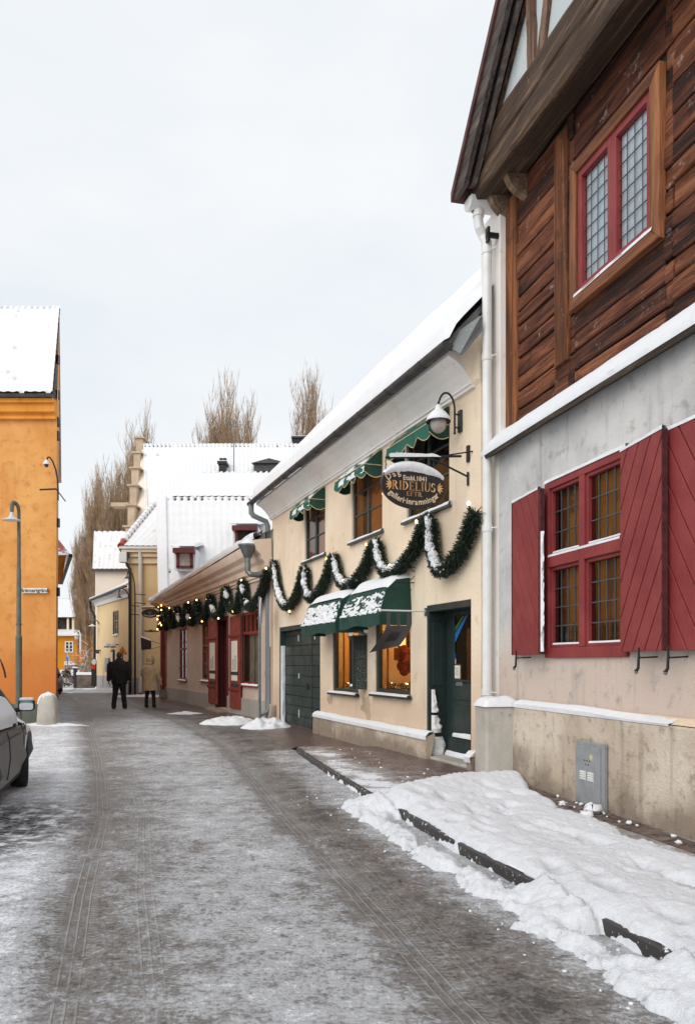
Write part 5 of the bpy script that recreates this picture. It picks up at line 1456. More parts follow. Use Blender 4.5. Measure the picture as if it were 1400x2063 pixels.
# lit cluster round the far corner of the red shop
g = DF.thing('light_cluster', 'cluster of small warm lights on fir twigs at the far corner of the red shop', 'lights', DF.s(322, 0.3), 0.2, 0)
for a, b in ((325, 1220), (320, 1223), (325, 1229), (321, 1240), (318, 1241), (317, 1248), (319, 1252), (323, 1255), (320, 1257), (325, 1260), (317, 1268)):
    s_, z_ = DF.hit(a, b, 0.3); q = MB(); q.ball((s_ - DF.s(322, .3), .1, z_), 0.034, 8); q.build('light_bulb', M['bulb'], g, smooth=80)
m = MB()
for _ in range(400):
    p = Vector((rnd(-.35, .35), rnd(-.12, .16), rnd(2.85, 3.75))); d = Vector((random.gauss(0, 1), random.gauss(0, 1), random.gauss(0, 1))).normalized()
    s_ = d.cross(Vector((0.3, 0.5, 1))).normalized() * .02; m.add([p - s_, p + s_, p + d * .18], [(0, 1, 2)])
m.build('fir_foliage', M['needles'], g)
# ------------------------------------------------------------------ low red shop
dh = DF.thing('red_shop', 'low taupe shop with heavy moulded cornice and brick red door and windows', 'shop')
DL = DF.s(325) + 0.05
WB = (DF.s(521), DF.s(486), DF.z(486, 1379), DF.z(486, 1236))
WDo = (DF.s(460), DF.s(436), 0.10, DF.z(448, 1243))
WC = (DF.s(425), DF.s(406), DF.z(406, 1371), DF.z(406, 1255))
WE = (DF.s(376), DF.s(361), DF.z(361, 1370), DF.z(361, 1267))
WF = (DL - 1.15, DL - 0.05, 0.0, 3.0)
zt2 = (WB[3] + WC[3] + WE[3]) / 3
print('D:', DL, WB, WDo, WC, WE)
m = MB(); m.wall(-0.02, DL, -0.4, 4.0, [WB, WDo, WC, WE, WF], 0.0, 0.22); m.shell(-0.02, DL, -0.4, 4.0, 1.2)
m.build('wall', M['taupe'], dh)
m = MB()
for a, b in ((0.0, WDo[0] - 0.02), (WDo[1] + 0.02, DL - 1.2)): m.box(a, b, 0.0, 0.05, -0.4, DF.z(418, 1396))
m.build('plinth', M['grey_base'], dh, bevel=0.012)
zc0 = DF.z(430, 1189) ; ztop0, ztop1 = 4.62, 4.0
zc0 = 3.66
n = 40; xs = np.linspace(-0.05, DL + 0.15, n)
prof = [(0, 0), (.04, 0), (.04, .06), (.08, .08), (.08, .16), (.14, .2), (.16, .34), (.24, .42), (.27, .52), (.38, .62), (.44, .78), (.44, .86), (0, .92)]
P = np.zeros((len(prof), n, 3)); hk = (np.interp(xs, [0, DL], [ztop0, ztop1]) - zc0) / 0.9
for i, (y_, z_) in enumerate(prof): P[i, :, 0] = xs; P[i, :, 1] = y_; P[i, :, 2] = zc0 + z_ * hk
m = MB(); m.grid(P[::-1]); m.poly([tuple(P[i, -1]) for i in range(len(prof))]); m.poly([tuple(P[i, 0]) for i in range(len(prof))][::-1]); m.build('cornice', M['taupe_cornice'], dh, smooth=25)
# low roof behind the eave, under snow, and the snow lip on the cornice
zl_ = np.interp(xs, [0, DL], [ztop0 + 0.03, ztop1 + 0.03])
P = np.zeros((6, n, 3))
for i, (y_, dz, b_) in enumerate(((.46, .0, 0), (.49, .05, .3), (.46, .13, 1), (.38, .15, .6), (.30, .13, .2), (.26, .10, 0))):
    P[i, :, 0] = xs; P[i, :, 1] = y_ + .03 * (vnoise(xs * 3, xs * 0 + i, 5) - .5); P[i, :, 2] = zl_ - .05 + 1.5 * dz * (0.7 + .5 * fbm(xs * 2, xs * 0, 8))
m = MB(); m.grid(P); m.build('eave_snow', M['snow'], dh, smooth=True)
m = MB()
m.add([(-.05, .27, ztop0 + .02), (DL + .1, .27, ztop1 + .02), (DL + .1, .22, ztop1 + .20), (-.05, .22, ztop0 + .22)], [(0, 1, 2, 3)])
m.build('eave_board', M['dark_room'], dh)
k = 14; u, v = np.meshgrid(np.linspace(0, 1, 50), np.linspace(0, 1, k))
xw = -0.05 + (DL + 0.15) * u
dep = (0.9 + 7.5 * (1 - u) ** 1.1)                          # the roof runs further back where the two houses part
Y_ = 0.27 - dep * v; Z_ = np.interp(xw, [0, DL], [ztop0 + .2, ztop1 + .18]) + dep * v * 0.36 * (1 - 0.3 * u) + 0.06 * (fbm(xw * 1.3, v * 4, 9) - .5) - 0.06 * (1 - np.minimum(1, v * 6))
P = np.stack([xw, Y_, Z_], -1)
m = MB(); m.grid(P); ro = m.build('roof', M['roof_snow'], dh, smooth=60)
# windows, door and open door leaves with their banners
def red_window(W, cols, rows, bl, up=None):
    o = window(dh, W[0], W[1], W[2], W[3], M['rust_red'], cols, rows, -0.03, 0.08, 0.035, 0.07, bl, 0.25, 'window', 0.07, M['rust_red'], True)
    if up:
        q = MB(); q.box(W[0] + .08, W[1] - .08, -.09, -.015, up - .04, up + .04); q.build('transom', M['rust_red'], o)
    return o
red_window(WE, 2, 4, M['net_blind'], WE[2] + (WE[3] - WE[2]) * .6)
red_window(WC, 2, 4, M['net_blind'], WC[2] + (WC[3] - WC[2]) * .6)
ob = red_window(WB, 1, 1, M['dark_room'], DF.z(486, 1277))
q = MB(); tz = DF.z(486, 1277)
for t in (0.25, 0.5, 0.75): x = WB[0] + (WB[1] - WB[0]) * t; q.box(x - .03, x + .03, -.08, -.02, tz, WB[3] - .06)
q.each('glazing_bar', M['rust_red'], ob)
q = MB(); q.box(WB[1] - .55, WB[1] - .1, -.24, -.22, WB[2], tz); q.box(WB[1] - .9, WB[1] - .65, -.24, -.22, WB[2], tz); q.build('screen', M['net_blind'], ob)
q = MB(); q.box(WDo[0], WDo[1], -.24, -.2, 0.1, WDo[3]); q.box(WDo[0] - .06, WDo[0] + .06, -.2, .03, .1, WDo[3]); q.box(WDo[1] - .06, WDo[1] + .06, -.2, .03, .1, WDo[3]); q.box(WDo[0], WDo[1], -.2, .03, WDo[3] - .1, WDo[3])
dd = q.build('door', M['dark_red'], dh)
q = MB(); q.box(WDo[0] - .1, WDo[1] + .1, 0.0, .35, -.2, .09); q.build('doorstep', M['stone'], dd, bevel=.02)
def leaf(fx, nx_, yt, yb, k0):
    a, b = DF.s(nx_, .12), DF.s(fx, .12); z0_, z1_ = DF.z((fx + nx_) / 2, yb, .12), DF.z((fx + nx_) / 2, yt, .12)
    q = MB(); q.box(a, b, .05, .10, z0_, z1_); l_ = q.build('door_leaf', M['rust_red'], dh, bevel=.008)
    q = MB(); hh_ = z1_ - z0_
    for t in (.22, .80): q.sweep([(.10, z0_ + hh_ * t), (.15, z0_ + hh_ * t), (.14, z0_ + hh_ * t - .06), (.10, z0_ + hh_ * t - .1)], a, b)
    q.build('moulding', M['rust_red'], l_)
    q = MB(); p0, p1 = a + (b - a) * .22, a + (b - a) * .8; q0, q1 = z0_ + hh_ * .30, z0_ + hh_ * .73
    q.box(p0, p1, .10, .112, q0, q1); bn_ = q.build('banner', M['paper'], l_)
    q = MB(); q.box(p0 + .05, p1 - .05, .112, .115, q0 + .16, q0 + .26)
    for t in (.22, .40, .60, .78): x = p0 + (p1 - p0) * t; q.box(x - .012, x + .012, .112, .115, q0 + .30, q0 + .62 + .1 * (t > .5))
    q.build('print', M['ink'], bn_)
    q = MB(); q.box(p0 + .02, p1 - .1, .10, .115, z0_ + hh_ * .235, z0_ + hh_ * .27); q.build('letter_slot', M['ink'], l_)
leaf(435, 418, 1250, 1418, 0); leaf(481, 461, 1241, 1428, 1)
q = MB(); q.box(WF[0], WF[1], -.2, -.1, 0, 3.0); q.box(WF[0], WF[0] + .12, -.1, .04, 0, 3.0); q.box(WF[1] - .12, WF[1] + .04, -.1, .04, 0, 3.0); q.build('side_door', M['rust_red'], dh)
# funnel hopper and its bent pipe
hx, hz = DF.hit(499, 1118, .55)
q = MB(); q.lathe([(.24, .22), (.245, .26), (.225, .24), (.10, -.06), (.075, -.08), (.075, -.4), (.0, -.4)], (hx, .55, hz), 18)
hp = q.build('hopper', M['zinc'], dh, smooth=30)
q = MB(); q.tube([(hx, .55, hz - .3), (hx, .55, hz - .42), (hx - .1, .5, hz - .5), (0.02, .12, DF.z(536, 1160, .12))], .07, 10); q.build('outlet_pipe', M['zinc'], hp, smooth=30)
q = MB(); q.lathe([(.0, .23), (.22, .23), (.2, .27), (.12, .36), (.05, .42), (0, .43)], (hx - .02, .53, hz), 14); q.build('snow_cap', M['snow'], hp, smooth=80)
# round restriction sign on a post in front of the shop window
s_, z_ = DF.hit(519, 1232, .45)
sp_ = DF.thing('road_sign', 'round blue and white traffic sign on a thin grey post by the red shop', 'sign', DF.s(523, .45), .45, 0)
q = MB(); q.tube([(0, 0, 0), (0, 0, z_ + .35)], .035, 10); q.build('post', M['zinc'], sp_, smooth=30)
q = MB(); q.tube([(.1, -.02, z_), (.1, .0, z_)], .30, 24)
q = MB()
disc = [(.10 + .0, .33 * math.cos(a), z_ + .33 * math.sin(a)) for a in np.linspace(0, 2 * math.pi, 29)[:-1]]
# the disc faces the near end of the street, turned a little to the roadway
def turn(p, a=R_(68)): x, y, z = p; return (x * math.cos(a) - y * math.sin(a), x * math.sin(a) + y * math.cos(a), z)
q.prism([turn((-.045, y, z)) for x, y, z in disc], Vector(turn((.02, 0, 0)))); fc = q.build('sign_face', M['white_metal'], sp_)
q = MB(); q.poly([turn((-.048, y * .86, z_ + (z - z_) * .86)) for x, y, z in disc][::-1]); q.build('blue_field', M['blue'], fc)
q = MB(); q.add([turn((-.051, y, z_ + z)) for y, z in ((-.08, -.26), (.08, -.26), (.22, -.17), (-.02, .28), (.02, .28), (-.22, -.17))], [(0, 3, 4, 1)]); q.build('pale_bar', M['white_metal'], fc)
q = MB(); q.box(-.03, .1, -.03, .03, z_ + .12, z_ + .18); q.box(-.03, .1, -.03, .03, z_ - .2, z_ - .14); q.build('clamp', M['zinc'], sp_)

# ------------------------------------------------------------------ snowy tiled roofs, shared builder
def tiled_roof(name, parent, A, B, Cc, D, cols, rows, seed, thick=0.10, bare=0.5, top_bare=True, res=6, mat=None):
    """roof plane A-B along the eave, D-C along the ridge: tiles with snow lying over them, thin at some tile edges"""
    A, B, Cc, D = [np.array(q, float) for q in (A, B, Cc, D)]
    m = MB(); m.quad(tuple(A), tuple(B), tuple(Cc), tuple(D)); ro = m.build(name, mat or M['tile_dark'], parent)
    nu, nv = cols * res + 1, rows * 5 + 1
    u, v = np.meshgrid(np.linspace(0, 1, nu), np.linspace(0, 1, nv))
    p = A + (B - A) * u[..., None] * (1 - v[..., None]) + (Cc - D) * u[..., None] * v[..., None] + (D - A) * v[..., None]
    nrm = np.cross(B - A, D - A); nrm /= np.linalg.norm(nrm)
    if nrm[2] < 0: nrm = -nrm
    cu, cv = u * cols, v * rows
    t = thick * (0.87 + 0.13 * np.cos(2 * np.pi * cu) * (.4 + 1.1 * fbm(u * 5, v * 4, seed + 5))) - .025 * np.exp(-(((cv % 1) - .03) / .05) ** 2) + 0.03 * (1 - (cv % 1))
    rr = vnoise(np.floor(cu) * 1.7 + 3, np.floor(cv + 0.02) * 2.3, seed)
    reg = fbm(u * 4, v * 3, seed + 9)
    edge = np.exp(-(((cv % 1) - 0.05) / 0.08) ** 2) * np.exp(-(((cu % 1) - 0.5) / 0.17) ** 2)
    t -= edge * thick * 3.2 * (rr * reg > (0.56 - 0.2 * bare))
    if top_bare: t -= np.exp(-((v - 0.985) / (.16 / rows)) ** 2) * np.exp(-(((cu % 1) - 0.5) / 0.20) ** 2) * thick * 2.2 * (vnoise(cu * .8, v * 0, seed) + .35)
    t += 0.02 * (fbm(u * cols * .6, v * rows * .8, seed + 2) - .5)
    p = p + nrm * t[..., None]
    m = MB(); m.grid(p); m.build('snow_cover', M['roof_snow'], ro, smooth=80)
    return ro
def bld(name, label, x, y, z=0.0): return empty(name, label, 'house', (x, y, z))
def L_(o, p): return (p[0] - o.location.x, p[1] - o.location.y, p[2] - o.location.z)

# mansard house behind the red shop
b = bld('mansard_house', 'house with steep snow covered mansard roof and two dormers behind the red shop', -6.0, 33.5)
lo = 33.4; A = (at(323, 1300, lo).x, lo, 3.6); hi_ = 36.4
Dp = at(319, 1003, hi_); B_ = (2.5, lo, 3.6); Cc = (2.5, hi_, Dp.z)
tiled_roof('lower_roof', b, L_(b, A), L_(b, B_), L_(b, Cc), L_(b, Dp), 36, 12, 31, 0.10, 0.25)
r1 = at(346, 995, hi_ + .2); r2 = at(412, 953, 40)
tiled_roof('upper_roof', b, L_(b, (r1.x, hi_, Dp.z)), L_(b, (2.5, hi_, Dp.z)), L_(b, (2.5, 40, r2.z)), L_(b, r2), 34, 7, 37, 0.09, 0.2)
m = MB(); m.poly([L_(b, q) for q in ((A[0], lo, -.3), (Dp.x, hi_ + 6, -.3), (Dp.x - .4, hi_ + 6, Dp.z), tuple(Dp), A)])
m.quad(L_(b, (A[0], lo, -.3)), L_(b, (-1.2, lo, -.3)), L_(b, (-1.2, lo, 3.7)), L_(b, (A[0], lo, 3.7)))
m.poly([L_(b, q) for q in (tuple(Dp), (r1.x, hi_, Dp.z), tuple(r2), (r2.x - .5, 44, r2.z - 1), (Dp.x - .4, hi_ + 6, Dp.z))])
m.poly([L_(b, q) for q in ((2.5, lo, -.3), (2.5, 46, -.3), (2.5, 46, Dp.z), (2.5, 40, r2.z), (2.5, hi_, Dp.z), (2.5, lo, 3.6))])
m.build('wall', M['taupe'], b)
snow_edge = MB(); snow_edge.prism([L_(b, (A[0] - .05, lo - .1, 3.5)), L_(b, (Dp.x - .05, hi_ - .1, Dp.z)), L_(b, (Dp.x + .40, hi_ - .1, Dp.z)), L_(b, (A[0] + .40, lo - .1, 3.5))], (0, -.12, .10)); snow_edge.build('verge_snow', M['roof_snow'], b, bevel=.05)
def dormer(px0, px1, pyt, pyb, Yf, pane, fr_):
    p0, p1 = at(px0, pyb, Yf), at(px1, pyt, Yf)
    o = MB(); o.box(p0.x - .1 - b.location.x, p1.x + .1 - b.location.x, Yf + .05 - b.location.y, Yf + 2.5 - b.location.y, p0.z - .1, p1.z)
    d_ = o.build('dormer', M['roof_snow'], b)
    o = MB(); x0, x1, y_ = p0.x - b.location.x, p1.x - b.location.x, Yf - b.location.y
    o.box(x0, x0 + .12, y_ - .08, y_ + .05, p0.z, p1.z); o.box(x1 - .12, x1, y_ - .08, y_ + .05, p0.z, p1.z); o.box(x0 - .1, x1 + .1, y_ - .35, y_ + .05, p1.z - .2, p1.z); o.box(x0, x1, y_ - .08, y_ + .05, p0.z - .05, p0.z + .06)
    o.build('frame', fr_, d_)
    o = MB(); o.quad((x0 + .1, y_, p0.z), (x1 - .1, y_, p0.z), (x1 - .1, y_, p1.z - .15), (x0 + .1, y_, p1.z - .15)); o.build('pane', pane, d_)
    n_ = 20; u, v = np.meshgrid(np.linspace(0, 1, n_), np.linspace(0, 1, 8))
    o = MB(); o.grid(np.stack([x0 - .2 + (x1 - x0 + .4) * u, y_ - .42 + 2.6 * v, p1.z + .02 + .9 * v * .55 + .14 * np.minimum(1, 9 * np.minimum(u, 1 - u)) ** .5 * np.minimum(1, 9 * v + .1) ** .5], -1)); o.build('snow_cap', M['roof_snow'], d_, smooth=80)
dormer(356, 389, 1106, 1143, 33.6, M['net_blind'], M['dark_red'])
dormer(474, 515, 1061, 1095, 34.0, M['dark_room'], M['dark_red'])

# tall house with a crow-stepped gable
c_ = bld('stepped_gable_house', 'large white roofed house with crow-stepped stone gable at its left end', -11.0, 51)
Ye, Yr = 47.0, 55.0
A = at(297, 1180, Ye); Dp = at(289, 896, Yr); Xr = 3.0
tiled_roof('roof', c_, L_(c_, A), L_(c_, (Xr, Ye, A.z)), L_(c_, (Xr, Yr, Dp.z)), L_(c_, Dp), 60, 22, 41, 0.12, 0.0)
m = MB()
m.quad(L_(c_, (A.x, Ye, -.4)), L_(c_, (Xr, Ye, -.4)), L_(c_, (Xr, Ye, A.z)), L_(c_, tuple(A)))
m.poly([L_(c_, q) for q in ((A.x, Ye, -.4), tuple(A), tuple(Dp), (Dp.x - 1.7, 2 * Yr - Ye, A.z), (Dp.x - 1.7, 2 * Yr - Ye, -.4))])
m.poly([L_(c_, q) for q in ((Xr, Ye, -.4), (Xr, Ye, A.z), (Xr, Yr, Dp.z), (Xr, 2 * Yr - Ye, A.z), (Xr, 2 * Yr - Ye, -.4))])
m.poly([L_(c_, q) for q in (tuple(Dp), (Xr, Yr, Dp.z), (Xr, 2 * Yr - Ye, A.z), (Dp.x - 1.7, 2 * Yr - Ye, A.z))])
m.build('wall', M['pale_cream'], c_)
gsx = MB(); caps = MB()
steps = [(281, 881, 911, 55.0, 13), (276, 911, 942, 53.9, 14), (272, 942, 977, 52.7, 15), (268, 977, 1017, 51.4, 14), (264, 1017, 1060, 50.2, 14), (259, 1060, 1130, 49.0, 13)]
for (px, y0_, y1_, Yq, wpx) in steps:
    p0, p1 = at(px - wpx / 2, y1_ + 12, Yq), at(px + wpx / 2, y0_ + 2, Yq)
    gsx.box(p0.x - c_.location.x, p1.x - c_.location.x, Yq - c_.location.y, Yq + 1.4 - c_.location.y, p0.z, p1.z)
    caps.box(p0.x - .14 - c_.location.x, p1.x + .14 - c_.location.x, Yq - .12 - c_.location.y, Yq + 1.4 - c_.location.y, p1.z, p1.z + .10)
p0 = at(226, 1022, 51.0); p1 = at(262, 1014, 51.0)
caps.box(p0.x - c_.location.x, p1.x - c_.location.x, -.3, .5, p0.z, p1.z)
q0 = at(283, 1120, 52)
gm_ = gsx.build('stepped_gable', M['tower_stone'], c_, bevel=.03); caps.each('coping', M['tower_stone'], gm_)
m = MB(); m.prism([L_(c_, at(286, 905, 54.6)), L_(c_, at(293, 905, 54.6)), L_(c_, at(301, 1120, 48.0)), L_(c_, at(262, 1120, 49))], (0, .3, 0)); m.build('gable_back', M['pinkish'], c_)
def chimney(px0, px1, py0, py1, Yq, name, pots=0):
    p0, p1 = at(px0, py1, Yq), at(px1, py0, Yq); h_ = p1.z - p0.z
    o = MB(); x0, x1, y_ = p0.x - c_.location.x, p1.x - c_.location.x, Yq - c_.location.y
    o.box(x0 + .1, x1 - .1, y_, y_ + .9, p0.z - .5, p1.z - h_ * .25); o.box(x0, x1, y_ - .1, y_ + 1.0, p1.z - h_ * .45, p1.z - h_ * .2); ch = o.build(name, M['black_metal'], c_)
    if pots:
        o = MB()
        for t in (.3, .7): o.lathe([(.12, 0), (.12, .3)], (x0 + (x1 - x0) * t, y_ + .4, p1.z - h_ * .2), 10)
        o.build('chimney_pot', M['black_metal'], ch)
    o = MB(); o.box(x0, x1, y_ - .05, y_ + .95, p1.z - h_ * .2, p1.z - h_ * .1); o.build('snow_cap', M['roof_snow'], ch, bevel=.03)
chimney(438, 457, 925, 946, 52.6, 'chimney', 1); chimney(587, 623, 876, 892, 55.0, 'ridge_chimney')
p0, p1 = at(511, 948, 52.2), at(574, 931, 52.2)
m = MB(); x0, x1, y_ = p0.x - c_.location.x, p1.x - c_.location.x, 52.2 - c_.location.y
m.box(x0, x1, y_, y_ + 2, p0.z, p1.z - .05); m.add([(x0 - .15, y_ - .2, p1.z - .1), (x1 + .15, y_ - .2, p1.z - .1), (x1 + .15, y_ + 2, p1.z + .2), (x0 - .15, y_ + 2, p1.z + .2), ((x0 + x1) / 2, y_ - .2, p1.z + .22)], [(0, 1, 4), (0, 4, 3), (1, 2, 4), (2, 3, 4)])
m.build('roof_dormer', M['gutter'], c_)
an = empty('antenna', 'thin aerial mast standing above the snowy mansard roof', 'antenna', at(471, 975, 41.2))
m = MB(); h_ = at(471, 850, 41.2).z - an.location.z; m.tube([(0, 0, -.6), (0, 0, h_)], .028, 6); m.build('mast', M['zinc'], an)
m = MB()
for t, w_ in ((1.0, .35), (.93, .25)): m.tube([(-w_, 0, h_ * t), (w_, 0, h_ * t)], .018, 5); m.tube([(-w_, 0, h_ * t - .08), (-w_, 0, h_ * t + .08)], .018, 5); m.tube([(w_, 0, h_ * t - .08), (w_, 0, h_ * t + .08)], .018, 5)
m.build('aerial_bar', M['zinc'], an)

# beige corner house
d_ = bld('beige_corner_house', 'beige house with white downpipe and red hip tiles peeping through snow', -9.6, 37.5)
Yd = 37.0; xl, xr = at(263, 1300, Yd).x, -8.35
ez_ = at(285, 1109, Yd).z
bk = (xl - 1.35, 43.0)
m = MB()
m.quad(L_(d_, (xl, Yd, -.4)), L_(d_, (xr, Yd, -.4)), L_(d_, (xr, Yd, ez_)), L_(d_, (xl, Yd, ez_)))
m.quad(L_(d_, (xl, Yd, -.4)), L_(d_, (xl, Yd, ez_)), L_(d_, (bk[0], bk[1], ez_)), L_(d_, (bk[0], bk[1], -.4)))
m.quad(L_(d_, (xr, Yd, -.4)), L_(d_, (xr, 43, -.4)), L_(d_, (xr, 43, ez_)), L_(d_, (xr, Yd, ez_)))
m.build('wall', M['beige'], d_)
m = MB(); y0_ = Yd - d_.location.y
for a_, b_, c0, c1 in ((.10, .0, -.62, -.32), (.22, .0, -.32, -.12), (.34, .0, -.12, 0.02)):
    m.box(xl - a_ - d_.location.x, xr - d_.location.x, y0_ - a_, y0_ + .05, ez_ + c0, ez_ + c1 - .002)
for a_, c0, c1 in ((.10, -.62, -.32), (.22, -.32, -.12), (.34, -.12, .02)):
    m.prism([L_(d_, (xl - a_, Yd - a_, ez_ + c0)), L_(d_, (xl, Yd - a_ + .01, ez_ + c0)), L_(d_, (bk[0], bk[1], ez_ + c0)), L_(d_, (bk[0] - a_, bk[1], ez_ + c0))], (0, 0, c1 - c0 - .004))
m.build('cornice', M['pale_cream'], d_)
m = MB(); m.box(xl - d_.location.x + .006, xr - d_.location.x, y0_ - .04, y0_, -.4, at(285, 1366, Yd).z); m.build('plinth', M['grey_base'], d_)
m = MB(); m.prism([L_(d_, (xl - .42, Yd - .42, ez_ + .03)), L_(d_, (xr, Yd - .42, ez_ + .03)), L_(d_, (xr, Yd - .30, ez_ + .03)), L_(d_, (xl - .3, Yd - .3, ez_ + .03))], (0, 0, .10)); m.build('eave_gutter', M['white_metal'], d_)
m = MB(); m.prism([L_(d_, (xl - .42, Yd - .42, ez_ - .02)), L_(d_, (xl - .34, Yd - .30, ez_ - .02)), L_(d_, (bk[0] - .34, bk[1], ez_ - .02)), L_(d_, (bk[0] - .42, bk[1], ez_ - .02))], (0, 0, .14)); m.build('side_gutter', M['gutter'], d_)
tp = at(311, 1019, 41.5)
A = (xl - .35, Yd - .35, ez_ + .10); B_ = (xr + .2, Yd - .35, ez_ + .10); Dp = tuple(tp); Cc = (xr + 2.0, 41.5, tp.z)
ro = tiled_roof('roof', d_, L_(d_, A), L_(d_, B_), L_(d_, Cc), L_(d_, Dp), 9, 9, 51, .08, .6)
m = MB(); m.poly([L_(d_, q) for q in (A, Dp, (bk[0] - .35, bk[1], ez_ + .1))]); m.build('side_slope', M['roof_snow'], ro)
m = MB(); m2 = MB()
for k in range(13):
    t0, t1 = k / 13, (k + .92) / 13
    p, q = Vector(L_(d_, A)).lerp(Vector(L_(d_, Dp)), t0), Vector(L_(d_, A)).lerp(Vector(L_(d_, Dp)), t1)
    m.tube([p + Vector((0, 0, .04)), q + Vector((0, 0, .10))], [.17, .13], 10)
    if k > 0: m2.tube([p.lerp(q, .16) + Vector((0, -.02, .09)), q + Vector((0, -.02, .15))], [.18, .13], 10)
m.build('hip_tile', plain('red_hip_tile', S(176, 70, 52), .7, var=.2), ro, smooth=60); m2.build('hip_snow', M['roof_snow'], ro, smooth=60)
m = MB(); px_ = at(283, 1300, Yd - .15).x - d_.location.x
m.tube([(px_, y0_ - .3, ez_ + .05), (px_, y0_ - .16, ez_ - .5), (px_, y0_ - .16, .1)], .09, 10); m.build('downpipe', M['white_metal'], d_, smooth=30)
m = MB(); cx_ = at(263, 1300, Yd).x - d_.location.x; m.tube([(cx_, y0_ - .35, ez_ - .12), (cx_ - .12, y0_ - .3, ez_ - .6), (cx_, y0_ - .12, ez_ - .9), (cx_, y0_ - .12, .1)], .07, 8); m.build('corner_pipe', M['gutter'], d_, smooth=30)
m = MB(); m.box(cx_ - .4, cx_ - .05, y0_ - .5, y0_ - .2, ez_ - .62, ez_ - .15); m.build('rainwater_head', M['white_metal'], d_, bevel=.03)
# iron lettering band, black board and oval hanging sign on its front
p = at(292, 1271, Yd); q_ = at(318, 1271, Yd)
sgn = empty('wall_lettering', 'thin line of small iron script high on the beige house wall', 'lettering', (p.x, Yd, p.z))
m = MB(); x = 0.0
while x < q_.x - p.x: w_ = rnd(.02, .05); m.box(x, x + w_, -.03, -.012, -.03, rnd(.0, .05)); x += w_ + .012
m.box(0, q_.x - p.x, -.025, -.015, -.035, -.025); m.build('script', M['black_metal'], sgn)
p = at(294, 1297, 35.6)
sgn = empty('black_board', 'black tapering hanging board on the beige house, above the hooded walker', 'sign', tuple(p))
pts = [at(a, b, 35.6) - p for a, b in ((283.5, 1284), (304, 1291.5), (304.5, 1308), (284.8, 1310))]
m = MB(); m.prism([tuple(q) for q in pts], (0, .06, 0)); m.build('board', M['sign_black'], sgn)
m = MB(); m.prism([tuple(pts[0] + Vector((0, -.02, 0))), tuple(pts[1] + Vector((0, -.02, 0))), tuple(pts[1] + Vector((0, -.02, .05))), tuple(pts[0] + Vector((0, -.02, .06)))], (0, .09, 0)); m.build('snow_cap', M['snow'], sgn)
m = MB(); m.tube([pts[1], at(322, 1297, 36.9) - p], .012, 5); m.tube([pts[2], at(322, 1303, 36.9) - p], .012, 5); m.build('bracket', M['black_metal'], sgn)
p = at(302, 1236, 33.2)
sgn = empty('oval_shop_sign', 'black oval shop sign with snowy bracket at the far corner of the red shop', 'sign', tuple(p))
m = MB(); k = 33.2 / F; m.prism([(17 * k * math.cos(a), 0, 9.5 * k * math.sin(a) * (1 if math.sin(a) > 0 else .95)) for a in np.linspace(0, 2 * math.pi, 37)[:-1]], (0, .06, 0)); bo = m.build('board', M['sign_black'], sgn, bevel=.01)
m = MB(); m.tube([(13 * k * math.cos(a), -.012, 6.3 * k * math.sin(a)) for a in np.linspace(-2.8, -.3, 20)], .035, 5); m.build('rim_band', M['zinc'], bo)
m = MB(); m.add([(-.09, -.01, .06), (0, -.01, .08), (.09, -.01, .06), (0, -.01, -.10)], [(3, 2, 1, 0)]); m.build('emblem', plain('copper_paint', S(120, 88, 76), .6), bo)
m = MB(); m.tube([(-17 * k, .03, 11 * k), (20 * k, .03, 11.5 * k)], .03, 6); m.tube([(-8 * k, .03, 11 * k), (-8 * k, .03, 8 * k)], .015, 5); m.tube([(8 * k, .03, 11 * k), (8 * k, .03, 8 * k)], .015, 5); br_ = m.build('bracket', M['black_metal'], sgn)
m = MB(); m.box(-17 * k, 16 * k, -.01, .07, 12 * k, 13.6 * k); m.build('bracket_snow', M['snow'], br_, bevel=.02)

# cream house with one window, set at an angle
ef = Frame(-14.5, 46.0, 3.6, -6.5)                       # local x towards the street's near end, y to the roadway
ef = Frame(-10.9, 39.5, -3.6, 6.5)
eh = ef.thing('cream_house', 'small cream house with one red framed upper window and a black downpipe', 'house')
EL = math.hypot(3.6, 6.5)
ew = (ef.s(238), ef.s(229), ef.z(233, 1279), ef.z(233, 1235))
m = MB(); m.wall(-1.0, EL, -.5, 5.0, [ew], 0, .2); m.shell(-1.0, EL, -.5, 5.0, 5); m.build('wall', M['beige'], eh)
window(eh, *ew, M['net_blind'], 2, 3, -.04, .08, .04, .08, M['dark_room'], .2, 'window', .06, M['white_metal'], True)
m = MB(); m.box(ew[0] - .1, ew[0], -.04, .02, ew[2], ew[3]); m.box(ew[1], ew[1] + .1, -.04, .02, ew[2], ew[3]); m.box(ew[0] - .1, ew[1] + .1, -.04, .02, ew[3], ew[3] + .1); m.build('architrave', M['dark_red'], eh)
m = MB(); m.sweep([(0, 4.75), (.08, 4.75), (.12, 4.95), (.3, 5.05), (.3, 5.12), (0, 5.15)], -1.0, EL + .3); m.build('cornice', M['white_metal'], eh)
m = MB(); m.tube([(-1.0, .36, 5.2), (EL + .4, .36, 5.12), (EL + .5, .3, 5.1), (EL + .5, .25, 4.6), (EL + .1, .12, 4.2), (EL + .1, .12, .2)], .075, 8); m.build('gutter', M['black_metal'], eh, smooth=30)
m = MB(); m.add([(-1.0, .4, 5.2), (EL + .3, .4, 5.14), (EL + .3, -3, 6.6), (-1, -3, 7.2)], [(0, 1, 2, 3)]); m.prism([(-1.0, .4, 5.2), (EL + .3, .4, 5.14), (EL + .3, -3, 6.6), (-1, -3, 7.2)], (0, .0, .1)); m.build('roof', M['roof_snow'], eh)
m = MB(); m.box(-1.0, EL + .02, 0, .04, -.5, .75); m.build('plinth', M['grey_base'], eh)
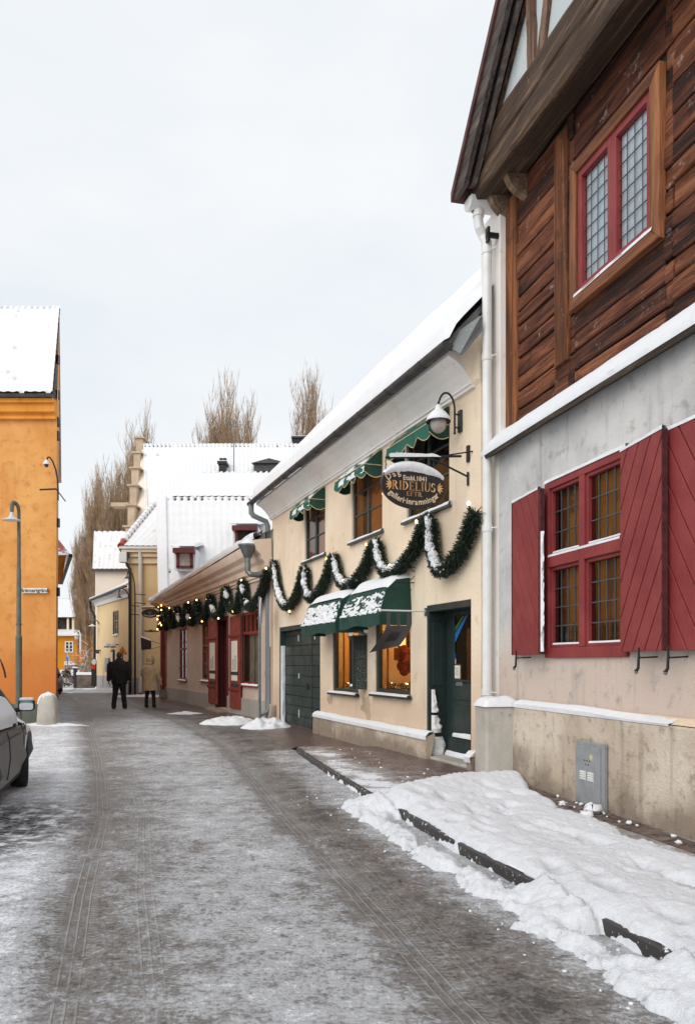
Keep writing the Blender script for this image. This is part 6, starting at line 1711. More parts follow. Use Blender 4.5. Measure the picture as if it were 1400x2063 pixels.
for a_ in (221, 234):
    s_, z_ = ef.hit(a_, 1301, .12)
    sp_ = ef.thing('spot_lamp', 'small snow topped spotlight on the cream house wall', 'lamp', s_, .12, z_, 'spotlights on the cream house')
    m = MB(); m.lathe([(.02, .12), (.10, .06), (.16, -.08), (.15, -.1), (.0, -.06)], (0, .15, 0), 12); m.tube([(0, -.12, .05), (0, .15, .06)], .025, 6); m.build('shade', M['black_metal'], sp_, smooth=30)
    m = MB(); m.lathe([(.0, .2), (.08, .15), (.155, .0), (.16, -.05), (.1, .06)], (0, .15, 0), 12); m.build('snow_cap', M['snow'], sp_, smooth=60)
for (a_, b_, w_, h_, lb) in ((227, 1326, .28, .45, 'framed notice case on the cream house beside the walker'), (216, 1340, .45, .38, 'grey plaque low on the cream house wall')):
    s_, z_ = ef.hit(a_, b_, .05); nb = ef.thing('notice_case', lb, 'notice', s_, .0, z_)
    m = MB(); m.box(-w_, w_, .01, .09, -h_, h_); m.build('case', M['zinc'] if a_ == 216 else M['black_metal'], nb, bevel=.02)
    if a_ != 216: m = MB(); m.box(-w_ * .6, w_ * .6, .09, .1, -h_ * .7, h_ * .7); m.build('paper', M['paper'], nb)
# white gabled house behind it
f_ = bld('pale_house', 'pale pinkish house with plain white tiled roof behind the cream house', -17, 57)
A = at(187, 1148, 55); Dp = at(190, 1072, 59.5)
m = MB(); m.box(A.x - f_.location.x + .1, 5.0, -1.8, 6, -1, A.z); m.poly([L_(f_, (A.x + .1, 55.2, A.z)), L_(f_, tuple(Dp)), L_(f_, (A.x, 63, A.z))]); m.build('wall', M['pinkish'], f_)
tiled_roof('roof', f_, L_(f_, tuple(A)), L_(f_, (-12, 55, A.z)), L_(f_, (-12, 59.5, Dp.z)), L_(f_, tuple(Dp)), 17, 12, 61, .09, .5)
m = MB(); m.box(A.x - f_.location.x - .1, 5, -2.15, -1.95, A.z - .12, A.z + .04); m.build('gutter', M['gutter'], f_)

# ochre house at the end of the street
g_ = bld('ochre_house', 'far ochre yellow house with dark timber gallery under a snowy roof', -33, 96, -1.1)
Yg = 95.0
x0, x1 = at(60, 1300, Yg).x, at(166, 1300, Yg).x
z1_ = at(140, 1279, Yg).z; z2_ = at(140, 1244, Yg + 1.5).z; z3_ = at(140, 1206, Yg + 6).z
m = MB(); m.box(x0 + 33, x1 + 33, -1, 10, -1.5, z1_ + 1.1); m.build('wall', M['yellow'], g_)
m = MB(); m.box(x0 + 33.3, at(148, 1260, Yg + 1.5).x + 33, .6, 8, z1_ + 1.1, z2_ + 1.1); ga_ = m.build('gallery', plain('dark_gallery_boards', S(54, 44, 36), .8, var=.3, scale=2), g_)
m = MB()
for px in (112, 136.5, 147): a_ = at(px, 1260, Yg + 1.3).x + 33; m.box(a_ - .12, a_ + .12, .3, .58, z1_ + 1.1, z2_ + 1.1)
m.each('gallery_post', M['pale_cream'], ga_)
m = MB(); m.add([(x0 + 33, -1.6, z1_ + 1.0), (x1 + 33 + .4, -1.6, z1_ + 1.0), (x1 + 33.4 - 1.5, .7, z1_ + 1.75), (x0 + 33, .7, z1_ + 1.75)], [(0, 1, 2, 3)]); m.prism([(x0 + 33, -1.6, z1_ + .95), (x1 + 33.2, -1.6, z1_ + .95), (x1 + 31.9, .62, z1_ + 1.65), (x0 + 33, .62, z1_ + 1.65)], (0, 0, .18)); m.build('lower_roof', M['roof_snow'], g_)
tiled_roof('roof', g_, (x0 + 33, .1, z2_ + 1.0), (at(152, 1244, Yg + 1).x + 33, .1, z2_ + 1.0), (at(147, 1206, Yg + 6).x + 33, 5, z3_ + 1.1), (x0 + 33, 5, z3_ + 1.1), 20, 8, 71, .12, .2)
def gwin(px0, px1, py0, py1):
    p, q = at(px0, py1, Yg), at(px1, py0, Yg); a0, a1 = p.x + 33, q.x + 33; c0, c1 = p.z + 1.1, q.z + 1.1
    m = MB(); t = .14; y_ = -1.06; mid = (a0 + a1) / 2
    for a_, b_ in ((a0, a0 + t), (mid - t / 2, mid + t / 2), (a1 - t, a1)): m.box(a_, b_, y_, -.96, c0, c1)
    m.box(a0, a1, y_ - .01, -.97, c0, c0 + t); m.box(a0, a1, y_ - .01, -.97, c1 - t, c1)
    for k in (1, 2): m.box(a0, a1, y_ + .02, -.98, c0 + (c1 - c0) * k / 3 - .04, c0 + (c1 - c0) * k / 3 + .04)
    w_ = m.build('window', M['white_metal'], g_)
    m = MB(); m.box(a0 + .05, a1 - .05, -1.01, -.995, c0, c1); m.build('pane', M['dark_room'], w_)
gwin(131, 148, 1292, 1315); gwin(130, 149, 1333, 1352)

# orange corner house on the left
ah = bld('orange_house', 'tall orange plastered corner house with grey green base and snowy tiled roof', -8.6, 19.5)
Ya = 19.5; xe = at(112, 1330, Ya).x
ez_ = at(60, 808, Ya).z; rk = .36
Yr_, zr_ = Ya + 3.9, None
pr = at(120, 621, Yr_); zr_ = pr.z
def O_(x, y, z): return (x + 8.6, y - 19.5, z)
xL = -15.0; bx_ = xe - 8.5 * rk
m = MB()
m.quad(O_(xL, Ya, -.3), O_(xe, Ya, -.3), O_(xe + .035, Ya, ez_), O_(xL, Ya, ez_))
m.poly([O_(xe, Ya, -.3), O_(bx_, Ya + 8.5, -.3), O_(bx_, Ya + 8.5, ez_), O_(pr.x, Yr_, zr_ - .15), O_(xe + .035, Ya, ez_)])
m.poly([O_(xL, Ya, -.3), O_(xL, Ya, ez_), O_(xL, Yr_, zr_ - .15), O_(xL, Ya + 8.5, ez_), O_(xL, Ya + 8.5, -.3)])
m.quad(O_(xL, Ya + 8.5, -.3), O_(xL, Ya + 8.5, ez_), O_(bx_, Ya + 8.5, ez_), O_(bx_, Ya + 8.5, -.3))
m.build('wall', M['orange'], ah)
m = MB()
for pr_, z0_, z1_ in ((.10, ez_ - .46, ez_ - .40), (.06, ez_ - .40, ez_ - .34), (.16, ez_ - .30, ez_ - .10), (.24, ez_ - .10, ez_)):
    m.box(xL + 8.6, xe + 8.6 + .03, -pr_, .02, z0_, z1_)
m.sweep([(.02, ez_ - .34), (-.06, ez_ - .34), (-.16, ez_ - .30), (.02, ez_ - .30)], xL + 8.6, xe + 8.63)
m.build('cornice', M['orange_trim'], ah)
m = MB(); m.box(xL + 8.6, xe + 8.6 + .01, -.33, -.2, ez_ + .002, ez_ + .09); m.build('gutter', M['black_metal'], ah)
m = MB(); zb_ = at(60, 1419, Ya).z; m.box(xL + 8.6, xe + 8.6 + .012, -.035, .0, -.3, zb_); m.prism([O_(xe + .012, Ya - .035, -.3), O_(xe + .012, Ya - .035, zb_), O_(bx_ + .012, Ya + 8.5, zb_), O_(bx_ + .012, Ya + 8.5, -.3)], (.03, 0, 0)); m.build('plinth', M['green_base'], ah)
ro = tiled_roof('roof', ah, O_(xL, Ya - .32, ez_ + .06), O_(xe + .06, Ya - .32, ez_ + .06), O_(pr.x + .02, Yr_, zr_), O_(xL, Yr_, zr_), 37, 15, 81, .07, .55)
m = MB(); m.quad(O_(xL, Yr_, zr_), O_(pr.x, Yr_, zr_), O_(bx_, Ya + 8.9, ez_), O_(xL, Ya + 8.9, ez_)); m.build('rear_slope', M['roof_snow'], ro)
m = MB()
for py in (722, 793, 848, 876, 1052, 1192):                 # iron anchor plates and shutters on the side wall, seen edge on
    zc = at(118, py, Ya + .8).z; yy = Ya + (.6 if py > 800 else 2.2); x_ = xe - (yy - Ya) * rk
    zc = at(118, py, yy).z
    m.box(x_ + 8.6 - .02, x_ + 8.6 + .055, yy - 19.5, yy - 19.35, zc - .11, zc + .11)
m.each('wall_anchor', M['black_metal'], ah)
# neighbour further down with a coved eave and red roof
hh = bld('red_roofed_house', 'orange house with deep coved eave and red hip roof behind the orange corner house', -12, 31)
e0 = at(146, 1121, 30.0); tl = -.41
def H_(x, y, z): return (x + 12, y - 31, z)
zE = e0.z; wx = e0.x - .95
far = 10.0
m = MB()
m.poly([H_(wx, 30.4, -.3), H_(wx + tl * far, 30.4 + far, -.3), H_(wx + tl * far, 30.4 + far, zE - .75), H_(wx, 30.4, zE - .75)])
m.quad(H_(-20, 30.4, -.3), H_(wx, 30.4, -.3), H_(wx, 30.4, zE - .75), H_(-20, 30.4, zE - .75)); m.build('wall', M['orange'], hh)
m = MB()
n = 8
for i in range(n):
    a0, a1 = i / n * math.pi / 2, (i + 1) / n * math.pi / 2
    f0 = lambda a: (.88 * (1 - math.cos(a)), .72 * math.sin(a))
    (o0, z0_), (o1, z1_) = f0(a0), f0(a1)
    m.quad(H_(wx + o0, 30.4 - o0, zE - .75 + z0_), H_(wx + o1, 30.4 - o1, zE - .75 + z1_), H_(wx + o1 + tl * far, 30.4 + far, zE - .75 + z1_), H_(wx + o0 + tl * far, 30.4 + far, zE - .75 + z0_))
    m.quad(H_(-20, 30.4 - o0, zE - .75 + z0_), H_(-20, 30.4 - o1, zE - .75 + z1_), H_(wx + o1, 30.4 - o1, zE - .75 + z1_), H_(wx + o0, 30.4 - o0, zE - .75 + z0_))
m.build('coved_eave', M['orange_trim'], hh)
m = MB(); m.prism([H_(e0.x - .06, 29.76, zE - .06), H_(e0.x + .08, 29.76, zE - .06), H_(e0.x + .08 + tl * far, 30.2 + far, zE - .06), H_(e0.x - .06 + tl * far, 30.2 + far, zE - .06)], (0, 0, .12)); m.build('gutter', M['black_metal'], hh)
tp_ = at(118, 1087, 31.6)
m = MB(); m.poly([H_(e0.x, 29.8, zE + .03), H_(e0.x + tl * far, 30.2 + far, zE + .03), H_(tp_.x - 2.5, 37, tp_.z + 1.5), H_(tp_.x, 31.6, tp_.z)]); m.poly([H_(-20, 29.8, zE + .03), H_(e0.x, 29.8, zE + .03), H_(tp_.x, 31.6, tp_.z), H_(-20, 31.6, tp_.z)])
n_ = NM('thin_snow_red_roof'); x_ = n_.noise(7, 6, rough=.7); z__ = n_.sep(n_.co())[2]
n_.set(n_.mix(n_.ramp(n_.math('ADD', x_, n_.math('MULTIPLY', n_.math('SUBTRACT', zE + .25, z__), .5)), .45, .6), S(140, 48, 44), (.84, .86, .89, 1)), .6)
m.build('roof', n_.m, hh)
# ================================================================== ground
LY = np.array([-8, 1.5, 3.3, 5.16, 7.87, 10.67, 14, 17.8, 24, 30, 40, 60, 140]); LX = np.array([.9, -.78, -1.2, -1.73, -2.43, -3.33, -4.45, -5.78, -7.95, -10.2, -14.0, -20.5, -44])
RY = np.array([-8, 1.5, 3.3, 5.5, 7.87, 14.5, 20, 24, 30, 40, 60, 140]); RX = np.array([2.9, 1.0, .53, -.03, -.64, -2.27, -4.2, -5.9, -8.3, -12.2, -18.7, -42])
KY = np.array([-8, 2, 3.87, 4.36, 5.1, 6.08, 7.62, 8.66, 11, 13.56]); KX = np.array([4.55, 2.04, 1.57, 1.42, 1.21, .91, .52, .217, -.36, -.93])
def trk_l(y): return np.interp(y, LY, LX)
def trk_r(y): return np.interp(y, RY, RX)
def kerb(y): return np.interp(y, KY, KX)
def wall_x(y):
    y = np.asarray(y, float)
    return np.where(y < 10.2, 4.27 - .244 * y, np.where(y < 20.2, 5.46 - .369 * y, np.where(y < 33, 7.05 - .45 * y, -7.8 - .2 * (y - 33))))
def road_mat():
    n = NM('icy_street')
    sn, tr, dk = n.attr('snow'), n.attr('trk', 'Vector'), n.attr('dirt')
    u1, u2, v_ = n.sep(tr)
    big = n.noise(1.1, 7, rough=.62); mid = n.noise(5.5, 7, rough=.68); fine = n.noise(34, 5, rough=.7)
    wv = n.noise(1.0, 6, n.mapped((12, 20, 12)), rough=.72)
    mixn = n.math('ADD', n.math('MULTIPLY', big, .20), n.math('ADD', n.math('MULTIPLY', mid, .28), n.math('ADD', n.math('MULTIPLY', fine, .32), n.math('MULTIPLY', wv, .20))))
    lv = n.math('ADD', n.math('MULTIPLY', n.math('SUBTRACT', mixn, .5), 2.0), sn)
    brown = n.mix(n.ramp(n.noise(2.2, 5), .42, .62), S(118, 115, 112), S(122, 113, 106))
    brown = n.mix(n.ramp(n.noise(6.5, 4), .60, .72), brown, S(126, 106, 92))
    col = n.mix(n.ramp(lv, .33, .46), S(66, 63, 62), brown)
    col = n.mix(n.ramp(lv, .44, .56), col, S(142, 141, 142))
    col = n.mix(n.ramp(lv, .52, .64), col, S(184, 186, 190))
    col = n.mix(n.ramp(lv, .66, .84), col, S(234, 238, 245))
    dsp = n.math('MULTIPLY', n.ramp(n.noise(13, 6, n.mapped((1, .8, 1)), rough=.72), .57, .66), n.ramp(n.noise(1.6, 3), .42, .60))
    col = n.mix(n.math('MULTIPLY', dsp, .62), col, n.mix(n.ramp(n.noise(3, 2), .45, .6), S(74, 68, 66), S(96, 74, 64)))
    wsp = n.math('MULTIPLY', n.ramp(n.noise(21, 6, rough=.72), .60, .68), n.ramp(n.noise(1.9, 3, n.mapped((1, 1, 3))), .40, .58))
    col = n.mix(n.math('MULTIPLY', wsp, .65), col, S(204, 206, 210))
    speck = n.ramp(n.noise(70, 2), .60, .70)
    col = n.mix(n.math('MULTIPLY', speck, .35), col, S(70, 62, 56))
    hgt = n.math('MULTIPLY', lv, 1.0)
    ridge_all = None
    for uu, w_, amp in ((u1, .115, 1.0), (u2, .115, .8), (n.math('SUBTRACT', u1, .40), .13, .35), (n.math('ADD', u2, -.22), .12, .35)):
        ab = n.math('ABSOLUTE', uu)
        wob = n.math('MULTIPLY', n.math('SUBTRACT', n.noise(2.0, 3), .5), .10)
        msk = n.math('MULTIPLY', n.ramp(ab, w_ - .025, w_ + .02, 1, 0), n.ramp(n.math('ADD', n.noise(1.3, 3), 0.0), .34, .52))
        ribs = n.ramp(n.math('SINE', n.math('MULTIPLY', uu, 2 * math.pi / .052)), .55, .95)
        shoulder = n.math('MULTIPLY', n.ramp(n.math('SINE', n.math('MULTIPLY', n.math('ADD', v_, n.math('MULTIPLY', ab, .5)), 2 * math.pi / .042)), .2, .8), n.ramp(ab, w_ * .62, w_ * .72))
        pat = n.math('MAXIMUM', n.math('MULTIPLY', ribs, n.ramp(ab, w_ * .62, w_ * .72, 1, 0)), shoulder)
        col = n.mix(n.math('MULTIPLY', msk, .52 * amp), col, S(120, 118, 116))
        col = n.mix(n.math('MULTIPLY', n.math('MULTIPLY', msk, pat), .5 * amp), col, S(184, 181, 178))
        e = n.math('MULTIPLY', n.math('MULTIPLY', msk, n.math('SUBTRACT', pat, .6)), .5 * amp)
        hgt = n.math('ADD', hgt, e)
    # cobbles showing dark under the parked car
    cob = n.t.nodes.new('ShaderNodeTexVoronoi'); cob.feature = 'DISTANCE_TO_EDGE'; cob.inputs['Scale'].default_value = 7.5; cob.inputs['Randomness'].default_value = .55
    n.link(n.co(), cob.inputs['Vector'])
    cbl = n.ramp(cob.outputs['Distance'], .03, .14)
    ccol = n.mix(cbl, S(150, 146, 150), S(66, 62, 66))
    ckm = n.math('MULTIPLY', dk, n.ramp(mid, .62, .46))
    col = n.mix(ckm, col, ccol)
    hgt = n.math('ADD', hgt, n.math('MULTIPLY', n.math('MULTIPLY', cbl, ckm), .8))
    n.put(n.b.inputs['Roughness'], n.ramp(lv, .36, .62, .34, .72))
    n.set(col, None, spec=.4)
    hgt = n.math('ADD', hgt, n.math('MULTIPLY', n.math('SUBTRACT', wsp, dsp), .5))
    n.bump(n.math('ADD', hgt, n.math('MULTIPLY', fine, .45)), .75, .03)
    return n.m
def set_attr(me, name, arr, typ='FLOAT'):
    a = me.attributes.new(name, typ, 'POINT')
    a.data.foreach_set('vector' if typ == 'FLOAT_VECTOR' else 'value', np.ascontiguousarray(arr, dtype=np.float32).ravel())
nr, nc = 460, 300
ys = 1.2 * (130 / 1.2) ** np.linspace(0, 1, nr)
t_ = np.linspace(0, 1, nc)
xl_ = -0.47 * ys - 1.6; xr_ = np.minimum(wall_x(ys) + .3, 4.4)
X = xl_[:, None] + (xr_ - xl_)[:, None] * t_[None]
Y = np.repeat(ys[:, None], nc, 1)
def snow_level(X, Y):
    l, r = trk_l(Y), trk_r(Y); u = (X - l) / (r - l)
    k = np.where(Y < 13.6, kerb(Y), wall_x(Y))
    near = sstep(26, 12, Y)
    s = .56 + .0 * X
    s = s + .075 * np.exp(-((u - .66) / .32) ** 2) * (0.3 + .7 * near)                     # the crown of the street, packed white
    s = s - .03 * np.exp(-((u - .16) / .14) ** 2)
    s = s - .06 * np.exp(-((u - 0.0) / .10) ** 2) - .10 * np.exp(-((u - 1.02) / .13) ** 2)
    s = s - .15 * sstep(1.02, 1.25, u) * sstep(.35, .8, k - X)                             # dirty wet band towards the kerb
    s = s + .20 * sstep(-.04, -.26, u) * sstep(-4.2, -2.4, u + 0 * Y) * sstep(34, 15, Y)    # snow left of the tracks
    s = s + .07 * sstep(-.5, -.8, u) * near
    s = s + .10 * np.exp(-((k - X) / .35) ** 2) * sstep(14, 9, Y)
    s = s - .06 * sstep(13, 15, Y) * sstep(22, 18, Y) * sstep(1.5, .2, k - X)
    s = s - .03 * sstep(16, 22, Y)
    s = s + .20 * sstep(44, 55, Y) * (fbm(X * .35, Y * .12, 77) > .47)
    return s
def ground_z(X, Y):
    l, r = trk_l(Y), trk_r(Y)
    z = gz(Y) - .018 * np.exp(-((X - l) / .13) ** 2) - .016 * np.exp(-((X - r) / .13) ** 2)
    f_ = sstep(40, 12, Y)
    z = z + f_ * (.024 * (fbm(X * 2.3, Y * 2.3, 1) - .5) + .018 * (fbm(X * 9, Y * 9, 2, 3) - .5))
    u = (X - l) / (r - l)
    z = z + f_ * sstep(-.3, -.9, u) * .05 * fbm(X * 3, Y * 3, 5)
    return z
Z = ground_z(X, Y)
m = MB(); m.grid(np.stack([X, Y, Z], -1))
st_ = m.build('street', road_mat(), kind='structure')
st_.data.polygons.foreach_set('use_smooth', [True] * len(st_.data.polygons))
set_attr(st_.data, 'snow', snow_level(X, Y)); arc = Y * 1.05
set_attr(st_.data, 'trk', np.stack([X - trk_l(Y), X - trk_r(Y), arc], -1), 'FLOAT_VECTOR')
ck = np.exp(-(((X + 3.35 - (7.6 - Y) * .06) / 1.0) ** 2 + ((Y - 7.1) / 1.5) ** 2) ** 2) + .9 * np.exp(-(((X + 8.3) / 1.0) ** 2 + ((Y - 20.5) / 1.6) ** 2))
ck = np.maximum(ck, sstep(-4.0, -5.0, X) * sstep(10.2, 9.4, Y))
set_attr(st_.data, 'dirt', np.clip(ck, 0, 1))
# the land round about, one sheet to the horizon
m = MB(); gxs = np.array([-700, -200, -90, -40, -15, 0, 12, 40, 90, 200, 700.0]); gys = np.array([-300, -60, -15, 1.0, 20, 38, 60, 90, 140, 260, 900.0])
GX, GY = np.meshgrid(gxs, gys); m.grid(np.stack([GX, GY, gz(np.minimum(GY, 140)) - .06], -1)); m.build('ground', make_snow('trodden_snow', S(206, 208, 212), 2, 12, .3, .5), kind='structure')
m = MB(); m.grid(np.stack(np.meshgrid(np.linspace(-5, 4.4, 40), np.linspace(-9, 1.24, 40)) + [np.full((40, 40), -.012)], -1)); m.build('street_apron', make_snow('street_slush', S(170, 168, 168), 3, 20, .4, .7), kind='structure')
# pavement of brown setts, kerb
pv = NM('pavement_setts')
bt = pv.t.nodes.new('ShaderNodeTexBrick'); bt.inputs['Scale'].default_value = 1.0
for k_, v__ in (('Brick Width', .21), ('Row Height', .105), ('Mortar Size', .008), ('Bias', -.2)): bt.inputs[k_].default_value = v__
bt.inputs['Color1'].default_value = S(96, 78, 74); bt.inputs['Color2'].default_value = S(124, 104, 98); bt.inputs['Mortar'].default_value = S(52, 46, 44)
pv.link(pv.mapped((1, 1, 1), (0, 0, R_(16))), bt.inputs['Vector'])
a_ = pv.noise(2.6, 7, rough=.68); b_ = pv.noise(16, 6, rough=.7); sn_ = pv.attr('snow')
lv_ = pv.math('ADD', pv.math('ADD', pv.math('MULTIPLY', a_, .6), pv.math('MULTIPLY', b_, .4)), pv.math('SUBTRACT', sn_, .5))
col = pv.mix(pv.ramp(lv_, .46, .58), bt.outputs['Color'], S(150, 147, 146)); col = pv.mix(pv.ramp(lv_, .58, .70), col, S(226, 230, 238))
pv.set(col, None, spec=.45); pv.put(pv.b.inputs['Roughness'], pv.ramp(lv_, .4, .6, .3, .75))
pv.bump(pv.math('ADD', pv.math('MULTIPLY', bt.outputs['Fac'], -.8), lv_), .5, .02)
SWH = .085
ny, nx2 = 330, 60
py_ = np.concatenate([np.linspace(-8, 1, 20, endpoint=False), np.linspace(1, 13.5, 240, endpoint=False), np.linspace(13.5, 33, 70)]); ny = len(py_)
tt = np.linspace(0, 1, nx2)
k0 = np.where(py_ < 13.57, np.interp(py_, KY, KX) + .03, wall_x(py_) - 1.35 + .5 * sstep(20, 24, py_)); w0 = wall_x(py_) + .25
X = k0[:, None] + (w0 - k0)[:, None] * tt[None]; Y = np.repeat(py_[:, None], nx2, 1)
drop = sstep(13.9, 13.2, Y)
Z = .026 + (SWH - .018) * drop + .008 * (fbm(X * 5, Y * 5, 9) - .5) - .03 * sstep(.9, 0, (X - k0[:, None])) * (1 - drop)
m = MB(); m.grid(np.stack([X, Y, Z], -1)); pvo = m.build('pavement', pv.m, kind='structure')
pvo.data.polygons.foreach_set('use_smooth', [True] * len(pvo.data.polygons))
s_ = .46 + .08 * sstep(12.0, 9, Y) + .14 * np.exp(-((tt[None] - .12) / .16) ** 2) * drop - .12 * sstep(.7, .95, tt[None] + 0 * Y) + .06 * sstep(8.8, 8.2, Y) - .10 * sstep(13, 15, Y)
s_ = s_ - .10 * np.exp(-(((Y - 10.6) / .9) ** 2 + ((tt[None] - .75) / .25) ** 2))
set_attr(pvo.data, 'snow', s_)
m = MB(); ky = np.concatenate([np.linspace(-8, 13.35, 150), [13.5, 13.58]]); kx = kerb(ky)
P = np.zeros((5, len(ky), 3))
for i, (dx, z) in enumerate(((0, -.1), (.004, SWH - .012), (.018, SWH), (.135, SWH + .002), (.14, -.1))):
    P[i, :, 0] = kx + dx + .006 * (vnoise(ky * 4, ky * 0 + i, 3) - .5) + (.25 * sstep(13.3, 13.58, ky) if i < 3 else .25 * sstep(13.3, 13.58, ky)); P[i, :, 1] = ky; P[i, :, 2] = z - (.09 * sstep(13.2, 13.58, ky) if z > 0 else 0)
m.grid(P[::-1]); m.poly([tuple(P[i, -1]) for i in range(5)]); m.build('kerb', frosted('wet_granite', S(54, 51, 50), .60, .5, 22), kind='structure', smooth=True)
# brick margin at the foot of the plinth, each brick slightly out of true
m = MB(); y_ = -1.5
while y_ < 8.95:
    d = .205; x_ = 4.27 - .244 * (y_ + .1) - .012
    ang = math.atan2(1, -.244); ca, sa = math.cos(ang), math.sin(ang)
    for r_ in range(2):
        m.val = rnd(.05, 1)
        l0, l1, o0, o1 = 0, d - .012, .02 + r_ * .125, .02 + r_ * .125 + .115
        zt_ = SWH + .018 + rnd(-.006, .006); tl = rnd(-.006, .006)
        pts = [(x_ + l * ca - o * sa, y_ + l * sa + o * ca) for l, o in ((l0, o0), (l1, o0), (l1, o1), (l0, o1))]
        m.add([(a, b, .05) for a, b in pts] + [(a, b, zt_ + tl * (i - 1.5)) for i, (a, b) in enumerate(pts)], [(4, 5, 6, 7)[::-1], (0, 1, 5, 4)[::-1], (1, 2, 6, 5)[::-1], (2, 3, 7, 6)[::-1], (3, 0, 4, 7)[::-1]])
    y_ += d * .972
bk_ = NM('margin_brick'); vv_ = bk_.attr('var'); bk_.set(bk_.mix(bk_.ramp(bk_.noise(12, 5), .3, .7), bk_.mix(vv_, S(98, 76, 70), S(128, 118, 112)), S(74, 60, 56)), .6); bk_.bump(bk_.noise(50, 3), .3, .01)
m.build('brick_margin', bk_.m, kind='structure')
# ------------------------------------------------------------------ snow on the pavement, spilling over the kerb on to the street
ny_, nx_2 = 520, 170
yy = np.concatenate([np.linspace(-7, 1.2, 60, endpoint=False), 1.2 * (10.6 / 1.2) ** np.linspace(0, 1, ny_ - 60)])
wv_ = np.linspace(-1.15, 2.15, nx_2)
Y = np.repeat(yy[:, None], nx_2, 1); W_ = np.repeat(wv_[None], len(yy), 0)
X = kerb(yy)[:, None] + W_
dw = wall_x(Y) - X                                                     # distance to the plinth
W_ = W_ + .07 * (fbm(Y * 7, Y * 0 + W_ * 2, 46) - .5) * np.exp(-(W_ / .3) ** 2)
base = np.where(W_ < .006, ground_z(X, Y), SWH)
base = ground_z(X, Y) + (SWH - ground_z(X, Y)) * sstep(-.012, .012, W_)
lump = fbm(X * 3.2, Y * 3.2, 21) - .5; fl = fbm(X * 11, Y * 11, 22, 3) - .5; gr = fbm(X * 34, Y * 34, 23, 2) - .5
# trodden hollows
foot = np.zeros_like(X)
for k in range(95):
    fy = rnd(1.5, 9.0); fx = float(kerb(fy)) + rnd(.15, 1.5); ca, sa = math.cos(rnd(-.5, .5)), math.sin(rnd(-.5, .5))
    dx, dy = X - fx, (Y - fy); a, b = (dx * ca + dy * .25), dy
    foot += np.exp(-((a / .055) ** 2 + (b / .13) ** 2)) * rnd(.4, 1)
t = .040 + .030 * lump + .022 * fl + .020 * gr - .055 * np.clip(foot, 0, 1.3)
t += .025 * np.exp(-((W_ - .30) / .25) ** 2)
t *= .35 + .65 * sstep(-.02, .20, W_ + .10 * (fbm(Y * 5, Y * 0, 44) - .5))
# an open margin of brick along the wall, narrow far away and wide near
mg = np.interp(Y, [0, 5, 7.5, 8.8, 9.6], [.55, .46, .38, .12, -.2])
t -= .20 * sstep(mg + .10, mg - .10, dw + .10 * (fbm(Y * 2.6, Y * 0, 31) - .5))
# where the snow stops towards the gallery
edge = 8.75 + .25 * (fbm(X * 2.5, Y * 0, 33) - .5) + np.interp(W_, [-1, 0, .8, 2], [-1.5, -.45, .45, 1.2])
t += .06 * np.exp(-((Y - edge + .5) / .4) ** 2) * (W_ > .1)
t -= .40 * sstep(edge - .12, edge + .12, Y)
# on the street side: the kerb face lies open in two stretches, elsewhere slush spills over it
Yk = Y + .45 * (fbm(Y * 2.2, W_ * 2, 45) - .5)
openk = np.maximum(sstep(4.95, 5.25, Yk) * sstep(7.8, 7.3, Yk), sstep(3.78, 3.95, Yk) * sstep(4.4, 4.25, Yk))
spill = np.interp(Y, [-7, 2, 3.5, 4.5, 5.6, 6.6, 7.8, 8.8], [.70, .56, .42, .44, .46, .44, .50, .46])
ws = -W_
rd = sstep(0, .03, ws)
tr_ = .085 * (1 - openk) * np.exp(-(ws / .14) ** 2) + .030 + .085 * lump + .07 * fl + .03 * gr - .10 * sstep(spill * .55, spill * 1.25, ws)
tr_ -= openk * (.16 * np.exp(-((ws - .05) / .10) ** 2) )
tr_ -= .5 * sstep(8.3, 8.8, Y)
t = t * (1 - rd) + tr_ * rd
t -= openk * .12 * np.exp(-((W_ - .0) / .02) ** 2)
fade = sstep(-1.15, -1.0, W_); t = np.where(fade < 1, np.minimum(t, -.02 + .0 * fade), t)
t = np.where(W_ > 2.12, -.05, t)
t = np.where(dw < .02, np.minimum(t, -.05), t)
t = np.maximum(t, -.045)
# steep fronts: let the surface rise quickly from its edge
t = np.where(t > 0, .012 + t + .022 * (1 - np.exp(-t / .012)), t)
m = MB(); m.grid(np.stack([X, Y, base + t], -1))
pn = NM('pavement_snow'); a_ = pn.noise(30, 6, rough=.7); b_ = pn.noise(150, 3); d_ = pn.noise(4, 7, rough=.72); tr__ = pn.attr('tread')
col = pn.mix(pn.ramp(a_, .3, .7), S(230, 234, 241), S(241, 244, 249)); col = pn.mix(pn.math('MULTIPLY', pn.ramp(pn.math('ADD', tr__, pn.math('MULTIPLY', pn.math('SUBTRACT', a_, .5), 1.2)), .35, 1.0), .42), col, S(150, 152, 158))
col = pn.mix(pn.math('MULTIPLY', pn.ramp(d_, .60, .74), .28), col, S(140, 134, 128))
pn.set(col, .7, spec=.3); pn.bump(pn.math('ADD', a_, pn.math('MULTIPLY', b_, .6)), .8, .025)
sno = m.build('snow_bank', pn.m, kind='stuff'); set_attr(sno.data, 'tread', np.clip(foot, 0, 1.2) + .8 * sstep(.02, -.5, W_) * sstep(.03, .0, t) + .0 * X)
tag(sno, 'trodden bank of white snow lying along the right hand pavement', 'snow')
sno.data.polygons.foreach_set('use_smooth', [True] * len(sno.data.polygons))
